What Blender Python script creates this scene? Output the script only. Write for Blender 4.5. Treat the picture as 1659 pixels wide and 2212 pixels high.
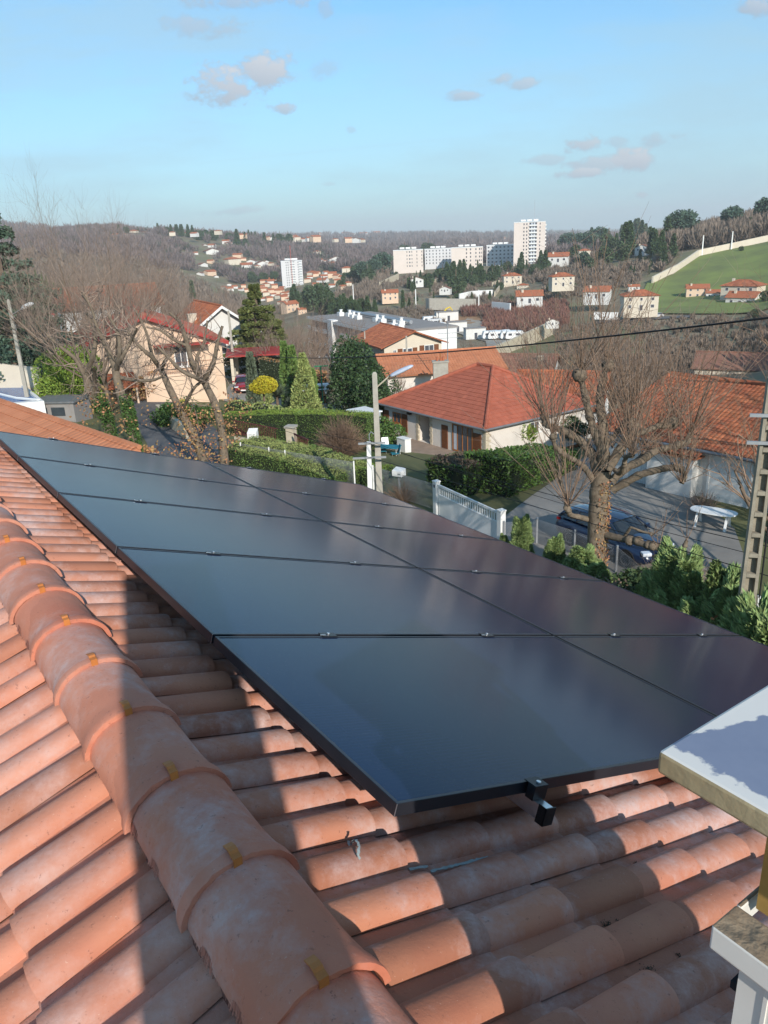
import bpy, bmesh, math, random
import numpy as np
from mathutils import Vector, Matrix, geometry
random.seed(7); RNG = np.random.default_rng(7)
scene = bpy.context.scene
for o in list(bpy.data.objects): bpy.data.objects.remove(o)
COL = scene.collection
R = math.radians
# ------------------------------------------------------------ camera
F_PX = 775.0
CW = np.array([[0.9991228300988584, -0.041875653729199616, 0.0],
               [-0.013978380449705072, -0.3335140539040564, 0.9426414910921783],
               [-0.03947372867175247, -0.9418146343486251, -0.3338068592337709]])
cam_d = bpy.data.cameras.new("camera"); cam = bpy.data.objects.new("camera", cam_d); COL.objects.link(cam)
cam_d.sensor_fit = 'VERTICAL'; cam_d.sensor_height = 36.0; cam_d.lens = F_PX / 1024 * 36.0
cam_d.clip_start = 0.05; cam_d.clip_end = 20000
_m = Matrix([[CW[0][0], -CW[0][1], -CW[0][2]], [CW[1][0], -CW[1][1], -CW[1][2]], [CW[2][0], -CW[2][1], -CW[2][2]]])
cam.matrix_world = _m.to_4x4()
scene.camera = cam
scene.render.resolution_x = 768; scene.render.resolution_y = 1024
scene.render.engine = 'CYCLES'
# ------------------------------------------------------------ sun, sky, exposure
SUN_AZ, SUN_EL = 162.0, 27.0
SUN_DIR = Vector((math.sin(R(SUN_AZ)) * math.cos(R(SUN_EL)), math.cos(R(SUN_AZ)) * math.cos(R(SUN_EL)), math.sin(R(SUN_EL))))
sd_ = bpy.data.lights.new("sun", 'SUN'); sun = bpy.data.objects.new("sun", sd_); COL.objects.link(sun)
sd_.energy = 2.85; sd_.angle = R(0.53); sd_.color = (1.0, 0.94, 0.86)
sun.rotation_euler = SUN_DIR.to_track_quat('Z', 'Y').to_euler()
scene.view_settings.view_transform = 'Standard'; scene.view_settings.look = 'None'
scene.view_settings.gamma = 1.0; scene.view_settings.exposure = 0.82
try: scene.view_settings.use_curve_mapping = False
except Exception: pass
world = bpy.data.worlds.new("World"); scene.world = world; world.use_nodes = True
WN = world.node_tree; WN.nodes.clear()
def wn(t, **k):
    n = WN.nodes.new(t)
    for a, b in k.items(): setattr(n, a, b)
    return n
def wl(a, b): WN.links.new(a, b)
def wmath(op, a, b=None, c=None, clamp=False):
    n = wn('ShaderNodeMath', operation=op, use_clamp=clamp)
    for i, v in enumerate((a, b, c)):
        if v is None: continue
        if isinstance(v, (int, float)): n.inputs[i].default_value = v
        else: wl(v, n.inputs[i])
    return n.outputs[0]
def px_dir(px, py):
    c = np.array([(px - 384) / F_PX, (py - 512) / F_PX, 1.0]); return CW @ c
sky = wn('ShaderNodeTexSky', sky_type='NISHITA', sun_disc=False)
sky.sun_elevation = R(SUN_EL); sky.sun_rotation = R(SUN_AZ)
sky.altitude = 300; sky.air_density = 1.0; sky.dust_density = 0.6; sky.ozone_density = 3.0
tc = wn('ShaderNodeTexCoord'); sep = wn('ShaderNodeSeparateXYZ'); wl(tc.outputs['Generated'], sep.inputs[0])
yy = wmath('MAXIMUM', wmath('ABSOLUTE', sep.outputs[1]), 0.05)
pu = wmath('DIVIDE', sep.outputs[0], yy); pv = wmath('DIVIDE', sep.outputs[2], yy)
comb = wn('ShaderNodeCombineXYZ'); wl(pu, comb.inputs[0]); wl(pv, comb.inputs[1])
def wnoise(scale, detail, rough, sx=1.0, sy=1.0, off=(0, 0, 0), rot=0):
    mp = wn('ShaderNodeMapping'); mp.inputs['Scale'].default_value = (sx, sy, 1); mp.inputs['Location'].default_value = off
    mp.inputs['Rotation'].default_value = (0, 0, rot)
    wl(comb.outputs[0], mp.inputs[0])
    n = wn('ShaderNodeTexNoise'); n.inputs['Scale'].default_value = scale; n.inputs['Detail'].default_value = detail
    n.inputs['Roughness'].default_value = rough; wl(mp.outputs[0], n.inputs[0]); return n.outputs[0]
n1 = wnoise(22, 7, 0.68, 1, 1.5); n2 = wnoise(60, 6, 0.7, 1, 1.4, off=(3, 1, 0))
# small cumulus: direction of the centre and half size, in tangent units; strength
CL = [(478,185,52,38,.95),(572,158,48,36,.95),(615,233,26,12,.8),(428,60,62,22,.55),(702,148,24,18,.35),(545,2,80,16,.6),(706,18,16,22,.45),
      (1003,206,30,10,.75),(1080,173,20,12,.75),(1128,182,26,12,.7),(1258,312,30,20,.85),(1362,345,36,26,.95),(1300,355,60,20,.75),(1258,374,48,10,.9),
      (1415,300,30,16,.6),(1165,348,40,12,.5),(1335,308,22,12,.45),(1388,422,12,8,.7),(508,456,44,9,.45),(1645,12,26,18,.8),(760,280,9,7,.35),(710,398,12,4,.3)]
cm = None; shade = None
for (cx, cy, sx, sy, st) in CL:
    d = px_dir(cx * 768 / 1659, cy * 768 / 1659); u0, v0 = d[0] / d[1], d[2] / d[1]
    fx = 768 / 1659 / F_PX * 1.05
    du = wmath('MULTIPLY', wmath('SUBTRACT', pu, float(u0)), 1 / (sx * 1.2 * fx)); dv = wmath('MULTIPLY', wmath('SUBTRACT', pv, float(v0)), 1 / (sy * 0.85 * fx))
    r = wmath('SQRT', wmath('ADD', wmath('MULTIPLY', du, du), wmath('MULTIPLY', dv, dv)))
    m = wmath('SUBTRACT', 1.08, r)
    m = wmath('ADD', m, wmath('MULTIPLY', wmath('SUBTRACT', n1, 0.5), 3.4)); m = wmath('ADD', m, wmath('MULTIPLY', wmath('SUBTRACT', n2, 0.5), 1.8))
    m = wmath('MULTIPLY', wmath('MULTIPLY', m, 1.7, clamp=True), st)
    sh = wmath('MULTIPLY', m, wmath('ADD', wmath('MULTIPLY', wmath('ADD', dv, wmath('MULTIPLY', du, 0.4)), 0.35), 0.55, clamp=True))
    cm = m if cm is None else wmath('MAXIMUM', cm, m); shade = sh if shade is None else wmath('MAXIMUM', shade, sh)
front = wmath('GREATER_THAN', sep.outputs[1], 0.05)
cm = wmath('MULTIPLY', cm, front)
# thin cirrus and one faint contrail
ci = wnoise(3.2, 7, 0.6, 0.7, 3.2, (2, 5, 0), R(-8))
ci = wmath('MULTIPLY', wmath('SUBTRACT', ci, 0.44, clamp=True), 3.0, clamp=True); ci = wmath('MINIMUM', ci, 0.55)
d0 = px_dir(60, 176); d1 = px_dir(768, 109)
ua, va, ub, vb = d0[0] / d0[1], d0[2] / d0[1], d1[0] / d1[1], d1[2] / d1[1]
sl = (vb - va) / (ub - ua)
t = wmath('ABSOLUTE', wmath('SUBTRACT', wmath('SUBTRACT', pv, float(va)), wmath('MULTIPLY', wmath('SUBTRACT', pu, float(ua)), float(sl))))
trail = wmath('MULTIPLY', wmath('SUBTRACT', 1.0, wmath('MULTIPLY', t, 330.0), clamp=True), 0.16)
trail = wmath('MULTIPLY', trail, wmath('MULTIPLY', n1, 1.6))
ci = wmath('MAXIMUM', ci, trail)
low = wmath('SUBTRACT', 1.0, wmath('MULTIPLY', wmath('ABSOLUTE', sep.outputs[2]), 3.3), clamp=True)
low = wmath('MULTIPLY', low, 0.75)
def wmix(f, a, b):
    n = wn('ShaderNodeMix', data_type='RGBA')
    if isinstance(f, float): n.inputs[0].default_value = f
    else: wl(f, n.inputs[0])
    for s, v in ((n.inputs[6], a), (n.inputs[7], b)):
        if isinstance(v, tuple): s.default_value = (*v, 1)
        else: wl(v, s)
    return n.outputs[2]
SKY_S = 0.110
w1 = 1.0 / SKY_S
tint = wn('ShaderNodeMix', data_type='RGBA', blend_type='MULTIPLY'); tint.inputs[0].default_value = 1.0
wl(sky.outputs[0], tint.inputs[6]); tint.inputs[7].default_value = (0.53, 0.86, 0.94, 1)
c0 = wmix(low, tint.outputs[2], (0.285 * w1, 0.385 * w1, 0.445 * w1))
c1 = wmix(ci, c0, (0.255 * w1, 0.385 * w1, 0.46 * w1))
cc = wmix(shade, (0.21 * w1, 0.26 * w1, 0.33 * w1), (0.43 * w1, 0.44 * w1, 0.46 * w1))
c2 = wmix(cm, c1, cc)
bg = wn('ShaderNodeBackground'); bg.inputs[1].default_value = SKY_S; wl(c2, bg.inputs[0])
wo = wn('ShaderNodeOutputWorld'); wl(bg.outputs[0], wo.inputs[0])

# ------------------------------------------------------------ helpers
def tag(o, label=None, cat=None, group=None, kind=None):
    if label: o['label'] = label
    if cat: o['category'] = cat
    if group: o['group'] = group
    if kind: o['kind'] = kind
    return o
def empty(name, label, cat, loc=(0, 0, 0), rz=0.0, group=None):
    o = bpy.data.objects.new(name, None); COL.objects.link(o); o.location = loc; o.rotation_euler = (0, 0, rz)
    o.empty_display_size = 0.3
    return tag(o, label, cat, group)
def link_mesh(name, me, mats, parent=None, smooth=False):
    for m in (mats if isinstance(mats, (list, tuple)) else [mats]): me.materials.append(m)
    if smooth: me.polygons.foreach_set('use_smooth', [True] * len(me.polygons))
    o = bpy.data.objects.new(name, me); COL.objects.link(o)
    if parent: o.parent = parent
    return o
class MB:
    def __init__(s): s.v = []; s.f = []; s.mi = []
    def add(s, vs, fs, m=0):
        b = len(s.v); s.v += [tuple(map(float, p)) for p in vs]; s.f += [tuple(b + i for i in f) for f in fs]; s.mi += [m] * len(fs); return s
    def box(s, c, d, rz=0.0, m=0, taper=1.0, M=None):
        hx, hy, hz = d[0] / 2, d[1] / 2, d[2] / 2; co, si = math.cos(rz), math.sin(rz); P = []
        for k in (-1, 1):
            t = taper if k > 0 else 1
            for i, j in ((-1, -1), (1, -1), (1, 1), (-1, 1)):
                x, y = i * hx * t, j * hy * t; p = (c[0] + x * co - y * si, c[1] + x * si + y * co, c[2] + k * hz)
                P.append(p if M is None else tuple(M @ Vector(p)))
        return s.add(P, [(0, 3, 2, 1), (4, 5, 6, 7), (0, 1, 5, 4), (1, 2, 6, 5), (2, 3, 7, 6), (3, 0, 4, 7)], m)
    def box2(s, x0, x1, y0, y1, z0, z1, m=0): return s.box(((x0 + x1) / 2, (y0 + y1) / 2, (z0 + z1) / 2), (x1 - x0, y1 - y0, z1 - z0), m=m)
    def hexa(s, P, m=0): return s.add(P, [(0, 3, 2, 1), (4, 5, 6, 7), (0, 1, 5, 4), (1, 2, 6, 5), (2, 3, 7, 6), (3, 0, 4, 7)], m)
    def tube(s, pts, rad, n=8, m=0, caps=True):
        pts = [Vector(p) for p in pts]; k = len(pts)
        if isinstance(rad, (int, float)): rad = [rad] * k
        ref = None; P = []
        for i, p in enumerate(pts):
            d = (pts[min(i + 1, k - 1)] - pts[max(i - 1, 0)])
            d = d.normalized() if d.length > 1e-9 else Vector((0, 0, 1))
            if ref is None: ref = d.orthogonal().normalized()
            ref = (ref - d * ref.dot(d)); ref = ref.normalized() if ref.length > 1e-6 else d.orthogonal().normalized()
            b = d.cross(ref)
            for j in range(n):
                a = 2 * math.pi * j / n; P.append(p + (ref * math.cos(a) + b * math.sin(a)) * rad[i])
        Fc = [(i * n + j, i * n + (j + 1) % n, (i + 1) * n + (j + 1) % n, (i + 1) * n + j) for i in range(k - 1) for j in range(n)]
        if caps: Fc += [tuple(range(n - 1, -1, -1)), tuple((k - 1) * n + j for j in range(n))]
        return s.add(P, Fc, m)
    def cyl(s, c, r, h, n=16, m=0, r2=None): return s.tube([c, (c[0], c[1], c[2] + h)], [r, r if r2 is None else r2], n, m)
    def prism(s, poly, z0, z1, m=0):
        n = len(poly); P = [(x, y, z0) for x, y in poly] + [(x, y, z1) for x, y in poly]
        return s.add(P, [tuple(range(n - 1, -1, -1)), tuple(range(n, 2 * n))] + [(i, (i + 1) % n, n + (i + 1) % n, n + i) for i in range(n)], m)
    def build(s, name, mats, parent=None, smooth=False, bevel=0.0):
        me = bpy.data.meshes.new(name); me.from_pydata(s.v, [], s.f); me.polygons.foreach_set('material_index', s.mi); me.update()
        o = link_mesh(name, me, mats, parent, smooth)
        if bevel:
            b = o.modifiers.new('bevel', 'BEVEL'); b.width = bevel; b.segments = 2; b.limit_method = 'ANGLE'
        return o
def mesh_np(name, V, Fc, mats, parent=None, smooth=False, mi=None):
    V = np.asarray(V, np.float32); Fc = np.asarray(Fc, np.int32); m, k = Fc.shape
    me = bpy.data.meshes.new(name); me.vertices.add(len(V)); me.vertices.foreach_set('co', V.ravel())
    me.loops.add(m * k); me.loops.foreach_set('vertex_index', Fc.ravel()); me.polygons.add(m)
    me.polygons.foreach_set('loop_start', np.arange(m, dtype=np.int32) * k)
    try: me.polygons.foreach_set('loop_total', np.full(m, k, np.int32))
    except Exception: pass
    if mi is not None: me.polygons.foreach_set('material_index', np.asarray(mi, np.int32))
    me.update(calc_edges=True)
    return link_mesh(name, me, mats, parent, smooth)
def copy_tree(root, loc=None, rz=None, sc=None, label=None, group=None):
    c = root.copy(); COL.objects.link(c)
    if loc is not None: c.location = loc
    if rz is not None: c.rotation_euler = (0, 0, rz)
    if sc is not None: c.scale = sc if isinstance(sc, tuple) else (sc, sc, sc)
    if label: c['label'] = label
    if group: c['group'] = group
    for ch in list(root.children):
        d = ch.copy(); COL.objects.link(d); d.parent = c
        for g in list(ch.children):
            e = g.copy(); COL.objects.link(e); e.parent = d
    return c
# pixel of the photograph -> a bearing and a slope, used to read real positions off it
def slope_of(px, py):
    d = px_dir(px, py); return d[2] / math.hypot(d[0], d[1]), math.atan2(d[0], d[1])
def PT(px, py, D):
    d = px_dir(px, py); k = D / math.hypot(d[0], d[1]); return Vector((d[0] * k, d[1] * k, d[2] * k))
def PZ(px, py, z):
    d = px_dir(px, py); k = z / d[2]; return Vector((d[0] * k, d[1] * k, z))

# ------------------------------------------------------------ materials
MATS = {}
def mat(name, col, rough=0.85, col2=None, scale=4.0, isl=0.0, bump=0.0, bscale=None, metal=0.0, detail=5.0, lo=0.35, hi=0.65, spec=0.3, stretch=(1, 1, 1), trans=0.0, coat=0.0, emit=None, hue=0.0):
    if name in MATS: return MATS[name]
    m = bpy.data.materials.new(name); m.use_nodes = True; MATS[name] = m
    N = m.node_tree.nodes; L = m.node_tree.links; b = N['Principled BSDF']
    b.inputs['Roughness'].default_value = rough; b.inputs['Metallic'].default_value = metal
    b.inputs['Specular IOR Level'].default_value = spec
    if coat: b.inputs['Coat Weight'].default_value = coat; b.inputs['Coat Roughness'].default_value = 0.06
    if trans: b.inputs['Transmission Weight'].default_value = trans
    if emit: b.inputs['Emission Color'].default_value = (*emit, 1); b.inputs['Emission Strength'].default_value = 1
    col2 = col2 or tuple(c * 0.82 for c in col)
    tcn = N.new('ShaderNodeTexCoord'); mp = N.new('ShaderNodeMapping'); mp.inputs['Scale'].default_value = stretch
    L.new(tcn.outputs['Object'], mp.inputs[0])
    nz = N.new('ShaderNodeTexNoise'); nz.inputs['Scale'].default_value = scale; nz.inputs['Detail'].default_value = detail; nz.inputs['Roughness'].default_value = 0.65
    L.new(mp.outputs[0], nz.inputs[0])
    mr = N.new('ShaderNodeMapRange'); mr.inputs[1].default_value = lo; mr.inputs[2].default_value = hi; L.new(nz.outputs[0], mr.inputs[0])
    mx = N.new('ShaderNodeMix'); mx.data_type = 'RGBA'; L.new(mr.outputs[0], mx.inputs[0])
    mx.inputs[6].default_value = (*col, 1); mx.inputs[7].default_value = (*col2, 1); out = mx.outputs[2]
    if isl:
        g = N.new('ShaderNodeNewGeometry'); hs = N.new('ShaderNodeHueSaturation'); mr2 = N.new('ShaderNodeMapRange')
        mr2.inputs[3].default_value = 1 - isl; mr2.inputs[4].default_value = 1 + isl
        L.new(g.outputs['Random Per Island'], mr2.inputs[0]); L.new(mr2.outputs[0], hs.inputs['Value']); L.new(out, hs.inputs['Color'])
        if hue:
            mu = N.new('ShaderNodeMath'); mu.operation = 'MULTIPLY'; mu.inputs[1].default_value = 7.31; L.new(g.outputs['Random Per Island'], mu.inputs[0])
            fr = N.new('ShaderNodeMath'); fr.operation = 'FRACT'; L.new(mu.outputs[0], fr.inputs[0]); mr3 = N.new('ShaderNodeMapRange')
            mr3.inputs[3].default_value = 0.5 - hue; mr3.inputs[4].default_value = 0.5 + hue; L.new(fr.outputs[0], mr3.inputs[0]); L.new(mr3.outputs[0], hs.inputs['Hue'])
        out = hs.outputs[0]
    L.new(out, b.inputs['Base Color'])
    if bump:
        nb = N.new('ShaderNodeTexNoise'); nb.inputs['Scale'].default_value = bscale or scale * 6; nb.inputs['Detail'].default_value = 4; L.new(mp.outputs[0], nb.inputs[0])
        bp = N.new('ShaderNodeBump'); bp.inputs['Strength'].default_value = bump; bp.inputs['Distance'].default_value = 0.02
        L.new(nb.outputs[0], bp.inputs['Height']); L.new(bp.outputs[0], b.inputs['Normal'])
    return m
# ------------------------------------------------------------ terrain
# control points: (bearing given as a pixel column, distance, height of the ground below the eye)
_T = {-300: [(12,-12.3),(30,-12),(60,-10),(150,-9),(400,-5),(1000,20),(5000,120)],
 0: [(12,-12.3),(30,-12),(50,-10.6),(60,-10.2),(110,-11.4),(200,-13),(400,-16),(800,0),(1200,15),(5000,128)],
 128: [(12,-12.3),(30,-12.2),(50,-12.1),(80,-12.3),(150,-17),(300,-28),(600,-22),(900,10),(1150,24),(2500,20),(5000,60)],
 256: [(12,-12.3),(30,-12.3),(50,-12.5),(80,-13.7),(120,-18),(200,-28),(400,-44),(600,-45),(700,-40),(850,-22),(1100,7),(1500,0),(4000,12)],
 384: [(12,-12.3),(30,-12.2),(40,-12.5),(50,-13.4),(70,-16),(100,-20),(150,-28),(220,-33),(300,-35),(330,-33),(380,-30),(450,-28),(620,-26),(900,-26),(2000,-22),(3000,5),(4500,12)],
 512: [(12,-12.3),(30,-12.2),(38,-12.4),(50,-14.0),(80,-17.5),(120,-22),(180,-28.5),(220,-31),(290,-35.5),(350,-31),(450,-28.5),(620,-24),(900,-28),(2000,-30),(4000,-3)],
 640: [(12,-12.3),(30,-12.2),(42,-12.3),(80,-17),(130,-24),(200,-29),(280,-30.5),(340,-29),(400,-21),(450,-15),(600,-15),(1000,-20),(3000,-40),(6000,-25)],
 768: [(12,-12.3),(30,-12.2),(45,-12.3),(80,-17),(130,-23),(200,-28),(280,-29),(340,-25),(400,-15),(440,-8.5),(520,-3),(600,1),(1500,8),(4000,10)],
 1000: [(12,-12.3),(30,-12.2),(50,-12),(90,-12),(150,-9),(200,-4),(300,6),(500,22),(1000,40),(4000,60)]}
_cols = sorted(_T); _paz = np.array([math.atan((c - 384) / 775) for c in _cols])
def _hs(d0, d1):  # smooth piecewise profile
    return d1
LD = np.linspace(math.log(8), math.log(9000), 260)
_prof = []
for c in _cols:
    d = np.log([p[0] for p in _T[c]]); z = np.array([p[1] for p in _T[c]], float)
    v = np.interp(LD, d, z)
    k = np.exp(-np.linspace(-2, 2, 9) ** 2); k /= k.sum(); vp = np.pad(v, 4, mode='edge'); _prof.append(np.convolve(vp, k, 'valid'))
_prof = np.array(_prof)
AZG = np.linspace(R(-75), R(75), 301)
_AG = np.array([[np.interp(a, _paz, _prof[:, j]) for j in range(len(LD))] for a in AZG])
_k = np.exp(-np.linspace(-2, 2, 15) ** 2); _k /= _k.sum()
_AG = np.apply_along_axis(lambda c: np.convolve(np.pad(c, 7, mode='edge'), _k, 'valid'), 0, _AG)
# gentle relief that grows with distance
_ph = RNG.uniform(0, 6.28, (14, 2)); _fr = RNG.uniform(3, 26, (14, 2))
for i in range(14):
    _AG += (np.exp(LD) * 0.00055 * np.clip((np.exp(LD) - 250) / 700, 0, 1))[None, :] * np.sin(AZG[:, None] * _fr[i, 0] * 2.2 + _ph[i, 0]) * np.sin(LD[None, :] * _fr[i, 1] + _ph[i, 1])
def ground(x, y):
    a = math.atan2(x, y); D = max(8.0, math.hypot(x, y)); a = min(max(a, AZG[0]), AZG[-1])
    fa = (a - AZG[0]) / (AZG[1] - AZG[0]); fd = (min(math.log(D), LD[-1]) - LD[0]) / (LD[1] - LD[0])
    i = min(int(fa), len(AZG) - 2); j = min(int(fd), len(LD) - 2); s, t = fa - i, fd - j
    return float((_AG[i, j] * (1 - s) + _AG[i + 1, j] * s) * (1 - t) + (_AG[i, j + 1] * (1 - s) + _AG[i + 1, j + 1] * s) * t)
def GP(px, py, D0=12.0):
    d = px_dir(px, py); h = math.hypot(d[0], d[1]); D = D0
    while D < 8500:
        x, y, z = d[0] * D / h, d[1] * D / h, d[2] * D / h
        if z <= ground(x, y): return Vector((x, y, ground(x, y)))
        D *= 1.004
    return Vector((x, y, ground(x, y)))
def GD(px, D, dz=0.0):       # point of the ground at a bearing and a distance
    sl, a = slope_of(px, 245); x, y = math.sin(a) * D, math.cos(a) * D
    return Vector((x, y, ground(x, y) + dz))
M_ground = mat('ground_earth', (0.13, 0.115, 0.055), 0.95, (0.10, 0.13, 0.035), 0.12, detail=8, bump=0.4, bscale=3)
nA, nD = len(AZG), len(LD)
V = np.zeros((nA, nD, 3)); dd = np.exp(LD)
V[:, :, 0] = np.sin(AZG)[:, None] * dd; V[:, :, 1] = np.cos(AZG)[:, None] * dd; V[:, :, 2] = _AG
Fq = np.array([[i * nD + j, (i + 1) * nD + j, (i + 1) * nD + j + 1, i * nD + j + 1] for i in range(nA - 1) for j in range(nD - 1)])
V2 = [V.reshape(-1, 3)]; F2 = [Fq]; base = nA * nD
# the level ground under and behind the house
rim = [(math.sin(a) * 8, math.cos(a) * 8) for a in AZG]
pl = [(0, 0, -12.3)] + [(x, y, float(_AG[i, 0])) for i, (x, y) in enumerate(rim)]
V2.append(np.array(pl)); extra = [[base, base + 1 + i + 1, base + 1 + i, base] for i in range(nA - 1)]
me_v = np.concatenate(V2); bq = MB(); bq.v = [tuple(v) for v in me_v]; bq.f = [tuple(f) for f in Fq] + [(base, base + 2 + i, base + 1 + i) for i in range(nA - 1)]
# sheet behind the camera
b0 = len(bq.v); xs = AZG[-1]
L0 = [(math.sin(AZG[0]) * d, math.cos(AZG[0]) * d, float(_AG[0, j])) for j, d in enumerate(dd)]; R0 = [(math.sin(AZG[-1]) * d, math.cos(AZG[-1]) * d, float(_AG[-1, j])) for j, d in enumerate(dd)]
steps = 24
for j in range(0, nD):
    for s in range(steps + 1):
        a = AZG[-1] + (2 * math.pi - (AZG[-1] - AZG[0])) * s / steps; t = s / steps
        bq.v.append((math.sin(a) * dd[j], math.cos(a) * dd[j], R0[j][2] * (1 - t) + L0[j][2] * t))
for j in range(nD - 1):
    for s in range(steps): i0 = b0 + j * (steps + 1) + s; bq.f.append((i0, i0 + 1, i0 + steps + 2, i0 + steps + 1))
bq.f += [(base, b0 + s + 1, b0 + s) for s in range(steps)]
bq.mi = [0] * len(bq.f)
gobj = tag(bq.build('ground', M_ground, smooth=True), kind='structure')
# land cover: grass and bare earth near, leaf litter and scrub on the slopes, pale pasture on the far plateau
_me = gobj.data; _co = np.zeros(len(_me.vertices) * 3, np.float32); _me.vertices.foreach_get('co', _co); _co = _co.reshape(-1, 3)
_D = np.hypot(_co[:, 0], _co[:, 1]); _a = np.arctan2(_co[:, 0], _co[:, 1])
_t = np.clip((_D - 55) / 50, 0, 1)[:, None]; _c = (1 - _t) * np.array([0.115, 0.115, 0.048]) + _t * np.array([0.20, 0.165, 0.105])
_p = np.clip((_D - 2300) / 600, 0, 1)[:, None] * (0.5 + 0.5 * np.sin(_a * 37 + _D * 0.004))[:, None]; _c = (1 - _p) * _c + _p * np.array([0.17, 0.19, 0.09])
_ca = _me.color_attributes.new('land', 'FLOAT_COLOR', 'POINT'); _ca.data.foreach_set('color', np.concatenate([_c, np.ones((len(_c), 1))], 1).astype(np.float32).ravel())
_N = M_ground.node_tree.nodes; _L = M_ground.node_tree.links; _at = _N.new('ShaderNodeVertexColor'); _at.layer_name = 'land'
_nz = _N.new('ShaderNodeTexNoise'); _nz.inputs['Scale'].default_value = 0.09; _nz.inputs['Detail'].default_value = 9; _tc = _N.new('ShaderNodeTexCoord'); _L.new(_tc.outputs['Object'], _nz.inputs[0])
_mr = _N.new('ShaderNodeMapRange'); _mr.inputs[1].default_value = 0.3; _mr.inputs[2].default_value = 0.7; _mr.inputs[3].default_value = 0.7; _mr.inputs[4].default_value = 1.35; _L.new(_nz.outputs[0], _mr.inputs[0])
_hs = _N.new('ShaderNodeHueSaturation'); _L.new(_mr.outputs[0], _hs.inputs['Value']); _L.new(_at.outputs[0], _hs.inputs['Color']); _n2 = _N.new('ShaderNodeTexNoise'); _n2.inputs['Scale'].default_value = 0.035; _n2.inputs['Detail'].default_value = 6; _L.new(_tc.outputs['Object'], _n2.inputs[0])
_m2 = _N.new('ShaderNodeMapRange'); _m2.inputs[1].default_value = 0.50; _m2.inputs[2].default_value = 0.62; _m2.inputs[4].default_value = 0.7; _L.new(_n2.outputs[0], _m2.inputs[0])
_mx = _N.new('ShaderNodeMix'); _mx.data_type = 'RGBA'; _L.new(_m2.outputs[0], _mx.inputs[0]); _L.new(_hs.outputs[0], _mx.inputs[6]); _mx.inputs[7].default_value = (0.17, 0.18, 0.085, 1); _L.new(_mx.outputs[2], _N['Principled BSDF'].inputs['Base Color'])
def inpoly(x, y, P):
    c = False; n = len(P); j = n - 1
    for i in range(n):
        if (P[i][1] > y) != (P[j][1] > y) and x < (P[j][0] - P[i][0]) * (y - P[i][1]) / (P[j][1] - P[i][1] + 1e-12) + P[i][0]: c = not c
        j = i
    return c
def drape(name, pts, m, dz=0.03, step=None, kind='structure', **k):
    """a surface laid on the terrain inside an outline given in metres"""
    P = [(p[0], p[1]) for p in pts]; xs = [p[0] for p in P]; ys = [p[1] for p in P]
    ext = max(max(xs) - min(xs), max(ys) - min(ys)); st = step or max(0.6, ext / 40)
    vin = []; edges = []
    for i in range(len(P)):
        a, b = Vector(P[i]), Vector(P[(i + 1) % len(P)]); n = max(1, int((b - a).length / st))
        for q in range(n): vin.append(a.lerp(b, q / n))
    nb = len(vin); edges = [(i, (i + 1) % nb) for i in range(nb)]
    x = min(xs) + st / 2
    while x < max(xs):
        y = min(ys) + st / 2
        while y < max(ys):
            if inpoly(x, y, P): vin.append(Vector((x + 0.01, y)))
            y += st
        x += st
    r = geometry.delaunay_2d_cdt(vin, edges, [list(range(nb))], 1, 1e-4)
    mb = MB(); mb.add([(v.x, v.y, ground(v.x, v.y) + dz) for v in r[0]], [f for f in r[2] if len(f) > 2])
    # make faces look up
    o = mb.build(name, m, smooth=True)
    me = o.data
    bm = bmesh.new(); bm.from_mesh(me)
    for f in bm.faces:
        if f.normal.z < 0: f.normal_flip()
    bm.to_mesh(me); bm.free()
    if kind: o['kind'] = kind
    return o

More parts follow.
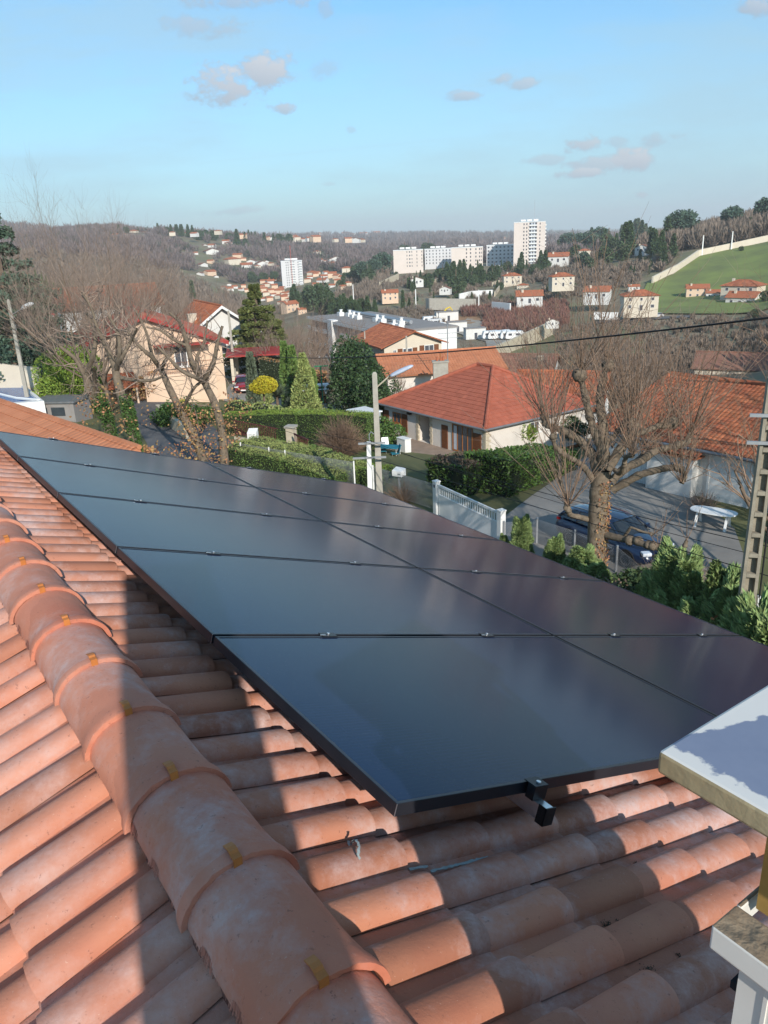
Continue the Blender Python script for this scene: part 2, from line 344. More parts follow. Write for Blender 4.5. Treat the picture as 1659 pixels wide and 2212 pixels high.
# ------------------------------------------------------------ own roof
U_ = Vector((-0.563936, 0.825799, -0.0057)).normalized()
RO = Vector((0.00813193, 1.56906409, -1.33074724))
SV = Vector((0.7817486, 0.53160432, -0.32598463)).normalized()
NV = Vector((0.26616784, 0.18829007, 0.94535789)).normalized()
HV = Vector((SV.x, SV.y, 0)).normalized()
def fr_r(u, v, n): return RO + U_ * u + SV * v + NV * n
VR = -0.407                                        # where the tile planes meet under the ridge
AP = fr_r(0, VR, -0.13)
TH = R(19.0)
LV = (-HV * math.cos(TH) + Vector((0, 0, -math.sin(TH)))).normalized(); LN = LV.cross(U_); LN = LN if LN.z > 0 else -LN; LN.normalize()
def fr_l(u, v, n): return AP + U_ * u + LV * v + LN * n
def roof_mat(name, pale, warm=1.0):
    m = bpy.data.materials.new(name); m.use_nodes = True; N = m.node_tree.nodes; L = m.node_tree.links; b = N['Principled BSDF']
    tcn = N.new('ShaderNodeTexCoord')
    def noise(s, d, r=0.6, st=(1, 1, 1), rot=None):
        mp = N.new('ShaderNodeMapping'); mp.inputs['Scale'].default_value = st; L.new(tcn.outputs['Object'], mp.inputs[0])
        n = N.new('ShaderNodeTexNoise'); n.inputs['Scale'].default_value = s; n.inputs['Detail'].default_value = d; n.inputs['Roughness'].default_value = r; L.new(mp.outputs[0], n.inputs[0]); return n.outputs[0]
    def rng(x, a, bb, c=0, d=1):
        r = N.new('ShaderNodeMapRange'); r.inputs[1].default_value = a; r.inputs[2].default_value = bb; r.inputs[3].default_value = c; r.inputs[4].default_value = d; L.new(x, r.inputs[0]); return r.outputs[0]
    def mix(f, a, c):
        x = N.new('ShaderNodeMix'); x.data_type = 'RGBA'; L.new(f, x.inputs[0])
        for s, v in ((x.inputs[6], a), (x.inputs[7], c)):
            if isinstance(v, tuple): s.default_value = (*v, 1)
            else: L.new(v, s)
        return x.outputs[2]
    g = N.new('ShaderNodeNewGeometry')
    c = mix(rng(noise(3.2, 5), 0.35, 0.65), (0.48 * warm, 0.198, 0.115), (0.42 * warm, 0.155, 0.093))
    c = mix(rng(noise(1.1, 4), 0.4, 0.7), c, (0.52, 0.235, 0.155))
    isl = rng(g.outputs['Random Per Island'], 0, 1, 0.76, 1.22)
    hs = N.new('ShaderNodeHueSaturation'); L.new(isl, hs.inputs['Value']); L.new(c, hs.inputs['Color']); c = hs.outputs[0]
    # pale lime bloom in patches
    pat = N.new('ShaderNodeMath'); pat.operation = 'MULTIPLY'; L.new(rng(noise(2.1, 7, 0.72), 0.46, 0.62), pat.inputs[0]); L.new(rng(noise(26, 5, 0.7), 0.30, 0.62, 0.25, 1), pat.inputs[1])
    pm = N.new('ShaderNodeMath'); pm.operation = 'MULTIPLY'; L.new(pat.outputs[0], pm.inputs[0]); pm.inputs[1].default_value = pale
    c = mix(pm.outputs[0], c, (0.56, 0.40, 0.36))
    # small dark lichen and pits
    dk = rng(noise(60, 4, 0.7), 0.62, 0.72, 0, 0.6); c = mix(dk, c, (0.16, 0.07, 0.05))
    sp = rng(noise(140, 2, 0.6), 0.70, 0.76, 0, 0.5); c = mix(sp, c, (0.62, 0.42, 0.33))
    L.new(c, b.inputs['Base Color']); b.inputs['Roughness'].default_value = 0.8; b.inputs['Specular IOR Level'].default_value = 0.25
    bp = N.new('ShaderNodeBump'); bp.inputs['Strength'].default_value = 0.5; bp.inputs['Distance'].default_value = 0.004
    ad = N.new('ShaderNodeMath'); ad.operation = 'ADD'; L.new(noise(90, 6, 0.75), ad.inputs[0]); L.new(noise(9, 4), ad.inputs[1])
    L.new(ad.outputs[0], bp.inputs['Height']); L.new(bp.outputs[0], b.inputs['Normal'])
    return m
M_tileR = roof_mat('terracotta_tile_weathered', 0.95)
M_tileL = roof_mat('terracotta_tile_warm', 0.55, 1.04)
M_ridge = roof_mat('terracotta_ridge', 0.8, 1.12)
CP = 0.1522                                        # barrel pitch
def profile(nseg=9):
    """(x along the ridge 0..1 pitch, kind) cross-section of one barrel and its channel"""
    return nseg
def tile_field(frame, u0, u1, ends, v_top, base_n, crack_phase, rs):
    """courses of interlocking double barrel tiles; every tile is its own shell inside one mesh"""
    Vs = []; Fs = []
    def add(P, Fq_):
        b = len(Vs); Vs.extend(P); Fs.extend([[b + i for i in f] for f in Fq_])
    nmod = int((u1 - u0) / (2 * CP))
    for ci, ve in enumerate(ends):
        vs = (v_top if ci == 0 else ends[ci - 1] - 0.045)
        for k in range(nmod + 1):
            ub = u0 + 2 * CP * k; jn = rs.uniform(-0.0015, 0.0015); jv = rs.uniform(-0.004, 0.004); ju = rs.uniform(-0.001, 0.001)
            ns_v = 3 if ci else 2
            rows = []
            tvals = [0, 0.5, 0.96, 1.0]
            for t in tvals:
                v = vs + (ve + jv - vs) * t
                w = 0.094 + 0.020 * t; h = 0.035 + 0.009 * t
                lift = 0.016 * t + jn
                row = []
                for bi in range(2):
                    c = ub + ju + bi * CP + 0.054
                    # near side foot to far side foot over the barrel
                    for q in range(11):
                        a = math.pi * q / 10; x = -math.cos(a) * w / 2; z = (max(0.0, 1 - abs(math.cos(a)) ** 2.5) ** 0.5) * h
                        if t == 1.0: z -= 0.002
                        row.append((c + x, v, base_n + lift + z - 0.052))
                    row.append((c + w / 2 + 0.008, v, base_n + lift - 0.054))
                    row.append((c - 0.054 + CP - 0.003, v, base_n + lift - 0.053))
                # lock lip, standing a little over the next tile
                row.append((ub + ju + 2 * CP + 0.010, v, base_n + lift - 0.0575))
                rows.append(row)
            m = len(rows[0]); rows.append([(p[0], p[1] - 0.001, p[2] - 0.015) for p in rows[-1]])  # front edge thickness
            P = [tuple(frame(*p)) for r in rows for p in r]
            add(P, [(a * m + b_, a * m + b_ + 1, (a + 1) * m + b_ + 1, (a + 1) * m + b_) for a in range(len(rows) - 1) for b_ in range(m - 1)])
    return np.array(Vs), np.array(Fs)
house = empty('own_house', 'near house whose orange barrel tile roof fills the foreground under the solar panels', 'house', (0, 0, -12.3))
def under(o, root):
    o.parent = root; o.matrix_parent_inverse = Matrix.Translation(-Vector(root.location)) if root.rotation_euler.z == 0 else root.matrix_basis.inverted(); return o
rs = random.Random(3)
ENDR = [0.070 + 0.2945 * k for k in range(14)]
Vt, Ft = tile_field(fr_r, -2.6, 6.35, ENDR, VR + 0.03, -0.1405, 0, rs)
def flip_up(Vt, Ft):
    p = Vt[Ft[:, 0]]; n = np.cross(Vt[Ft[:, 1]] - p, Vt[Ft[:, 2]] - p)
    if n[:, 2].mean() < 0: Ft = Ft[:, ::-1]
    return Ft
o = under(mesh_np('roof_tiles', Vt, flip_up(Vt, Ft), M_tileR, smooth=True), house)
o.data.polygons.foreach_set('use_smooth', [True] * len(o.data.polygons))
md = o.modifiers.new('edge', 'EDGE_SPLIT'); md.split_angle = R(38)
ENDL = [0.165 + 0.2945 * k for k in range(12)]
Vt, Ft = tile_field(lambda u, v, n: fr_l(u, v, n), -2.6 + 0.02 + CP * 0.0, 6.35, ENDL[1:], 0.03, -0.010, 0, rs)
o = under(mesh_np('roof_tiles', Vt, flip_up(Vt, Ft), M_tileL, smooth=True), house)
md = o.modifiers.new('edge', 'EDGE_SPLIT'); md.split_angle = R(38)
for f_, v0_, v1_, nb in ((fr_r, VR + 0.02, 4.2, -0.1405 - 0.0585), (fr_l, 0.02, 3.6, -0.010 - 0.0585)):
    mb = MB(); mb.add([f_(-2.6, v0_, nb), f_(6.3, v0_, nb), f_(6.3, v1_, nb), f_(-2.6, v1_, nb)], [(0, 1, 2, 3)]); under(mb.build('underlay', mat('underlay_red', (0.20, 0.085, 0.055), 1.0)), house)
# ridge tiles, each overlapping the nearer one, with a yellow clip on its lip
M_clip = mat('clip_ochre', (0.52, 0.18, 0.045), 0.55, (0.42, 0.14, 0.035), 20)
M_lip = roof_mat('terracotta_lip', 0.25, 1.15)
C0 = fr_r(0, -0.428, -0.070)
def rpt(u, h, z): return C0 + U_ * u + HV * h + Vector((0, 0, z))
RS = 0.3628
def ridge_tile(k):
    mb = MB(); u0 = 0.012 + RS * k + rs.uniform(-0.004, 0.004); ro = rs.uniform(-0.004, 0.004)
    st = [(0.0, 0.145, 0.122, 0.0), (0.006, 0.146, 0.123, 0.001), (0.035, 0.142, 0.119, 0.000), (0.06, 0.134, 0.113, -0.005), (0.10, 0.130, 0.110, -0.008), (0.25, 0.122, 0.106, -0.013), (RS + 0.05, 0.114, 0.102, -0.020)]
    P = []; n = 28
    for (du, w, h, dz) in st:
        for q in range(n + 1):
            a = math.pi * (0.02 + 0.96 * q / n); rough = rs.uniform(-0.0012, 0.0012)
            P.append(rpt(u0 + du + (rs.uniform(-0.003, 0.003) if du == 0 else 0), -math.cos(a) * w + ro, dz + (math.sin(a) - 1) * h + rough))
    m = n + 1; F_ = [(a * m + b, (a + 1) * m + b, (a + 1) * m + b + 1, a * m + b + 1) for a in range(len(st) - 1) for b in range(n)]
    mi = [1 if a < 2 else 0 for a in range(len(st) - 1) for b in range(n)]
    mb.add(P, F_); mb.mi = mi
    # lip thickness and underside
    b0 = len(mb.v); Q = []
    for q in range(n + 1):
        a = math.pi * (0.02 + 0.96 * q / n); Q.append(rpt(u0 + rs.uniform(0.0, 0.004), -math.cos(a) * 0.130 + ro, (math.sin(a) - 1) * 0.122 - 0.0155 * math.sin(a) + rs.uniform(-.001, .001)))
    mb.add(Q, []); F2_ = [(b, b + 1, b0 + b + 1, b0 + b) for b in range(n)]; mb.f += F2_; mb.mi += [1] * n
    b1 = len(mb.v); mb.add([tuple(Vector(p) + U_ * 0.38) for p in Q], []); mb.f += [(b0 + b, b0 + b + 1, b1 + b + 1, b1 + b) for b in range(n)]; mb.mi += [0] * n
    o = under(mb.build('ridge_tile', [M_ridge, M_lip], smooth=True), house)
    e = o.modifiers.new('edge', 'EDGE_SPLIT'); e.split_angle = R(40)
    cl = MB(); x0 = -0.003 + ro; w = 0.0105; th = 0.003
    pth = [(-0.004, -0.020), (-0.0045, 0.004), (0.012, 0.0055), (0.017, 0.0105), (0.030, 0.0105), (0.050, 0.004)]
    P = []
    for (du, z) in pth:
        for hh, zz in ((x0 - w, z), (x0 + w, z), (x0 + w, z + th), (x0 - w, z + th)): P.append(rpt(u0 + du, hh, zz))
    F_ = [(i * 4 + j, i * 4 + (j + 1) % 4, (i + 1) * 4 + (j + 1) % 4, (i + 1) * 4 + j) for i in range(len(pth) - 1) for j in range(4)] + [(3, 2, 1, 0), (20, 21, 22, 23)]
    cl.add(P, F_); c = cl.build('clip', M_clip, smooth=False); c.parent = o; c.matrix_parent_inverse = o.matrix_basis.inverted() if False else Matrix.Identity(4)
    # the clip's vertices are in world space; cancel the chain of parents
    c.matrix_parent_inverse = Matrix.Identity(4)
    return o
for k in range(-6, 17): ridge_tile(k)
# bedding under the ridge and the ragged red comb on the left side
mb = MB(); prof = [(-0.119, -0.128), (-0.10, -0.085), (0.0, -0.03), (0.10, -0.085), (0.122, -0.128), (0.122, -0.19), (-0.119, -0.19)]
P = [rpt(u, h, z) for u in (-2.55, 6.3) for h, z in prof]; m = len(prof)
mb.add(P, [(i, (i + 1) % m, m + (i + 1) % m, m + i) for i in range(m)] + [tuple(range(m))[::-1], tuple(range(m, 2 * m))])
under(mb.build('ridge_bedding', mat('mortar_red', (0.22, 0.09, 0.065), 0.95, (0.30, 0.16, 0.12), 30, bump=0.8)), house)
mb = MB(); M_comb = mat('comb_red', (0.36, 0.12, 0.075), 0.8, (0.42, 0.20, 0.15), 12, isl=0.35)
u = -2.0
while u < 5.5:
    ln = rs.uniform(0.002, 0.010); z0 = fr_l(u, 0.128, 0.006)
    a = rpt(u, -0.112, -0.112); b = fr_l(u + rs.uniform(-.003, .003), 0.122 + ln, -0.028 + 0.004)
    # lift over the barrel crowns
    ph = ((u + 2.6 - 0.02) % CP) ; hh = 0.034 * max(0.0, 1 - ((ph - 0.054) / 0.056) ** 2) ** 0.5 if abs(ph - 0.054) < 0.056 else 0.0
    b = fr_l(u + rs.uniform(-.003, .003), 0.134 + ln, -0.046 + hh + 0.006); a = fr_l(u, 0.125, -0.030 + hh + 0.01)
    for s in (0,): mb.add([a, a + U_ * 0.004, b + U_ * 0.004, b], [(0, 1, 2, 3)])
    u += 0.0065
under(mb.build('ridge_comb', M_comb), house)
# walls down to the ground, gable ends
M_render = mat('render_cream', (0.62, 0.56, 0.46), 0.9, (0.55, 0.49, 0.40), 1.5, bump=0.3, bscale=40)
mb = MB(); hr, hl = 3.75, 3.05
def hw(u, h, z): return AP + U_ * u + HV * h + Vector((0, 0, z))
zr = -0.20; e0, e1 = -2.5, 6.25; zb = -12.4 - AP.z
for s in (0,):
    P = [hw(e0, -hl, zr - hl * math.tan(TH)), hw(e0, 0, zr), hw(e0, hr, zr - hr * math.tan(TH)), hw(e0, hr, zb), hw(e0, -hl, zb)]
    Q = [hw(e1, -hl, zr - hl * math.tan(TH)), hw(e1, 0, zr), hw(e1, hr, zr - hr * math.tan(TH)), hw(e1, hr, zb), hw(e1, -hl, zb)]
    mb.add(P + Q, [(0, 1, 2, 3, 4), (9, 8, 7, 6, 5), (0, 5, 6, 1), (1, 6, 7, 2), (2, 7, 8, 3), (4, 3, 8, 9), (0, 4, 9, 5)])
under(mb.build('wall', M_render), house)
# ------------------------------------------------------------ chimney at the right
PV = HV; QV = -U_.copy(); QV.z = 0; QV.normalize()
CS = 0.547
def ch(p, q, z): return (PV * p + QV * q + Vector((0, 0, z))) * CS
M_cap = bpy.data.materials.new('chimney_cap_paint'); M_cap.use_nodes = True
def cap_mat(m, base, worn, lo, hi, sc, edge):
    N = m.node_tree.nodes; L = m.node_tree.links; b = N['Principled BSDF']; t_ = N.new('ShaderNodeTexCoord')
    n = N.new('ShaderNodeTexNoise'); n.inputs['Scale'].default_value = sc; n.inputs['Detail'].default_value = 7; n.inputs['Roughness'].default_value = 0.55; L.new(t_.outputs['Object'], n.inputs[0])
    r = N.new('ShaderNodeMapRange'); r.inputs[1].default_value = lo; r.inputs[2].default_value = hi; L.new(n.outputs[0], r.inputs[0])
    n2 = N.new('ShaderNodeTexNoise'); n2.inputs['Scale'].default_value = 25; n2.inputs['Detail'].default_value = 5; L.new(t_.outputs['Object'], n2.inputs[0])
    x = N.new('ShaderNodeMix'); x.data_type = 'RGBA'; L.new(n2.outputs[0], x.inputs[0]); x.inputs[6].default_value = (*worn, 1); x.inputs[7].default_value = (*[c * 1.35 for c in worn], 1)
    y = N.new('ShaderNodeMix'); y.data_type = 'RGBA'; L.new(r.outputs[0], y.inputs[0]); y.inputs[6].default_value = (*base, 1); L.new(x.outputs[2], y.inputs[7])
    L.new(y.outputs[2], b.inputs['Base Color']); b.inputs['Roughness'].default_value = edge
def cap_paint(m):
    N = m.node_tree.nodes; L = m.node_tree.links; b = N['Principled BSDF']; t_ = N.new('ShaderNodeTexCoord')
    def mt(op, a, bb=None, clamp=False):
        x = N.new('ShaderNodeMath'); x.operation = op; x.use_clamp = clamp
        for i, v in enumerate((a, bb)):
            if v is None: continue
            if isinstance(v, (int, float)): x.inputs[i].default_value = v
            else: L.new(v, x.inputs[i])
        return x.outputs[0]
    def dot(v):
        x = N.new('ShaderNodeVectorMath'); x.operation = 'DOT_PRODUCT'; L.new(t_.outputs['Object'], x.inputs[0]); x.inputs[1].default_value = v; return x.outputs['Value']
    def nz(s, d):
        n = N.new('ShaderNodeTexNoise'); n.inputs['Scale'].default_value = s; n.inputs['Detail'].default_value = d; n.inputs['Roughness'].default_value = 0.6; L.new(t_.outputs['Object'], n.inputs[0]); return mt('SUBTRACT', n.outputs[0], 0.5)
    root_ = Vector(ch(1.6, -0.3, -2.4)); p_ = mt('SUBTRACT', dot(tuple(PV)), (1.111 * CS - PV.dot(root_)) * 1.0 if False else 1.111 * CS); q_ = mt('SUBTRACT', dot(tuple(QV)), -0.737 * CS)
    a = nz(9, 8)
    e1 = mt('SUBTRACT', mt('ADD', q_, mt('MULTIPLY', a, 0.16)), mt('SUBTRACT', mt('MULTIPLY', p_, 0.45), 0.012))
    e2 = mt('SUBTRACT', mt('ADD', p_, mt('MULTIPLY', nz(26, 6), 0.07)), 0.018)
    hole = mt('SUBTRACT', mt('ADD', nz(14, 5), 0.22), 0.0)
    w = mt('MULTIPLY', mt('MULTIPLY', mt('MINIMUM', mt('MINIMUM', e1, e2), mt('MULTIPLY', hole, 0.2)), 200.0), 1.0, True)
    x = N.new('ShaderNodeMix'); x.data_type = 'RGBA'; L.new(mt('ADD', nz(30, 5), 0.5), x.inputs[0]); x.inputs[6].default_value = (0.16, 0.19, 0.27, 1); x.inputs[7].default_value = (0.22, 0.25, 0.33, 1)
    y = N.new('ShaderNodeMix'); y.data_type = 'RGBA'; L.new(w, y.inputs[0]); y.inputs[6].default_value = (0.66, 0.63, 0.58, 1); L.new(x.outputs[2], y.inputs[7])
    L.new(y.outputs[2], b.inputs['Base Color']); b.inputs['Roughness'].default_value = 0.65
cap_paint(M_cap)
M_capside = mat('cap_side_stained', (0.40, 0.33, 0.20), 0.9, (0.30, 0.23, 0.13), 6, bump=0.15)
M_white = mat('white_paint', (0.72, 0.70, 0.65), 0.65, (0.64, 0.62, 0.57), 3)
M_hollow = mat('flue_hollow_dark', (0.02, 0.02, 0.025), 0.95)
M_ochre = mat('ochre_metal', (0.50, 0.30, 0.09), 0.55, (0.38, 0.22, 0.06), 14)
def chbox(mb, p0, p1, q0, q1, z0, z1, m=0):
    mb.hexa([ch(p0, q0, z0), ch(p0, q1, z0), ch(p1, q1, z0), ch(p1, q0, z0), ch(p0, q0, z1), ch(p0, q1, z1), ch(p1, q1, z1), ch(p1, q0, z1)], m)
# sealant over a crack, seam of bloom and moss tufts on the right slope
def strip(pts, w, m, name, parent, thick=0.002):
    mb = MB(); P = []
    for i, (u, v, n) in enumerate(pts):
        a = fr_r(u, v, n); b_ = fr_r(*pts[min(i + 1, len(pts) - 1)]) - fr_r(*pts[max(i - 1, 0)]); b_.normalize(); sdv = b_.cross(NV).normalized() * w * rs.uniform(0.5, 1.3)
        P += [a - sdv, a + sdv, a + sdv + NV * thick, a - sdv + NV * thick]
    mb.add(P, [(i * 4 + j, i * 4 + (j + 1) % 4, (i + 1) * 4 + (j + 1) % 4, (i + 1) * 4 + j) for i in range(len(pts) - 1) for j in range(4)]); return under(mb.build(name, m), parent)
M_seal = mat('sealant_pale', (0.42, 0.47, 0.45), 0.8, (0.3, 0.33, 0.31), 60)
def crest(u):
    ph = (u + 2.6) % CP - 0.054; w = 0.112; return -0.1405 - 0.052 + 0.013 + (0.054 * max(0.0, 1 - abs(2 * ph / w) ** 2.5) ** 0.5 if abs(ph) < w / 2 else -0.002)
strip([(u, -0.022 - 0.5 * (0.13 - u) + rs.uniform(-.004, .004), crest(u) + 0.002) for u in np.linspace(0.135, 0.005, 26)], 0.003, M_seal, 'sealed_crack', house)
strip([(-0.02 + rs.uniform(-.003, .003), v, crest(-0.02) + 0.004) for v in np.linspace(0.07, 0.13, 6)], 0.004, M_seal, 'sealed_crack', house)
strip([(-0.045 + rs.uniform(-.002, .002), v, crest(-0.045) + 0.006) for v in np.linspace(0.12, 0.33, 22)], 0.005, M_seal, 'sealed_crack', house)
M_moss = mat('moss_dark', (0.035, 0.04, 0.025), 1.0, (0.06, 0.055, 0.04), 90)
for (u, v, s_) in ((-0.355, 0.46, 0.016), (-0.505, 0.42, 0.017), (-0.50, 0.55, 0.009), (-0.36, 0.50, 0.006), (-0.51, 0.60, 0.006), (-0.52, 0.36, 0.007), (-0.05, 0.95, 0.008), (-0.20, 0.80, 0.007)):
    mb = MB(); c = fr_r(u, v, -0.1405 - 0.045)
    for q in range(int(60 * s_ / 0.01)):
        d = Vector((rs.gauss(0, 1), rs.gauss(0, 1), rs.gauss(0, 0.4))) * s_ * 0.5; t = Vector((rs.gauss(0, 1), rs.gauss(0, 1), rs.gauss(0, 1))).normalized() * 0.003; w_ = t.cross(NV); mb.add([c + d - t, c + d + w_, c + d + t + NV * 0.003], [(0, 1, 2)])
    under(mb.build('moss_tuft', M_moss), house)
chim = empty('chimney', 'white painted chimney with a flat peeling cap slab on posts at the right edge', 'chimney', tuple(ch(1.6, -0.3, -2.4)))
mb = MB(); chbox(mb, 1.111, 2.39, -0.737, 0.287, -0.992, -0.942)
o = mb.build('cap', [M_cap, M_capside], bevel=0.004); under(o, chim)
for p in o.data.polygons: p.material_index = 0 if p.normal.z > 0.5 else 1
mb = MB(); pa, pb, qa, qb = 1.158, 2.30, -0.616, 0.20
chbox(mb, pa, pa + 0.085, qa, qb, -1.362, -1.302); chbox(mb, pa + 0.085, pb, qa, qa + 0.012, -1.362, -1.302)
chbox(mb, pa + 0.085, pb, qb - 0.06, qb, -1.362, -1.302); chbox(mb, pb - 0.06, pb, qa + 0.012, qb - 0.06, -1.362, -1.302)
M_collar = mat('collar_top_stained', (0.30, 0.24, 0.17), 0.9, (0.16, 0.11, 0.07), 7, bump=0.5)
o = under(mb.build('collar', [M_white, M_collar], bevel=0.003), chim)
for p in o.data.polygons: p.material_index = 1 if p.normal.z > 0.5 else 0
mb = MB(); chbox(mb, pa + 0.085, pb - 0.06, qa + 0.012, qb - 0.06, -1.52, -1.50); under(mb.build('flue', M_hollow), chim)  # near-black sheet closes the opening, the hollow's darkness put into its colour
mb = MB(); chbox(mb, pa + 0.035, pb - 0.04, qa + 0.05, qb - 0.04, -4.3, -1.523)
for q in (qa + 0.055,): chbox(mb, pa + 0.030, pa + 0.035, q + 0.05, q + 0.058, -4.3, -1.365)
chbox(mb, pa + 0.035, pa + 0.085, qa + 0.05, qb - 0.04, -1.523, -1.362); chbox(mb, pa + 0.085, pb - 0.04, qb - 0.06, qb - 0.04, -1.523, -1.362)
chbox(mb, pb - 0.06, pb - 0.04, qa + 0.05, qb - 0.06, -1.523, -1.362); chbox(mb, pa + 0.085, pb - 0.06, qa + 0.05, qa + 0.055, -1.523, -1.362)
under(mb.build('shaft', M_white), chim)
for (p, q) in ((pa + 0.106, qa + 0.03), (pb - 0.10, qa + 0.03), (pa + 0.045, qb - 0.05), (pb - 0.06, qb - 0.05)):
    mb = MB(); chbox(mb, p, p + 0.05, q, q + 0.045, -1.302, -0.992); under(mb.build('post', M_ochre), chim)
# ------------------------------------------------------------ solar panels
def panel_mat():
    m = bpy.data.materials.new('solar_glass'); m.use_nodes = True; N = m.node_tree.nodes; L = m.node_tree.links; b = N['Principled BSDF']
    t_ = N.new('ShaderNodeTexCoord'); sp = N.new('ShaderNodeSeparateXYZ'); L.new(t_.outputs['Object'], sp.inputs[0])
    def math_(op, a, bb=None, clamp=False):
        x = N.new('ShaderNodeMath'); x.operation = op; x.use_clamp = clamp
        for i, v in enumerate((a, bb)):
            if v is None: continue
            if isinstance(v, (int, float)): x.inputs[i].default_value = v
            else: L.new(v, x.inputs[i])
        return x.outputs[0]
    # fine busbars run down the slope, cell gaps both ways
    bus = math_('LESS_THAN', math_('FRACT', math_('MULTIPLY', sp.outputs[0], 1 / 0.0172)), 0.07)
    gx = math_('LESS_THAN', math_('FRACT', math_('MULTIPLY', sp.outputs[0], 1 / 0.183)), 0.012)
    gy = math_('LESS_THAN', math_('FRACT', math_('MULTIPLY', sp.outputs[1], 1 / 0.0925)), 0.018)
    g = math_('MAXIMUM', gx, gy)
    dn = N.new('ShaderNodeTexNoise'); dn.inputs['Scale'].default_value = 300; dn.inputs['Detail'].default_value = 2; L.new(t_.outputs['Object'], dn.inputs[0])
    dirt = N.new('ShaderNodeTexNoise'); dirt.inputs['Scale'].default_value = 1.6; dirt.inputs['Detail'].default_value = 6; L.new(t_.outputs['Object'], dirt.inputs[0])
    mx = N.new('ShaderNodeMix'); mx.data_type = 'RGBA'; L.new(math_('ADD', math_('MULTIPLY', bus, 0.35), math_('MULTIPLY', g, 0.2), True), mx.inputs[0])
    mx.inputs[6].default_value = (0.004, 0.014, 0.050, 1); mx.inputs[7].default_value = (0.03, 0.04, 0.075, 1)
    spk = math_('GREATER_THAN', dn.outputs[0], 0.735)
    m2 = N.new('ShaderNodeMix'); m2.data_type = 'RGBA'; L.new(math_('ADD', math_('MULTIPLY', dirt.outputs[0], 0.016), math_('MULTIPLY', spk, 0.35)), m2.inputs[0]); L.new(mx.outputs[2], m2.inputs[6]); m2.inputs[7].default_value = (0.42, 0.36, 0.30, 1)
    L.new(m2.outputs[2], b.inputs['Base Color']); b.inputs['Roughness'].default_value = 0.17; b.inputs['IOR'].default_value = 1.28
    r = N.new('ShaderNodeMapRange'); r.inputs[3].default_value = 0.09; r.inputs[4].default_value = 0.15; L.new(dirt.outputs[0], r.inputs[0]); L.new(r.outputs[0], b.inputs['Roughness'])
    return m
M_glass = panel_mat(); M_frame = mat('panel_frame_black', (0.012, 0.013, 0.018), 0.32, (0.02, 0.02, 0.025), 4, spec=0.5)
M_alu = mat('aluminium', (0.75, 0.75, 0.76), 0.3, (0.6, 0.6, 0.62), 20, metal=0.9); M_blackalu = mat('black_aluminium', (0.03, 0.03, 0.035), 0.3, (0.02, 0.02, 0.02), 10, metal=0.4)
PU, PV_, PW, PH, PT_ = 1.144, 1.903, 1.124, 1.885, 0.036
FR = Matrix((U_, SV, NV)).transposed().to_4x4(); 
if FR.to_3x3().determinant() < 0: FR = Matrix((U_, -SV, NV)).transposed().to_4x4(); SGN = -1
else: SGN = 1
ORD = ['nearest', 'second nearest', 'middle', 'second farthest', 'farthest']
def lb(mb, u0, u1, v0, v1, n0, n1, m=0): mb.box(((u0 + u1) / 2, SGN * (v0 + v1) / 2, (n0 + n1) / 2), (u1 - u0, v1 - v0, n1 - n0), m=m)
for j in range(5):
    for i in range(2):
        root = bpy.data.objects.new('solar_panel', None); COL.objects.link(root); Mx = FR.copy(); Mx.translation = fr_r(PU * j, PV_ * i + 0.0, 0); root.matrix_world = Mx
        root.empty_display_size = 0.2
        tag(root, '%s black solar panel of the %s column' % (ORD[j], 'upper ridge side' if i == 0 else 'lower street side'), 'solar panel', 'solar panels on the near roof')
        u0, u1, v0, v1 = 0.01, 0.01 + PW, 0.0, PH; fw = 0.011
        mb = MB(); lb(mb, u0, u0 + fw, v0, v1, -PT_, 0); lb(mb, u1 - fw, u1, v0, v1, -PT_, 0); lb(mb, u0 + fw, u1 - fw, v0, v0 + fw, -PT_, -0.0003); lb(mb, u0 + fw, u1 - fw, v1 - fw, v1, -PT_, -0.0003)
        o = mb.build('frame', M_frame, root, bevel=0.0012)
        mb = MB(); lb(mb, u0 + fw, u1 - fw, v0 + fw, v1 - fw, -0.008, -0.0022); mb.build('glass', M_glass, root)
        mb = MB(); lb(mb, u0 + 0.02, u0 + 0.10, v0 + 0.9, v0 + 1.0, -PT_, -0.012); mb.build('junction_box', M_frame, root)
        # silver corner joints
        if i == 0:
            mb = MB(); lb(mb, u0 - 0.0008, u0 + 0.0006, -0.0008, 0.0012, -PT_, -0.001); mb.build('corner_joint', M_alu, root)
        for vc in (0.50, 1.405):
            mb = MB(); 
            if j > 0 or True:
                ua = u1 + 0.010 if j < 4 else u1 + 0.006
                lb(mb, ua - 0.020, ua + 0.020, vc - 0.035, vc + 0.035, 0.0005, 0.0035, 0)
                lb(mb, ua - 0.006, ua + 0.006, vc - 0.030, vc + 0.030, -0.03, 0.0005, 0)
                mb.tube([(ua, SGN * vc, 0.0035), (ua, SGN * vc, 0.010)], 0.0065, 10, 1); lb(mb, ua - 0.013, ua - 0.009, vc - 0.045, vc - 0.02, 0.0035, 0.007, 1)
                mb.build('clamp', [M_blackalu, M_alu], root, bevel=0.0008)
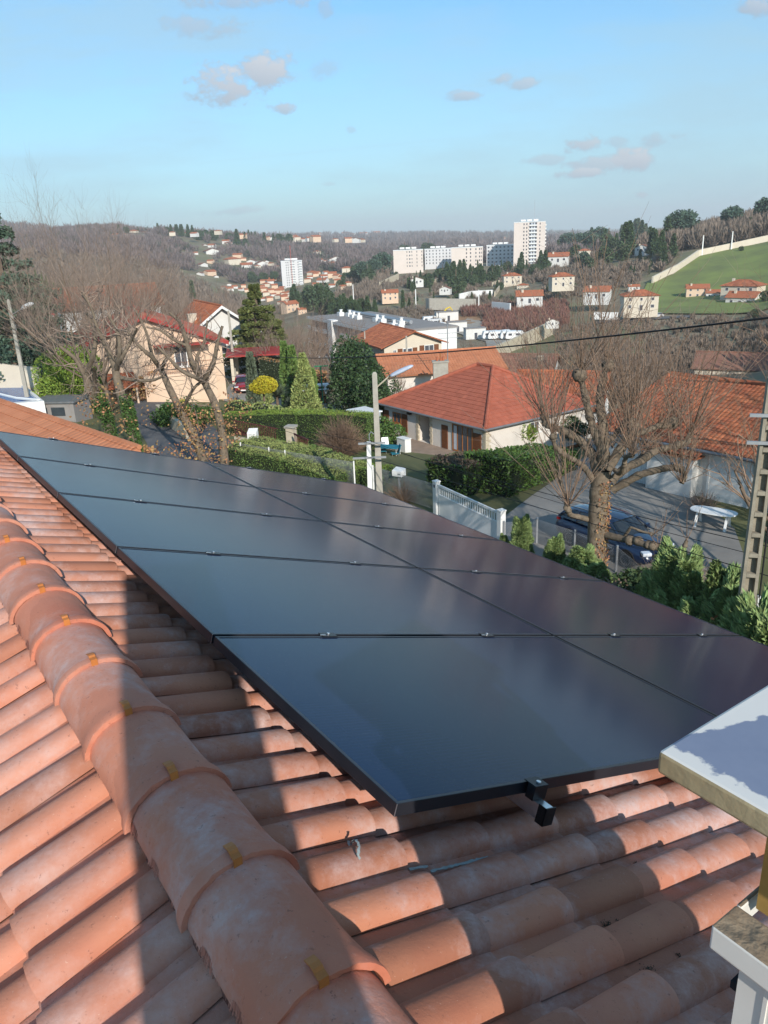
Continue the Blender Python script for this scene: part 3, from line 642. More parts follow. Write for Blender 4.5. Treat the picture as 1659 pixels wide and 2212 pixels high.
    # nothing else here: rails are separate
# end clamps on the near edge and the rails under the panels
for vi, v in enumerate((0.50, 1.405, 2.405, 3.31)):
    root = bpy.data.objects.new('mounting_rail', None); COL.objects.link(root); Mx = FR.copy(); Mx.translation = fr_r(0, v, 0); root.matrix_world = Mx
    tag(root, ['metal rail end with clamp sticking out below the near panel corner', 'mounting rail running under the middle of the upper panel column', 'mounting rail running below the middle of the lower panel column', 'mounting rail running near the lower edge of the panels'][vi], 'rail', 'mounting rails under the panels')
    mb = MB(); lb(mb, -0.075, 5.75, -0.018, 0.018, -0.082, -0.038); mb.build('rail', M_alu, root)
    mb = MB(); lb(mb, -0.079, -0.075, -0.021, 0.021, -0.088, -0.034); lb(mb, -0.079, -0.05, -0.021, -0.0185, -0.088, -0.034); mb.build('end_cap', M_blackalu, root)
    mb = MB(); lb(mb, -0.030, -0.001, -0.028, 0.028, -0.037, 0.004, 0); lb(mb, -0.030, 0.016, -0.028, 0.028, 0.0042, 0.0075, 0); mb.tube([(-0.014, 0, 0.0075), (-0.014, 0, 0.013)], 0.0075, 12, 1); mb.build('end_clamp', [M_blackalu, M_alu], root, bevel=0.001)
# ------------------------------------------------------------ unseen block added behind the viewer, casting the viewer's own shadow on the roof
M_blocker = mat('shadow_block_render', (0.60, 0.54, 0.44), 0.9, (0.5, 0.45, 0.37), 3)
SH = Vector((-SUN_DIR.x, -SUN_DIR.y, 0)).normalized(); SP = Vector((-SH.y, SH.x, 0)); SP = SP if SP.dot(HV) > 0 else -SP
def stack(name, label, ta, tb, back, ztop_pt, depth):
    """an added block whose sides throw their shadow edges across two points of the roof"""
    ca = ta if isinstance(ta, float) else ta.dot(SP); cb = tb.dot(SP); zt = ztop_pt.z + ((ztop_pt.dot(SH) - back) * math.tan(R(SUN_EL)))
    A2 = SP * ca + SH * back; B2 = SP * cb + SH * back; Cc, Dd = B2 - SH * depth, A2 - SH * depth; zb_ = -4.2
    root = empty(name, label, 'chimney', (A2.x, A2.y, zb_))
    mb = MB(); mb.hexa([(p.x, p.y, zb_) for p in (A2, B2, Cc, Dd)] + [(p.x, p.y, zt) for p in (A2, B2, Cc, Dd)]); under(mb.build('shaft', M_blocker), root)
    ce = (A2 + B2 + Cc + Dd) / 4
    mb = MB(); mb.cyl((ce.x, ce.y, zt), 0.09, 0.02, 12); under(mb.build('pot', M_ochre), root)  # disc topping the added shadow block
stack('shadow_block', 'tall narrow block added behind the viewpoint to cast the viewer shadow', -0.15, fr_r(0.527, -0.064, -0.12), -0.75, fr_r(2.3, 0.2, -0.12), 0.4)
# ------------------------------------------------------------ materials of the town
M_red = mat('roof_red_concrete', (0.41, 0.122, 0.07), 0.8, (0.35, 0.10, 0.058), 2.0, isl=0.10, bump=0.3, bscale=20)
M_orange = mat('roof_orange_clay', (0.42, 0.145, 0.065), 0.85, (0.33, 0.10, 0.05), 1.2, isl=0.22, bump=0.3, bscale=20)
M_orange2 = mat('roof_orange_new', (0.50, 0.20, 0.10), 0.8, (0.44, 0.165, 0.08), 1.0, isl=0.08)
M_brown = mat('roof_brown_clay', (0.27, 0.13, 0.085), 0.88, (0.20, 0.10, 0.07), 1.0, isl=0.18)
M_greyroof = mat('roof_grey', (0.25, 0.225, 0.21), 0.9, (0.28, 0.26, 0.24), 0.8)
M_wallw = mat('wall_white', (0.70, 0.68, 0.64), 0.9, (0.62, 0.60, 0.56), 0.6)
M_wallc = mat('wall_cream', (0.66, 0.58, 0.46), 0.9, (0.60, 0.52, 0.41), 0.6)
M_wallp = mat('wall_peach', (0.72, 0.53, 0.38), 0.9, (0.66, 0.47, 0.33), 0.5)
M_wallg = mat('wall_greige', (0.70, 0.64, 0.57), 0.92, (0.64, 0.58, 0.51), 0.8, bump=0.3, bscale=30)
M_wallpk = mat('wall_pink', (0.48, 0.30, 0.26), 0.9, (0.42, 0.26, 0.22), 0.8)
M_stone = mat('stone_pale', (0.60, 0.52, 0.38), 0.9, (0.45, 0.38, 0.28), 3, bump=0.5)
M_concrete = mat('concrete', (0.42, 0.39, 0.33), 0.9, (0.34, 0.31, 0.26), 2, bump=0.3)
M_conc2 = mat('concrete_old', (0.33, 0.29, 0.22), 0.92, (0.24, 0.21, 0.16), 3, bump=0.4)
M_wood = mat('wood_brown', (0.20, 0.075, 0.03), 0.6, (0.14, 0.05, 0.02), 3, stretch=(1, 1, 6))
M_woodl = mat('wood_orange', (0.38, 0.15, 0.05), 0.5, (0.30, 0.11, 0.035), 3)
M_pane = mat('window_glass', (0.03, 0.04, 0.05), 0.08, (0.05, 0.06, 0.07), 1, spec=0.8)
M_panelit = mat('window_dark', (0.06, 0.065, 0.08), 0.25, (0.10, 0.10, 0.11), 0.6, spec=0.6)
M_trim = mat('trim_white', (0.78, 0.77, 0.74), 0.6, (0.70, 0.69, 0.66), 2)
M_gutter = mat('gutter_grey', (0.25, 0.25, 0.26), 0.5, (0.2, 0.2, 0.2), 2, metal=0.4)
M_fascia = mat('fascia_red', (0.38, 0.045, 0.035), 0.6, (0.30, 0.035, 0.03), 2)
M_curtain = mat('curtain', (0.55, 0.58, 0.62), 0.9, (0.45, 0.48, 0.52), 6)
M_asph = mat('asphalt_street', (0.095, 0.095, 0.10), 0.9, (0.14, 0.135, 0.13), 0.5, bump=0.3, bscale=12)
M_drive = mat('driveway_grey', (0.27, 0.25, 0.225), 0.92, (0.21, 0.195, 0.175), 0.45, bump=0.4, bscale=10)
M_patio = mat('patio_paving', (0.34, 0.25, 0.19), 0.9, (0.27, 0.20, 0.15), 1.6, bump=0.3)
M_gravel = mat('gravel_pale', (0.36, 0.33, 0.28), 0.95, (0.28, 0.25, 0.21), 1.0, bump=0.5)
M_lawn = mat('lawn', (0.085, 0.125, 0.028), 0.95, (0.055, 0.085, 0.02), 0.8, detail=8, bump=0.6, bscale=30)
M_field = mat('field_green', (0.21, 0.25, 0.065), 0.95, (0.135, 0.15, 0.055), 0.06, detail=12, bump=0.5, bscale=1.5, lo=0.4, hi=0.7)
M_olive = mat('field_olive', (0.17, 0.18, 0.07), 0.95, (0.13, 0.13, 0.055), 0.06, detail=9, bump=0.5, bscale=1.5)
M_black = mat('black_rubber', (0.015, 0.015, 0.015), 0.8)
M_steel = mat('steel_grey', (0.45, 0.46, 0.47), 0.45, (0.38, 0.39, 0.4), 3, metal=0.6)
M_wpl = mat('white_plastic', (0.80, 0.80, 0.78), 0.45, (0.74, 0.74, 0.72), 3)

def tiled(mb, O, E, U, poly, pitch=0.22, course=0.36, h=0.035, seg=4, lift=0.02, m=0):
    """rows of tiles over one roof plane; poly in (along eave, up slope) metres; every tile an island"""
    O, E, U = Vector(O), Vector(E).normalized(), Vector(U).normalized(); Nn = E.cross(U); Nn = Nn if Nn.z > 0 else -Nn; Nn.normalize()
    s0 = min(p[0] for p in poly); s1 = max(p[0] for p in poly); n = len(poly); s = s0 + pitch / 2
    while s < s1:
        ts = []
        for i in range(n):
            a, b = poly[i], poly[(i + 1) % n]
            if (a[0] - s) * (b[0] - s) < 0: ts.append(a[1] + (b[1] - a[1]) * (s - a[0]) / (b[0] - a[0]))
        if len(ts) >= 2:
            t0, t1 = min(ts), max(ts); k = math.floor(t0 / course)
            while k * course < t1:
                ta, tb = max(t0, k * course), min(t1, (k + 1) * course); k += 1
                if tb - ta < 0.03: continue
                P = []
                for t, l in ((ta, lift), (tb, 0.0)):
                    for q in range(seg + 1):
                        a = math.pi * q / seg
                        P.append(O + E * (s - math.cos(a) * pitch / 2) + U * t + Nn * (l + h * math.sin(a)))
                P += [p - Nn * lift * 1.3 for p in P[:seg + 1]]; g = seg + 1
                mb.add(P, [(q, q + 1, g + q + 1, g + q) for q in range(seg)] + [(2 * g + q, 2 * g + q + 1, q + 1, q) for q in range(seg)], m)
        s += pitch
def ridge_bar(mb, a, b, r=0.12, n=8, m=0):
    a, b = Vector(a), Vector(b); L_ = (b - a).length; k = max(1, int(L_ / 0.42)); d = (b - a) / k
    for i in range(k): mb.tube([a + d * i, a + d * (i + 1.06)], [r * 1.06, r * 0.93], n, m)
def window(root, x, z, w, h, y=0.0, side='f', frame=M_trim, pane=M_panelit, mull=1, sill=True, shut=None, depth=9.0, W=10.0, name='window', shut_open=True):
    """window standing proud of a wall. side f front (y=0, out -y), b back, r right (x=W, out +x), l left"""
    def bx(mb, a0, a1, z0, z1, o0, o1, m=0):
        if side == 'f': mb.box2(a0, a1, y - o1, y - o0, z0, z1, m)
        elif side == 'b': mb.box2(a0, a1, depth + o0, depth + o1, z0, z1, m)
        elif side == 'r': mb.box2(W + o0, W + o1, a0, a1, z0, z1, m)
        else: mb.box2(-o1, -o0, a0, a1, z0, z1, m)
    f = MB(); t = min(0.08, w * 0.1)
    bx(f, x - w / 2, x - w / 2 + t, z, z + h, 0.003, 0.05); bx(f, x + w / 2 - t, x + w / 2, z, z + h, 0.003, 0.05)
    bx(f, x - w / 2 + t, x + w / 2 - t, z + h - t, z + h, 0.003, 0.048); bx(f, x - w / 2 + t, x + w / 2 - t, z, z + t, 0.003, 0.048)
    for i in range(1, mull + 1):
        c = x - w / 2 + w * i / (mull + 1); bx(f, c - 0.03, c + 0.03, z + t, z + h - t, 0.003, 0.044)
    if sill: bx(f, x - w / 2 - 0.12, x + w / 2 + 0.12, z - 0.09, z - 0.003, 0.003, 0.14)
    o = f.build(name, frame, root)
    p = MB(); bx(p, x - w / 2 + t, x + w / 2 - t, z + t, z + h - t, 0.002, 0.016); p.build('pane', pane, o)
    if shut is not None:
        for sg in (-1, 1):
            s = MB(); sw = w / 2; c = x + sg * (w / 2 + sw / 2 + 0.03); bx(s, c - sw / 2, c + sw / 2, z, z + h, 0.003, 0.04)
            k = z + 0.06
            while k < z + h - 0.06: bx(s, c - sw / 2 + 0.05, c + sw / 2 - 0.05, k, k + 0.03, 0.04, 0.05); k += 0.09
            s.build('shutter', shut, root)
    return o
def gable_house(label, cat, loc, rz, W, D, H, rise, wall, roof, over=0.4, ridge='x', name='house', group=None, wins=(), chimney=None, tiles=True, pitch=0.25, fascia=None, course=0.4):
    """origin at the front left ground corner, x along the front, y away. ridge along x or y"""
    root = empty(name, label, cat, loc, rz, group)
    w = MB(); zb = -2.5
    if ridge == 'y':
        w.add([(0, 0, zb), (W, 0, zb), (W, 0, H), (W / 2, 0, H + rise), (0, 0, H), (0, D, zb), (W, D, zb), (W, D, H), (W / 2, D, H + rise), (0, D, H)],
              [(0, 1, 2, 3, 4), (9, 8, 7, 6, 5), (1, 6, 7, 2), (5, 0, 4, 9), (2, 7, 8, 3), (3, 8, 9, 4)])
    else:
        w.add([(0, 0, zb), (0, D, zb), (0, D, H), (0, D / 2, H + rise), (0, 0, H), (W, 0, zb), (W, D, zb), (W, D, H), (W, D / 2, H + rise), (W, 0, H)],
              [(4, 3, 2, 1, 0), (5, 6, 7, 8, 9), (0, 5, 9, 4), (1, 2, 7, 6), (2, 3, 8, 7), (3, 4, 9, 8)])
    w.build('wall', wall, root)
    half = (W if ridge == 'y' else D) / 2; sl = math.hypot(half, rise); k = (half + over) / half; L_ = (D if ridge == 'y' else W) + 2 * over; z0 = H + 0.09 - rise * over / half
    r = MB(); t = 0.12
    for sg in (-1, 1):
        if ridge == 'y':
            E = Vector((0, 1, 0)); ex = W / 2 + sg * (W / 2 + over); O = Vector((ex, -over, z0)); Uv = Vector((-sg * half, 0, rise)).normalized()
        else:
            E = Vector((1, 0, 0)); ey = D / 2 + sg * (D / 2 + over); O = Vector((-over, ey, z0)); Uv = Vector((0, -sg * half, rise)).normalized()
        Ls = sl * k; Nn = E.cross(Uv); Nn = Nn if Nn.z > 0 else -Nn
        P = [O, O + E * L_, O + E * L_ + Uv * Ls, O + Uv * Ls]; r.add([p - Nn * t for p in P] + [p - Nn * 0.005 for p in P], [(0, 3, 2, 1), (4, 5, 6, 7), (0, 1, 5, 4), (1, 2, 6, 5), (2, 3, 7, 6), (3, 0, 4, 7)])
        if tiles: tiled(r, O, E, Uv, [(0, 0), (L_, 0), (L_, Ls), (0, Ls)], pitch, course, 0.05, 3)
    top = H + rise + 0.12
    if ridge == 'y': ridge_bar(r, (W / 2, -over, top), (W / 2, D + over, top), 0.13)
    else: ridge_bar(r, (-over, D / 2, top), (W + over, D / 2, top), 0.13)
    ro = r.build('roof', roof, root)
    if fascia:
        f = MB()
        for (a, b) in (((-over, -over - 0.02), (W / 2, -over - 0.02)), ((W / 2, -over - 0.02), (W + over, -over - 0.02))):
            za = z0 if a[0] != W / 2 else H + rise + 0.09; zb2 = z0 if b[0] != W / 2 else H + rise + 0.09
            f.add([(a[0], a[1], za - 0.28), (b[0], b[1], zb2 - 0.28), (b[0], b[1], zb2 + 0.05), (a[0], a[1], za + 0.05), (a[0], a[1] - 0.06, za - 0.28), (b[0], b[1] - 0.06, zb2 - 0.28), (b[0], b[1] - 0.06, zb2 + 0.05), (a[0], a[1] - 0.06, za + 0.05)],
                  [(0, 1, 2, 3), (7, 6, 5, 4), (4, 5, 1, 0), (5, 6, 2, 1), (6, 7, 3, 2), (7, 4, 0, 3)])
        f.build('fascia', fascia, root)
    for wd in wins:
        kw = dict(wd); window(root, W=W, depth=D, **kw)
    if chimney:
        c = MB(); x, y, w2, h2 = chimney; c.box((x, y, h2 / 2 + H), (w2, w2 * 0.8, h2)); c.box((x, y, H + h2 + 0.05), (w2 + 0.12, w2 * 0.8 + 0.12, 0.1)); c.build('chimney', M_wallc, ro)
    return root
def hip_roof(mb, x0, x1, y0, y1, z, rise, pitch=0.3, course=0.36, h=0.03, m=0, seg=3, rl=None, r=0.12, base=True):
    """hip roof over a rectangle, ridge along x; rl = (xa, xb) of the ridge"""
    ym = (y0 + y1) / 2; hw = (y1 - y0) / 2; xa, xb = rl or (x0 + hw, x1 - hw)
    A, B, C_, D_ = Vector((x0, y0, z)), Vector((x1, y0, z)), Vector((x1, y1, z)), Vector((x0, y1, z)); Ra, Rb = Vector((xa, ym, z + rise)), Vector((xb, ym, z + rise))
    if base: mb.add([A, B, C_, D_, Ra, Rb], [(0, 1, 5, 4), (1, 2, 5), (2, 3, 4, 5), (3, 0, 4), (3, 2, 1, 0)], m)
    for (P, Q, T1, T2) in ((A, B, Rb, Ra), (B, C_, Rb, Rb), (C_, D_, Ra, Rb), (D_, A, Ra, Ra)):
        E = (Q - P).normalized(); v = T1 - P; Uv = (v - E * v.dot(E)); Ls = Uv.length; Uv.normalize(); Nn = E.cross(Uv)
        poly = [(0, 0), ((Q - P).length, 0), ((T1 - P).dot(E), Ls)] + ([((T2 - P).dot(E), Ls)] if (T1 - T2).length > 0.01 else [])
        tiled(mb, P + Vector((0, 0, 0.01)), E, Uv, poly, pitch, course, h, seg, 0.025, m)
    for a, b in ((A, Ra), (B, Rb), (C_, Rb), (D_, Ra), (Ra, Rb)): ridge_bar(mb, a + Vector((0, 0, 0.06)), b + Vector((0, 0, 0.06)), r, 8, m)
def crop(ox, oy, s): return lambda x, y: ((ox + x * s) / 4, (oy + y * s) / 4)
c1 = crop(0, 1250, .5425); c2 = crop(750, 1250, .5124); c3 = crop(1450, 1350, .5425); c4 = crop(2100, 1350, .5859); c5 = crop(1500, 1800, .6631); c6 = crop(2200, 1800, .5256)

# ------------------------------------------------------------ central house with the red hip roof
Bc = PT(*c3(907, 680), 47.5); hx = Vector((0.569, -0.822, 0)).normalized(); hy = Vector((-hx.y, hx.x, 0))
EZ = Bc.z; L1, D1 = 11.0, 9.4; gz = -13.62
corner = Vector((Bc.x, Bc.y, 0)) - hx * 0.35 + hy * 0.35
org = corner - hx * L1; org.z = gz; RZ = math.atan2(hx.y, hx.x)
ch_ = empty('house', 'bungalow with a red hip roof and brown wooden shutters behind the white gate', 'house', tuple(org), RZ)
Hh = EZ - gz
def loc_of(px, py, y=0.0):      # where a bearing meets the plane of the facade
    d = Vector(px_dir(px, py)); P0 = org + hy * y; t = P0.dot(hy) / d.dot(hy) if False else (Vector((P0.x, P0.y, 0)).dot(hy)) / d.dot(hy)
    p = d * t; return (p - org).dot(hx), p.z - gz
mb = MB(); xr0, _ = loc_of(*c3(408, 700)); xr1, _ = loc_of(*c3(505, 700)); DR = 1.6
zb = -3.2
mb.box2(0, xr0, 0, D1, zb, Hh - 0.02); mb.box2(xr1, L1, 0, D1, zb, Hh - 0.02); mb.box2(xr0, xr1, DR, D1, zb, Hh - 0.02); mb.box2(xr0, xr1, 0, DR, zb, -0.02)
mb.build('wall', M_wallg, ch_)
for x in (xr0 - 0.02, xr1 + 0.02, L1 - 0.0):
    z = 0.0; i = 0; mb = MB()
    while z < Hh - 0.12:
        w = 0.30 if i % 2 else 0.20
        if x < L1 - 0.1: mb.box2(x - w / 2, x + w / 2, -0.035, 0.10, z, z + 0.17)
        else: mb.box2(L1 - w, L1 + 0.03, -0.035, 0.28 if i % 2 else 0.42, z, z + 0.17)
        z += 0.185; i += 1
    mb.build('quoin', M_stone, ch_)
mb = MB(); hip_roof(mb, -0.35, L1 + 0.35, -0.35, D1 + 0.35, Hh, 2.75, 0.30, 0.37, 0.018, rl=(5.0, 6.6), r=0.13); mb.build('roof', M_red, ch_)
mb = MB(); 
for (a, b) in (((-0.42, -0.42), (L1 + 0.42, -0.42)), ((L1 + 0.42, -0.42), (L1 + 0.42, D1 + 0.42)), ((-0.42, D1 + .42), (-0.42, -0.42))): mb.tube([(*a, Hh - 0.02), (*b, Hh - 0.02)], 0.075, 8)
mb.build('gutter', M_gutter, ch_)
mb = MB(); mb.box2(-0.33, L1 + 0.33, -0.33, D1 + 0.33, Hh - 0.10, Hh - 0.03); mb.build('soffit', M_trim, ch_)
def shutter(px0, px1, py_t, py_b, name='shutter'):
    x0, zt = loc_of(*c3(px0, py_t)); x1, zb_ = loc_of(*c3(px1, py_b)); x1b, _ = loc_of(*c3(px1, py_t)); s = MB(); z0_ = max(0.02, zb_); s.box2(x0, x1, -0.05, -0.004, z0_, min(Hh - 0.12, zt)); z = z0_ + 0.08
    while z < min(Hh - 0.12, zt) - 0.08: s.box2(x0 + 0.06, x1 - 0.06, -0.062, -0.05, z, z + 0.04); z += 0.1
    s.build(name, M_wood, ch_)
shutter(157, 200, 528, 683); shutter(290, 335, 560, 719); shutter(585, 632, 640, 888); shutter(818, 876, 700, 935)
x0, zt = loc_of(*c3(224, 545)); x1, zb_ = loc_of(*c3(288, 690)); zb_ = 0.85
f = window(ch_, (x0 + x1) / 2, zb_, x1 - x0, min(zt, Hh - 0.2) - zb_, frame=M_woodl, sill=True, mull=1)
x0, zt = loc_of(*c3(664, 655)); x1, zb_ = loc_of(*c3(815, 920))
f = window(ch_, (x0 + x1) / 2, 0.05, x1 - x0, Hh - 0.25, frame=M_woodl, sill=False, mull=3, name='french_window')
mb = MB(); mb.box2(x0 + 0.15, x0 + 0.5, -0.034, -0.018, 0.15, Hh - 0.35); mb.build('curtain', M_curtain, f)
mb = MB(); mb.box2(xr0 + 0.55, xr1 - 0.05, DR - 0.06, DR - 0.004, 0.0, 2.05); d_ = mb.build('door', M_wood, ch_)
mb = MB(); mb.box2(xr0 + 0.62, xr0 + 0.70, DR - 0.10, DR - 0.06, 0.95, 1.05); mb.build('handle', M_steel, d_)
mb = MB(); mb.box2(xr0 - 0.9, xr0 - 0.6, -0.28, -0.02, Hh - 0.32, Hh - 0.16); mb.build('wall_lamp', M_black, ch_)
# basement garage door and small window on the right side
mb = MB(); mb.box2(L1 + 0.004, L1 + 0.05, 6.6, 9.0, -2.6, -0.5); mb.build('garage_door', M_wood, ch_)
window(ch_, 4.3, 1.1, 0.9, 0.75, side='r', W=L1, depth=D1)
mb = MB(); mb.tube([(L1 + 0.1, D1 + 0.02, Hh - 0.1), (L1 + 0.1, D1 + 0.02, -2.8)], 0.05, 8); mb.build('downpipe', M_trim, ch_)
# terrace in front
def hl(x, y): p = org + hx * x + hy * y; return (p.x, p.y)
tp = MB(); tp.box2(-0.5, L1 + 0.2, -5.5, 0, -0.7, -0.012); o = tp.build('patio', M_patio); o.location = org; o.rotation_euler = (0, 0, RZ); tag(o, kind='structure')
# ------------------------------------------------------------ annex with the long orange barrel roof
ex = Vector((0.612, -0.791, 0)).normalized(); ey = Vector((-ex.y, ex.x, 0)); AZ = math.atan2(ex.y, ex.x)
sc_ = 37.8 / 37.0; A0 = Vector((11.5, 37.7, 0)) * sc_; A0.z = -12.35
ax_ = empty('annex_house', 'long low house with an orange barrel tile hip roof behind the plane tree', 'house', tuple(A0), AZ)
Ha = -9.65 * sc_ + 12.35; La, Da = 13.5, 12.2
mb = MB(); mb.box2(-0.7, La, 0.45, Da, -1.2, Ha - 0.05); mb.box2(2.3, 4.7, -0.12, 0.45, -1.2, Ha - 0.35); mb.build('wall', M_wallw, ax_)
mb = MB(); hip_roof(mb, -1.1, La + 3.0, 0, Da + 0.2, Ha, 2.05, 0.23, 0.38, 0.055, seg=4, rl=(-0.7, La + 2.6), r=0.14); mb.build('roof', M_orange, ax_)
# small porch roof
mb = MB(); tiled(mb, Vector((2.1, -0.45, Ha - 0.28)), Vector((1, 0, 0)), Vector((0, 0.95, 0.31)), [(0, 0), (2.9, 0), (2.9, 1.2), (0, 1.2)], 0.23, 0.38, 0.05, 4); mb.box2(2.1, 5.0, -0.45, 0.4, Ha - 0.42, Ha - 0.36); mb.build('porch_roof', M_orange, ax_)
mb = MB(); mb.tube([(-1.1, -0.06, Ha - 0.03), (La + 3, -0.06, Ha - 0.03)], 0.08, 8); mb.build('gutter', M_gutter, ax_)
mb = MB(); mb.box2(0.6, 2.1, 0.40, 0.447, 0, 2.2)
for i in range(12): mb.box2(0.64 + i * 0.12, 0.70 + i * 0.12, 0.375, 0.40, 0.02, 2.18)
mb.build('garage_door', M_trim, ax_)
mb = MB(); mb.box2(5.3, 7.2, 0.41, 0.446, 0, 2.15); mb.box2(5.2, 5.3, 0.35, 0.446, 0, 2.25); mb.box2(7.2, 7.3, 0.35, 0.446, 0, 2.25); mb.box2(5.3, 7.2, 0.35, 0.446, 2.15, 2.25); mb.build('door', M_trim, ax_)
f = MB()
for x in (7.6, 9.1, 10.6, 12.1): f.box2(x, x + 0.07, 0.36, 0.446, 0.0, 2.45)
f.box2(7.67, 12.1, 0.36, 0.446, 1.15, 1.22); f.box2(7.67, 12.1, 0.36, 0.446, 2.38, 2.45); f = f.build('window', M_gutter, ax_)
M_block = mat('glass_block', (0.34, 0.35, 0.37), 0.35, (0.26, 0.27, 0.30), 5)
p = MB(); p.box2(7.67, 12.1, 0.42, 0.445, 0.02, 2.38)
for i in range(12): p.box2(7.7, 12.08, 0.405, 0.42, 0.06 + i * 0.19, 0.19 + i * 0.19)
p.build('pane', M_block, f)
mb = MB(); mb.box((13.0, 4.4, Ha + 1.75), (0.25, 0.3, 0.5)); mb.build('roof_vent', M_trim, ax_)
# orange roofed house between the two
E2 = GD(548, 64); gable_house('orange tiled house part behind the red hip roof at its right', 'house', (10.2, 59.0, -15.8), RZ + 0.6, 6.5, 8.0, 3.2, 1.9, M_wallw, M_orange, ridge='x', wins=[dict(x=8, z=1.2, w=1.0, h=1.1, side='r')])
# ------------------------------------------------------------ houses behind
def place(px, D, py_base=None):
    p = GD(px, D); return p
# cream house with gable and brown shutters (orange roof)
def at(px, py, D): return PT(px, py, D)
eg = at(*c3(150, 118), 118); n_ = R(-38)
pc_ = at(384, 346, 112)
gable_house('cream gabled house with brown shutters and an old orange roof, left of the antenna mast', 'house', (pc_.x, pc_.y, pc_.z - 4.6), R(20), 9.0, 12.5, 4.6, 1.7, M_wallc, M_orange, ridge='y', over=0.8, pitch=0.4, course=0.5,
            wins=[dict(x=3.6, z=2.9, w=1.5, h=1.1, shut=M_wood), dict(x=7.0, z=2.8, w=1.5, h=1.4, shut=M_wood), dict(x=1.6, z=3.1, w=0.5, h=0.8)])
p0 = at(*c3(150, 235), 86)
gable_house('low house with a clean orange tile roof and a grey chimney behind the red roof', 'house', (p0.x + 0.5, p0.y, p0.z - 3.6), R(10), 13.2, 8.0, 3.0, 1.55, M_wallg, M_orange2, ridge='x', over=0.6, pitch=0.32, course=0.45, wins=[dict(x=8.6, z=0.9, w=1.2, h=1.2)])
ck = empty('chimney_with_aerial', 'grey square chimney with orange pots and a tall aerial mast beside it', 'chimney', tuple(at(*c3(575, 260), 82)))
o0 = at(*c3(575, 270), 82); tp_ = at(*c3(575, 190), 82); u_ = (tp_.z - o0.z)
mb = MB(); mb.box((0, 0, u_ / 2 - 0.6), (1.55, 0.9, u_ + 1.2)); mb.box((0, 0, u_ + 0.06), (1.75, 1.1, 0.14)); mb.build('stack', M_concrete, ck)
for dx in (-0.35, 0.05, 0.30):
    mb = MB(); mb.cyl((dx, 0, u_ + 0.13), 0.14, 0.4, 8, r2=0.11); mb.build('pot', M_orange, ck)
mb = MB(); mb.cyl((0.02, 0, u_ + 0.13), 0.10, 0.9, 8, r2=0.05); mb.build('tall_pot', M_woodl, ck)
mb = MB(); mb.tube([(0.78, 0, -1), (0.78, 0, u_ + 4.2)], 0.05, 6)
for z_ in (u_ + 2.9, u_ + 3.35, u_ + 2.4): mb.tube([(-0.2, 0, z_), (1.9, 0.1, z_ + 0.05)], 0.03, 4)
for i in range(6): mb.tube([(-0.1 + i * 0.35, -0.3, u_ + 2.9), (-0.1 + i * 0.35, 0.35, u_ + 2.9)], 0.02, 4)
mb.build('aerial', M_steel, ck)
p0 = at(*c3(850, 190), 120)
r_ = gable_house('orange roofed house with a small satellite dish just behind the red roof apex', 'house', (p0.x - 1.0, p0.y, p0.z - 4.4), R(-22), 12, 9, 3.0, 2.2, M_wallw, M_brown, ridge='x', over=0.5, pitch=0.4, course=0.5, chimney=(10, 3, 0.8, 2.2))
# the pale apartment building with pink balconies
PA, PB = at(*crop(700, 750, .4822)(1105, 1075), 190), at(*crop(1400, 750, .4822)(270, 1180), 150)
PC = at(*crop(1400, 750, .4822)(500, 1150), 158)
zt = (PA.z + PB.z) / 2 - 0.2
vb = Vector((PB.x - PA.x, PB.y - PA.y, 0)); Wb = vb.length; rzb = math.atan2(vb.y, vb.x)
apt = empty('apartment_building', 'long three storey block with pink balconies and a flat grey roof with white flues', 'building', (PA.x, PA.y, zt - 10.5), rzb)
mb = MB(); mb.box2(0, Wb, 0.9, 16, -6, 10.2); mb.build('wall', M_wallpk, apt)
mb = MB(); mb.box2(-0.2, Wb + 0.2, -0.3, 16.3, 10.2, 10.55); mb.box2(0.4, Wb - 0.4, 0.3, 15.7, 10.55, 10.62); mb.build('roof', M_greyroof, apt)
mb = MB(); mb.box2(-0.2, Wb + 0.2, -0.36, -0.30, 10.05, 10.62); mb.box2(-0.1, 0.05, 0.9, 16, -6, 10.2); mb.box2(Wb + 0.003, Wb + 0.15, 0.9, 16.0, -6, 10.2); mb.build('parapet', M_trim, apt)
for fl in range(4):
    for i in range(6):
        xa = 0.5 + i * (Wb - 1) / 6; xb = xa + (Wb - 1) / 6 - 1.2
        if i == 2: continue
        m_ = MB(); m_.box2(xa, xb, -0.45, 0.9, fl * 3 + 0.6 - 2, fl * 3 + 0.8 - 2); m_.box2(xa, xb, -0.5, -0.45, fl * 3 + 0.6 - 2, fl * 3 + 1.6 - 2); m_.build('balcony', M_trim, apt)
        window(apt, (xa + xb) / 2, fl * 3 + 0.8 - 2 + 0.2, 2.4, 1.9, y=0.9, sill=False)
mb = MB(); mb.box2(0.5 + 2 * (Wb - 1) / 6, 0.5 + 2 * (Wb - 1) / 6 + 2.6, -0.6, 0.9, -5, 10.9); mb.build('stair_tower', M_trim, apt)
for i, (x, y) in enumerate(((6, 6), (9, 7), (14, 6), (17, 6), (25, 7), (28, 7), (35, 8), (38, 5), (41, 5))):
    x = x * Wb / 44; m_ = MB(); m_.box((x, y, 11.0), (1.7, 1.2, 0.9)); m_.box((x + 0.3, y, 11.7), (0.5, 0.5, 0.6)); m_.box((x + 0.3, y, 12.05), (0.7, 0.7, 0.1)); m_.build('flue', M_trim, apt)
mb = MB(); mb.tube([(4, 9, 11.3), (Wb - 6, 9, 11.3)], 0.4, 8); mb.build('duct', M_steel, apt)
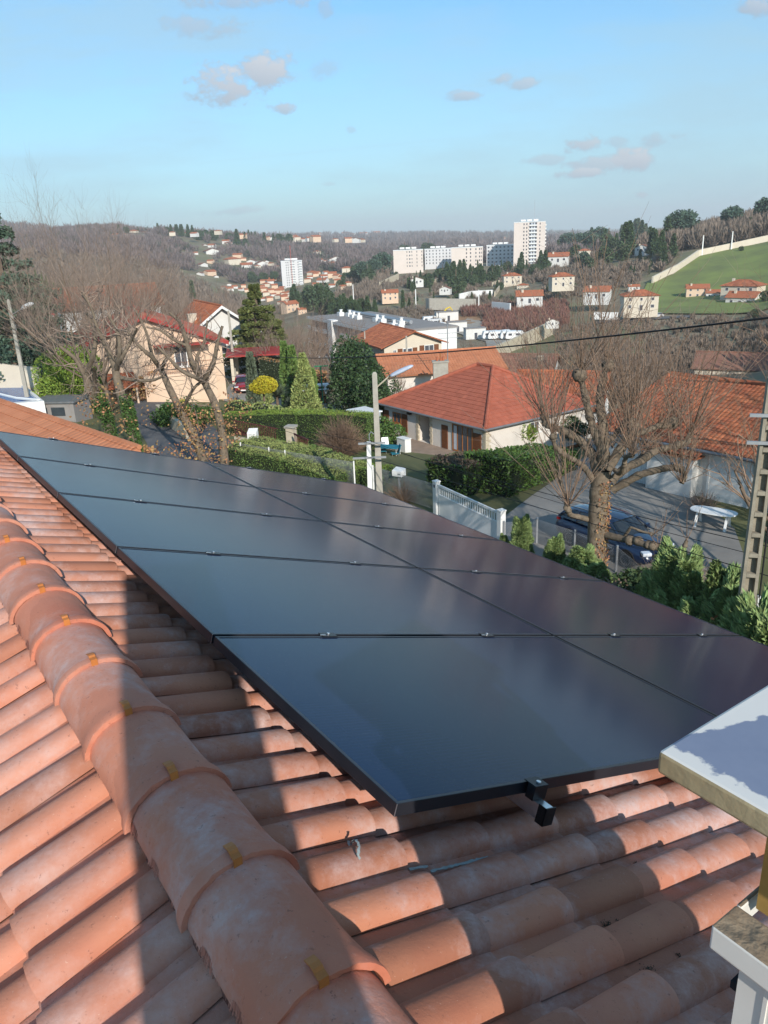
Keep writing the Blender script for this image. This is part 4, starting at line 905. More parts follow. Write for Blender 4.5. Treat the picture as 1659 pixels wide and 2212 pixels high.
# ------------------------------------------------------------ left side: peach house
pk = at(*crop(0, 750, .4822)(1302, 1035), 70); el = at(*crop(0, 750, .4822)(965, 1180), 70); er = at(*c1(1590, 125), 66)
rzp = R(20); Wp = 12.6
gxy = Vector((pk.x, pk.y, 0)) - Vector((math.cos(rzp), math.sin(rzp), 0)) * (Wp * 0.5 + 1.2)
gzp = -13.0; Hp = 5.1
pe = gable_house('peach two storey house with a red fascia gable behind the bare trees at left', 'house', (gxy.x, gxy.y, gzp), rzp, Wp, 13, Hp, pk.z - gzp - Hp - 0.25, M_wallp, M_red, ridge='y', over=0.55, pitch=0.3, course=0.4, fascia=M_fascia,
     wins=[dict(x=9.0, z=3.1, w=1.1, h=1.6, frame=M_trim), dict(x=8.6, z=0.4, w=1.3, h=1.4, frame=M_woodl, mull=1), dict(x=7.0, z=3.3, w=0.01, h=0.01)][:2])
mb = MB(); mb.box2(5.6, 11.6, -1.5, -0.004, 2.55, 2.75); mb.build('balcony', M_wallp, pe)
mb = MB()
for i in range(38): mb.tube([(5.65 + i * 0.155, -1.45, 2.75), (5.65 + i * 0.155, -1.45, 3.65)], 0.015, 4)
mb.tube([(5.6, -1.45, 3.65), (11.6, -1.45, 3.65)], 0.03, 4); mb.build('railing', M_wood, pe)
mb = MB(); mb.box2(6.8, 11.4, -1.4, -0.004, 5.0, 5.1); mb.build('awning', M_fascia, pe)
mb = MB(); tiled(mb, Vector((0.4, -2.2, 2.2)), Vector((1, 0, 0)), Vector((0, 0.93, 0.36)), [(0, 0), (4.6, 0), (4.6, 2.3), (0, 2.3)], 0.3, 0.4, 0.05, 3); mb.box2(0.4, 5.0, -2.2, -2.1, 2.05, 2.2)
mb.build('lean_to_roof', M_orange, pe)
for xx in (0.5, 4.8): mb = MB(); mb.box2(xx, xx + 0.15, -2.15, -2.0, -1, 2.1); mb.build('porch_pillar', M_wallp, pe)
mb = MB(); mb.box2(5.6, 11.6, -1.5, -1.35, -1.5, 2.5); mb.build('balcony_wall', M_wallp, pe)
# wing with the white gable behind
pw = at(*crop(700, 750, .4822)(372, 968), 96); rzw = R(26)
gw = Vector((pw.x, pw.y, 0)) - Vector((math.cos(rzw), math.sin(rzw), 0)) * 5
wh = gable_house('white gabled house with an orange roof and white verge boards behind the peach house', 'house', (gw.x, gw.y, -14.6), rzw, 10, 12, 4.2, pw.z + 14.6 - 4.2 - 0.25, M_wallw, M_orange, ridge='y', over=0.7, pitch=0.4, course=0.5, fascia=M_trim,
     wins=[dict(x=4.6, z=2.2, w=1.4, h=1.5, sill=False)], chimney=(2.2, 3.0, 1.0, 2.6))
pw = at(*crop(0, 750, .4822)(900, 900), 105)
gable_house('orange roofed house half hidden by the twigs of the tall bare trees', 'house', (pw.x - 6, pw.y, pw.z - 5), R(25), 12, 9, 3.6, 2.2, M_wallw, M_orange, ridge='x', over=0.5, pitch=0.4, course=0.5, wins=[dict(x=3, z=1.5, w=1.2, h=1.2), dict(x=8, z=1.5, w=1.2, h=1.2)])
# carport with the dark red roof
pc = at(*c2(330, 300), 84); cp = empty('carport', 'open carport with a dark red sheet roof beside the red car', 'carport', (pc.x, pc.y, -13.9), R(4))
wcp = 5.6; hcp = pc.z + 13.9
mb = MB(); mb.hexa([(-0.4, -1.0, hcp - 0.55), (wcp + .6, -1.0, hcp - 0.55), (wcp - 0.2, 4.6, hcp - 0.45), (-0.8, 4.6, hcp - 0.45), (-0.4, -1.0, hcp - 0.4), (wcp + .6, -1.0, hcp - 0.4), (wcp - 0.2, 4.6, hcp - 0.3), (-0.8, 4.6, hcp - 0.3)]); mb.build('roof', M_fascia, cp)
for x, y in ((0, -0.6), (0, 3), (0, 4.2), (wcp, -0.6), (wcp, 4.2)):
    mb = MB(); mb.box2(x, x + 0.3, y, y + 0.3, -0.5, hcp - 0.56); mb.build('post', M_wallc, cp)
mb = MB(); mb.box2(wcp + 0.05, wcp + 0.2, -0.3, 4.2, -0.5, hcp - 0.55); mb.build('side_wall', M_wood, cp)
# neighbouring orange roof at the far left of the panels
nr = empty('neighbour_house', 'plain orange tiled roof slope beyond the far end of the solar panels', 'house', (-9.0, 17.5, -12.3))
r0, r1 = PZ(-45, 385, -4.55), PZ(139, 447, -4.55); e_ = (r1 - r0).normalized(); dn = Vector((e_.y, -e_.x, 0)); dn = dn if dn.dot(Vector((-r0.x, -r0.y, 0))) > 0 else -dn
sl_ = (dn * 1.0 + Vector((0, 0, -0.31))).normalized()
r0 = r0 - e_ * 5
Lr = (r1 - r0).length
mb = MB(); tiled(mb, r0 + sl_ * 3.4, e_, -sl_, [(0, 0), (Lr, 0), (Lr, 3.4), (0, 3.4)], 0.235, 0.36, 0.03, 4, 0.022)
nrm = e_.cross(sl_); nrm = nrm if nrm.z > 0 else -nrm
P = [r0, r1, r1 + sl_ * 3.4, r0 + sl_ * 3.4]; mb.hexa([p - nrm * 0.2 for p in P] + [p - nrm * 0.01 for p in P])
under(mb.build('roof', M_orange2), nr)
bk = -dn * 0.02
mb = MB(); ridge_bar(mb, r0 + Vector((0, 0, 0.0)), r1, 0.07); under(mb.build('ridge_cap', M_orange2), nr)
mb = MB(); a, b = r0 + bk * 3.6, r1 + bk * 3.6 - e_ * 0.4; c, d = r1 + sl_ * 3.0 - e_ * 0.4, r0 + sl_ * 3.0
m1, m0 = r1 - e_ * 0.4, r0
mb.add([(p.x, p.y, -12.4) for p in (a, b, c, d)] + [(p.x, p.y, p.z - 0.25) for p in (a, b, c, d)] + [(m1.x, m1.y, m1.z - 0.25), (m0.x, m0.y, m0.z - 0.25)], [(0, 1, 5, 4), (1, 2, 6, 8, 5), (2, 3, 7, 6), (3, 0, 4, 9, 7)])
under(mb.build('wall', M_wallc), nr)
# ------------------------------------------------------------ paving and grass on the ground
def G2(px, D): v = GD(px, D); return (v.x, v.y)
drape('street', [G2(118, 18), G2(250, 14), G2(330, 25), G2(255, 40), G2(215, 50), G2(172, 66), G2(120, 85), G2(60, 118), G2(20, 124), G2(25, 108), G2(60, 95), G2(95, 72), G2(118, 52), G2(112, 36)], M_asph, 0.03, 1.2)
drape('street_verge', [G2(20, 126), G2(60, 120), G2(75, 150), G2(30, 160)], M_gravel, 0.05, 2)
drape('driveway', [G2(415, 31), G2(440, 33.6), G2(500, 33), G2(560, 40), G2(600, 50), G2(600, 58), G2(640, 60), G2(700, 40), G2(768, 34), G2(800, 28), G2(700, 24.5), G2(600, 24.5), G2(520, 27)], M_drive, 0.03, 1.0)
drape('garden_court', [G2(215, 82), G2(255, 90), G2(290, 78), G2(345, 70), G2(330, 64), G2(250, 62), G2(205, 70)], M_gravel, 0.04, 1.2)
drape('lawn', [G2(236, 51), G2(250, 56), G2(372, 50), G2(372, 40), G2(300, 44)], M_lawn, 0.04, 1.0)
drape('green_field', [G2(650, 375), G2(676, 388), G2(701, 424), G2(735, 432), G2(768, 436), G2(860, 450), G2(900, 330), G2(768, 285), G2(700, 292), G2(655, 300), G2(640, 330)], M_field, 0.5, 6)
drape('olive_field', [G2(493, 185), G2(500, 215), G2(552, 268), G2(640, 270), G2(660, 200), G2(600, 150), G2(540, 140)], M_olive, 0.4, 4)
drape('caravan_yard', [G2(452, 300), G2(468, 328), G2(510, 300), G2(560, 285), G2(548, 268), G2(500, 235), G2(488, 232), G2(486, 262)], M_gravel, 0.35, 4)
drape('dug_earth', [G2(428, 318), G2(440, 345), G2(478, 352), G2(490, 325), G2(455, 305)], mat('dug_earth', (0.33, 0.20, 0.11), 0.95, (0.24, 0.14, 0.08), 0.3), 0.35, 3)
drape('road_far', [G2(600, 286), G2(640, 284), G2(700, 284), G2(700, 290), G2(640, 291), G2(600, 293)], M_asph, 0.35, 4)
# ------------------------------------------------------------ vehicles
M_rim = mat('wheel_rim', (0.5, 0.5, 0.52), 0.35, (0.4, 0.4, 0.42), 5, metal=0.8)
M_lamp_r = mat('tail_light_red', (0.45, 0.02, 0.02), 0.2, (0.4, 0.02, 0.02), 3)
M_lamp_w = mat('head_light', (0.75, 0.77, 0.8), 0.12, (0.6, 0.62, 0.66), 3, spec=0.8)
def car_paint(n, c): return mat(n, c, 0.28, tuple(x * 0.9 for x in c), 2, coat=1.0, spec=0.5)
def make_car(label, loc, rz, paint, L=4.5, W=1.84, H=1.62, simple=False, group=None, cat='car', name='parked_car'):
    root = empty(name, label, cat, loc, rz, group)
    # stations from the nose (x=0) to the tail: x, z of the bonnet / belt line, half width
    st = [(0.0, 0.42, 0.60, 0.62), (0.08, 0.30, 0.78, 0.78), (0.28, 0.24, 0.90, 0.87), (0.7, 0.22, 0.98, 0.91), (1.15, 0.22, 1.06, 0.92), (1.5, 0.22, 1.08, 0.92), (2.4, 0.22, 1.10, 0.92), (3.3, 0.22, 1.13, 0.92), (3.9, 0.24, 1.14, 0.90), (4.3, 0.28, 1.12, 0.86), (4.45, 0.34, 1.02, 0.80), (4.5, 0.42, 0.80, 0.74)]
    k = L / 4.5; P = []; n = 9
    for x, zb_, zt_, hw in st:
        hw *= W / 1.84
        row = [(-hw * 0.9, zb_), (-hw, zb_ + 0.12), (-hw * 1.0, (zb_ + zt_) / 2), (-hw * 0.93, zt_ - 0.06), (0, zt_ + 0.02), (hw * 0.93, zt_ - 0.06), (hw, (zb_ + zt_) / 2), (hw, zb_ + 0.12), (hw * 0.9, zb_)]
        P += [(x * k, y, z * H / 1.62) for y, z in row]
    Fc = [(i * n + j, i * n + (j + 1) % n, (i + 1) * n + (j + 1) % n, (i + 1) * n + j) for i in range(len(st) - 1) for j in range(n)]
    Fc += [tuple(range(n)), tuple((len(st) - 1) * n + j for j in reversed(range(n)))]
    mb = MB(); mb.add(P, Fc); body = mb.build('body', paint, root, smooth=True)
    if not simple: s = body.modifiers.new('s', 'SUBSURF'); s.levels = s.render_levels = 1
    # greenhouse
    gs = [(1.18, 1.06, 0.80, 1.07), (1.75, 1.46, 0.70, 1.12), (2.1, 1.545, 0.665, 1.12), (2.9, 1.56, 0.66, 1.13), (3.6, 1.52, 0.65, 1.13), (3.95, 1.44, 0.64, 1.13), (4.28, 1.16, 0.74, 1.12)]
    def shell(sc, mtl, nm, par, which):
        P = []
        for x, zt_, hwt, zb2 in gs:
            hb = 0.86
            if which == 'glass': row = [(-hb, zb2 - 0.05), (-hwt - 0.02, zt_ - 0.06), (-hwt * 0.8, zt_ - 0.012), (hwt * 0.8, zt_ - 0.012), (hwt + 0.02, zt_ - 0.06), (hb, zb2 - 0.05)]
            else: row = [(-hwt - 0.025, zt_ - 0.055), (-hwt * 0.82, zt_ + 0.006), (0, zt_ + 0.02), (hwt * 0.82, zt_ + 0.006), (hwt + 0.025, zt_ - 0.055)]
            P += [(x * k, y * W / 1.84, z * H / 1.62) for y, z in row]
        n = 6 if which == 'glass' else 5; lo = 0 if which == 'glass' else 1; hi = len(gs) - (1 if which == 'glass' else 2)
        F_ = [(i * n + j, i * n + j + 1, (i + 1) * n + j + 1, (i + 1) * n + j) for i in range(lo, hi) for j in range(n - 1)]
        m_ = MB(); m_.add(P, F_); return m_.build(nm, mtl, par, smooth=True)
    M_cg = mat('car_glass', (0.02, 0.025, 0.03), 0.05, (0.03, 0.035, 0.04), 1, spec=0.9)
    shell(1, M_cg, 'windows', root, 'glass'); shell(1, paint, 'roof', root, 'roof')
    for sg in (() if simple else (-1, 1)):
        for xb, xt in ((1.2, 1.75), (2.55, 2.5), (3.35, 3.3), (4.25, 3.95)):
            a = Vector((xb * k, sg * 0.87 * W / 1.84, 1.09 * H / 1.62)); b = Vector((xt * k, sg * 0.69 * W / 1.84, (1.50 if xt not in (1.75, 3.95) else 1.43) * H / 1.62)); m_ = MB(); m_.tube([a, b], 0.03, 6); m_.build('window_pillar', paint, root)
    if not simple:
        for sg in (-1, 1):
            m_ = MB(); m_.tube([(1.9 * k, sg * 0.62, 1.56 * H / 1.62), (2.2, sg * 0.62, 1.60 * H / 1.62), (3.4 * k, sg * 0.62, 1.60 * H / 1.62), (3.7 * k, sg * 0.62, 1.54 * H / 1.62)], 0.02, 6); m_.build('roof_rail', M_steel, root)
            m_ = MB(); m_.box((1.45 * k, sg * (W / 2 + 0.08), 1.10 * H / 1.62), (0.16, 0.2, 0.14)); m_.build('wing_mirror', paint, root, bevel=0.04)
            m_ = MB(); m_.tube([(1.5 * k, sg * (W / 2 + 0.006), 0.62), (3.6 * k, sg * (W / 2 + 0.006), 0.66)], 0.012, 6); m_.build('side_strip', M_steel, root)
    for nm, mt, x in (('headlight', M_lamp_w, 0.17), ('tail_light', M_lamp_r, 4.36)):
        for sg in (-1, 1):
            m_ = MB(); m_.box((x * k, sg * 0.66 * W / 1.84, (0.74 if x < 1 else 0.95) * H / 1.62), (0.30 if x < 1 else 0.16, 0.34, 0.13), rz=-sg * 0.5 if x < 1 else sg * 0.4); m_.build(nm, mt, root, bevel=0.03)
    m_ = MB(); m_.box((0.045 * k, 0, 0.56 * H / 1.62), (0.08, 1.0, 0.24)); m_.build('grille', M_black, root, bevel=0.02)
    m_ = MB(); m_.box((-0.005, 0, 0.40 * H / 1.62), (0.02, 0.52, 0.11)); m_.build('number_plate', M_trim, root)
    for xw in (0.85 * k, 3.58 * k):
        for sg in (-1, 1):
            yw = sg * (W / 2 - 0.10); m_ = MB(); rt = 0.345
            prof = [(0.20, -0.11), (0.30, -0.115), (0.335, -0.10), (rt, -0.06), (rt, 0.06), (0.335, 0.10), (0.30, 0.115), (0.21, 0.11)]
            N = 28; P = []
            for a in range(N):
                t = 2 * math.pi * a / N
                for r_, o_ in prof: P.append((xw + r_ * math.cos(t), yw + sg * o_, rt + r_ * math.sin(t)))
            m = len(prof); m_.add(P, [(a * m + j, a * m + j + 1, ((a + 1) % N) * m + j + 1, ((a + 1) % N) * m + j) for a in range(N) for j in range(m - 1)])
            ty = m_.build('wheel', M_black, root, smooth=True)
            m_ = MB(); 
            for q in range(10):
                t = 2 * math.pi * q / 10; c, s_ = math.cos(t), math.sin(t); M2 = None
                m_.tube([(xw + 0.04 * c, yw + sg * 0.075, rt + 0.04 * s_), (xw + 0.21 * c, yw + sg * 0.09, rt + 0.21 * s_)], 0.017, 4)
            m_.tube([(xw, yw + sg * 0.05, rt), (xw, yw + sg * 0.095, rt)], 0.06, 10)
            NN = 24
            ring = [(xw + 0.215 * math.cos(2 * math.pi * q / NN), yw + sg * 0.10, rt + 0.215 * math.sin(2 * math.pi * q / NN)) for q in range(NN + 1)]; m_.tube(ring, 0.014, 5)
            m_.build('rim', M_rim, ty)
            # dark arch
            m_ = MB(); P = [(xw + 0.41 * math.cos(t), sg * (W / 2 + 0.004), rt + 0.41 * math.sin(t)) for t in np.linspace(-0.25, math.pi + 0.25, 17)]
            P2 = [(x, sg * (W / 2 - 0.30), z) for x, y, z in P]; m_.add(P + P2, [tuple(range(17)), tuple(reversed(range(17, 34)))] + [(i, i + 1, 18 + i, 17 + i) for i in range(16)]); m_.build('wheel_arch', M_black, root)
    return root
P_blue = car_paint('paint_dark_blue', (0.007, 0.018, 0.055))
wf, wr = PZ(*c6(575, 905), -12.2), PZ(*c6(135, 728), -12.2)
hd_ = (wr - wf); hd_.z = 0; hd_.normalize(); sd2 = Vector((-hd_.y, hd_.x, 0)); sd2 = sd2 if sd2.dot(wf) > 0 else -sd2
cen = wf - hd_ * 0.87 + sd2 * 0.9
rzc = math.atan2(hd_.y, hd_.x)
make_car('dark blue estate SUV with roof rails parked behind the plane tree trunk', (cen.x, cen.y, ground(cen.x, cen.y) + 0.03), rzc, P_blue, L=4.75, H=1.66)
P_red = car_paint('paint_red', (0.30, 0.012, 0.015))
p_ = GD(229, 74); make_car('red hatchback parked nose forward beside the peach house and the carport', (p_.x, p_.y, p_.z + 0.05), R(97), P_red, L=4.1, W=1.78, H=1.5)
# small far cars
P_w = car_paint('paint_white', (0.6, 0.6, 0.6)); P_bk = car_paint('paint_black', (0.02, 0.02, 0.025)); P_sv = car_paint('paint_silver', (0.35, 0.36, 0.38))
FC = [(656, 288, R(10), P_w, 'white car on the road below the green field'), (352, 428, R(60), P_bk, 'dark car parked in the lane near the wooded garden'), (506, 636, R(0), P_w, 'white car in front of the long pale apartment blocks'), (470, 622, R(15), P_sv, 'silver car parked under the cedar by the long blocks'),
      (494, 625, R(-10), P_w, 'pale car parked beside the cedars by the long blocks'), (545, 610, R(5), P_w, 'white van like car at the foot of the tall tower')]
for px, D, rz, pt, lb_ in FC:
    p_ = GD(px, D); make_car(lb_, (p_.x, p_.y, p_.z + 0.4), rz, pt, simple=True, group='small cars far off')
# caravans in the gravel yard
def caravan(label, px, py, D, rz, L=6.0):
    p = PT(px, py, D); z = ground(p.x, p.y) + 0.35; root = empty('caravan', label, 'caravan', (p.x, p.y, z), rz, 'caravans in the gravel yard')
    pr = [(0, 0.7), (0.05, 1.5), (0.5, 2.75), (L - 0.7, 2.85), (L - 0.1, 2.3), (L, 0.8), (L - 0.5, 0.45), (0.4, 0.45)]
    m_ = MB(); P = [(x, y, z_) for y in (-1.15, 1.15) for x, z_ in pr]; n = len(pr); m_.add(P, [tuple(range(n)), tuple(reversed(range(n, 2 * n)))] + [(i, n + i, n + (i + 1) % n, (i + 1) % n) for i in range(n)]); m_.build('body', M_wpl, root)
    for sg in (-1, 1):
        for x0, x1 in ((0.9, 2.0), (3.2, 4.6)):
            m_ = MB(); m_.box2(x0, x1, sg * 1.17 - 0.02, sg * 1.17 + 0.02, 1.45, 2.15); m_.build('window', M_panelit, root)
        m_ = MB(); m_.tube([(L * 0.5, sg * 1.0, 0.32), (L * 0.5, sg * 1.17, 0.32)], 0.33, 12); m_.build('wheel', M_black, root)
    m_ = MB(); m_.box2(2.35, 2.95, -1.18, -1.15, 0.6, 2.4); m_.build('door', M_trim, root)
cvn = crop(1400, 750, .4822)
for i, (x, y, D, rz, lb_) in enumerate([(600, 1195, 318, 10, 'white caravan leftmost in the yard'), (640, 1192, 312, -20, 'white caravan second from the left of the yard'), (680, 1200, 300, 25, 'white caravan behind the leftmost pair'), (672, 1212, 292, 5, 'white caravan nearest in the left group'),
      (1095, 1235, 268, 5, 'white caravan first of the right row'), (1145, 1238, 266, -8, 'white caravan second of the right row'), (1195, 1240, 268, 12, 'white caravan third of the right row'), (1245, 1240, 264, 0, 'white caravan fourth of the right row'), (1290, 1242, 262, -6, 'white caravan last of the right row')]):
    caravan(lb_, *cvn(x, y), D, R(rz))
for (x, y, D, w, lb_) in [(820, 1165, 322, 8, 'pale rendered cabin behind the excavator yard'), (895, 1198, 296, 7, 'small white cabin in the middle of the gravel yard'), (758, 1163, 322, 4, 'narrow white cabin beside the pale cabin'), (1045, 1222, 272, 7, 'white cabin left of the right caravan row')]:
    p_ = PT(*cvn(x, y), D); r_ = empty('site_cabin', lb_, 'cabin', (p_.x, p_.y, ground(p_.x, p_.y) + 0.2), R(8), 'cabins in the gravel yard')
    m_ = MB(); m_.box2(-w / 2, w / 2, 0, 3.5, 0, 3.6); m_.build('wall', M_wallw, r_); m_ = MB(); m_.box2(-w / 2 - 0.2, w / 2 + 0.2, -0.2, 3.7, 3.6, 3.8); m_.build('roof', M_greyroof, r_)
    m_ = MB(); m_.box2(-0.5, 0.5, -0.03, -0.004, 0.1, 2.2); m_.build('door', M_panelit, r_)
# excavator
M_yel = mat('machine_yellow', (0.72, 0.50, 0.04), 0.5, (0.6, 0.42, 0.03), 3)
p_ = PT(*cvn(745, 1078), 326); ex_ = empty('excavator', 'small yellow excavator with its arm raised on the dug bank', 'excavator', (p_.x, p_.y, ground(p_.x, p_.y) + 0.3), R(5))
for y in (-1.0, 1.0):
    m_ = MB(); m_.box((0, y, 0.4), (3.4, 0.5, 0.8)); m_.build('track', M_black, ex_, bevel=0.2)
m_ = MB(); m_.box((-0.4, 0, 1.6), (2.8, 2.2, 1.5)); m_.box((-0.1, 0, 2.6), (1.3, 1.6, 0.9)); m_.build('body', M_yel, ex_, bevel=0.1)
m_ = MB(); m_.tube([(1.0, 0, 1.6), (2.6, 0, 4.2), (4.2, 0, 4.9)], [0.35, 0.35, 0.28], 6); m_.build('boom', M_yel, ex_); m_ = MB(); m_.tube([(4.2, 0, 4.9), (5.8, 0, 2.6)], [0.28, 0.2], 6); m_.build('arm', M_yel, ex_); m_ = MB(); m_.box((5.9, 0, 2.2), (0.8, 0.9, 0.8)); m_.build('bucket', M_black, ex_, bevel=0.15)
# ------------------------------------------------------------ gate, fences, letterbox
GZ = -12.2
G1, G2_ = PZ(438, 513, GZ), PZ(501, 545, GZ); gd = (G2_ - G1); gd.z = 0; LG = gd.length; grz = math.atan2(gd.y, gd.x)
gt = empty('sliding_gate', 'white metal gate with a slatted upper band between two white posts', 'gate', (G1.x, G1.y, ground(G1.x, G1.y)), grz)
print('GATE LEN', LG)
HG = 1.62
for x in (-0.1, LG - 0.0):
    m_ = MB(); m_.box((x, 0, HG / 2), (0.26, 0.26, HG)); m_.box((x, 0, HG + 0.03), (0.30, 0.30, 0.06)); m_.build('post', M_trim, gt, bevel=0.01)
m_ = MB(); m_.box2(0.10, LG - 0.2, -0.03, 0.03, 0.08, 1.02); m_.build('panel', M_trim, gt)
m_ = MB(); m_.box2(0.10, LG - 0.2, -0.04, 0.04, 1.02, 1.08); m_.box2(0.10, LG - 0.2, -0.04, 0.04, 1.44, 1.54); m_.box2(0.10, 0.16, -0.035, 0.035, 0.08, 1.44); m_.box2(LG - 0.26, LG - 0.2, -0.035, 0.035, 0.08, 1.44); m_.build('frame', M_trim, gt)
ns = 26
for i in range(ns):
    x = 0.2 + (LG - 0.5) * i / (ns - 1); m_ = MB(); m_.box2(x - 0.045, x + 0.045, -0.012, 0.012, 1.08, 1.44); m_.build('slat', M_trim, gt)
M_num = mat('number_plate_dark', (0.03, 0.03, 0.05), 0.5)
m_ = MB(); m_.box2(-0.16, -0.02, -0.145, -0.132, 1.38, 1.50); m_.build('house_number_plate', M_num, gt)
m_ = MB(); m_.box2(-0.12, -0.105, -0.149, -0.145, 1.41, 1.47); m_.box2(-0.075, -0.06, -0.149, -0.145, 1.41, 1.47); m_.build('house_number', M_trim, gt)
m_ = MB(); m_.box((LG * 0.5, 0, -0.1), (LG + 0.6, 0.3, 0.22)); m_.build('sill', M_concrete, gt)
def link_fence(label, pts, H, posts=True, mesh=0.06, wire=0.0028, post_mat=None, base=0.0, cell=None):
    """chain link fence along ground points"""
    p0 = Vector(pts[0]); root = empty('chain_link_fence', label, 'fence', tuple(p0)); cell = cell or mesh
    for i in range(len(pts) - 1):
        a, b = Vector(pts[i]), Vector(pts[i + 1]); d = b - a; Lh = math.hypot(d.x, d.y); e = Vector((d.x, d.y, 0)).normalized(); V_ = []; F_ = []
        nx = e.cross(Vector((0, 0, 1)))
        def seg(s0, z0, s1, z1, w):
            q0 = a - p0 + e * s0 + Vector((0, 0, d.z * s0 / Lh + z0)); q1 = a - p0 + e * s1 + Vector((0, 0, d.z * s1 / Lh + z1)); t = (q1 - q0).normalized().cross(nx) * w / 2; b_ = len(V_)
            for n_ in (-w / 2, w / 2): V_.extend([q0 - t + nx * n_, q0 + t + nx * n_, q1 + t + nx * n_, q1 - t + nx * n_])
            F_.extend([(b_, b_ + 1, b_ + 2, b_ + 3), (b_ + 4, b_ + 7, b_ + 6, b_ + 5), (b_, b_ + 4, b_ + 5, b_ + 1), (b_ + 3, b_ + 2, b_ + 6, b_ + 7)])
        s = -H
        while s < Lh:
            s0, s1 = max(0, s), min(Lh, s + H); seg(s0, base + s0 - s, s1, base + s1 - s, wire * 2); seg(s0, base + H - (s0 - s), s1, base + H - (s1 - s), wire * 2); s += cell
        for z_ in (base + 0.05, base + H / 2, base + H): seg(0, z_, Lh, z_, wire * 2)
        mesh_np('wire_mesh', np.array([tuple(v) for v in V_]), np.array(F_), M_steel, root)
    if posts:
        for q in pts:
            q = Vector(q) - p0; m_ = MB(); m_.box((q.x, q.y, q.z + (H + base) / 2 + 0.02), (0.07, 0.07, H + base + 0.1)); m_.build('post', post_mat or M_steel, root)
    return root
def gp(px, D, dz=0): v = GD(px, D); v.z += dz; return v
f1a = PZ(374, 492, GZ); a_ = G1 - gd.normalized() * 0.2
lf = link_fence('short chain link fence over a low kerb between the lamp post and the gate', [tuple(f1a + Vector((0, 0, 0.1))), tuple(a_ + Vector((0, 0, 0.1)))], 1.25, cell=0.085, wire=0.005, post_mat=M_trim)
f2 = [G2_ + gd.normalized() * 0.2, PZ(*c5(975, 562), GZ), PZ(*c5(1200, 640), GZ), PZ(*c5(1452, 742), GZ), PZ(690, 640, GZ)]
link_fence('long low chain link fence with grey posts running from the gate past the plane tree', [tuple(v) for v in f2], 1.05, cell=0.07, wire=0.0035)
f3 = [PZ(*c2(430, 1190), -12.3), PZ(*c2(650, 1232), -12.3), PZ(*c2(775, 1258), -12.3), PZ(355, 486, -12.3)]
link_fence('chain link fence with pale posts in front of the clipped hedge', [tuple(v) for v in f3], 1.3, cell=0.09, wire=0.004, post_mat=M_trim)
# letterbox on its post
q = PZ(*c5(150, 300), GZ); lbx = empty('letterbox', 'white letterbox on a white post left of the gate', 'letterbox', (q.x, q.y, GZ), R(-35))
m_ = MB(); m_.box((0, 0, 0.62), (0.08, 0.08, 1.24)); m_.build('post', M_trim, lbx)
m_ = MB(); m_.add([(-0.28, -0.2, 1.24), (0.28, -0.2, 1.24), (0.28, 0.2, 1.24), (-0.28, 0.2, 1.24), (-0.28, -0.2, 1.52), (0.28, -0.2, 1.52), (0.28, 0.2, 1.62), (-0.28, 0.2, 1.62)], [(0, 3, 2, 1), (4, 5, 6, 7), (0, 1, 5, 4), (1, 2, 6, 5), (2, 3, 7, 6), (3, 0, 4, 7)]); m_.build('box', M_trim, lbx, bevel=0.01)
m_ = MB(); m_.box2(0.05, 0.2, -0.206, -0.201, 1.34, 1.40); m_.build('name_plate', M_steel, lbx)
# ------------------------------------------------------------ street lamp and poles
def concrete_pole(name, label, cat, base, top, w0=0.34, w1=0.2, m=None, rz=0.0, holes=False):
    base, top = Vector(base), Vector(top); h = (top - base).length; r = empty(name, label, cat, tuple(base), rz)
    m_ = MB(); P = []
    for k, w, z in ((0, w0, 0), (1, w1, h)): P += [(-w / 2, -w * 0.35, z), (w / 2, -w * 0.35, z), (w / 2, w * 0.35, z), (-w / 2, w * 0.35, z)]
    m_.hexa(P); m_.hexa([(x * 1.0, y, h) for x, y in ((-w1 / 2, -w1 * .35), (w1 / 2, -w1 * .35), (w1 / 2, w1 * .35), (-w1 / 2, w1 * .35))] + [(x * 0.5, y * 0.5, h + 0.08) for x, y in ((-w1 / 2, -w1 * .35), (w1 / 2, -w1 * .35), (w1 / 2, w1 * .35), (-w1 / 2, w1 * .35))])
    m_.build('pole', m or M_concrete, r, bevel=0.015); return r, h
LD_ = 31.0; lt = PT(374, 374, LD_); lbse = Vector((lt.x + 0.02, lt.y, GZ))
lp, lh = concrete_pole('street_lamp', 'concrete post with a silver cobra head street lamp above the panels', 'street lamp', lbse, (lt.x, lt.y, lt.z), 0.30, 0.2)
lm = PT(*c3(285, 245), LD_ - 0.3); lo_ = lm - lbse
m_ = MB(); m_.tube([(0.05, 0, lh - 0.55), (lo_.x * 0.55, lo_.y * 0.5, lo_.z - 0.22), (lo_.x - 0.3, lo_.y, lo_.z - 0.13)], 0.032, 8); m_.build('arm', M_stone, lp)
m_ = MB(); N = 14; P = []; A_ = Vector((lo_.x - 0.42, lo_.y, lo_.z - 0.2)); B_ = Vector((lo_.x + 0.48, lo_.y - 0.1, lo_.z + 0.2)); d_ = B_ - A_; up_ = Vector((-d_.z, 0, d_.x)).normalized(); sd_v = Vector((0, 1, 0))
for i in range(11):
    t = i / 10; w = 0.17 * (0.38 + 0.62 * math.sin(math.pi * min(1, 0.12 + t * 0.82)) ** 0.7); hh_ = w * 0.62
    if t > 0.93: w *= 0.55; hh_ *= 0.5
    for j in range(N): a = 2 * math.pi * j / N; P.append(A_ + d_ * t + sd_v * math.cos(a) * w + up_ * math.sin(a) * (hh_ * (1.0 if math.sin(a) > 0 else 0.7)))
m_.add(P, [(i * N + j, i * N + (j + 1) % N, (i + 1) * N + (j + 1) % N, (i + 1) * N + j) for i in range(10) for j in range(N)] + [tuple(reversed(range(N))), tuple(10 * N + j for j in range(N))])
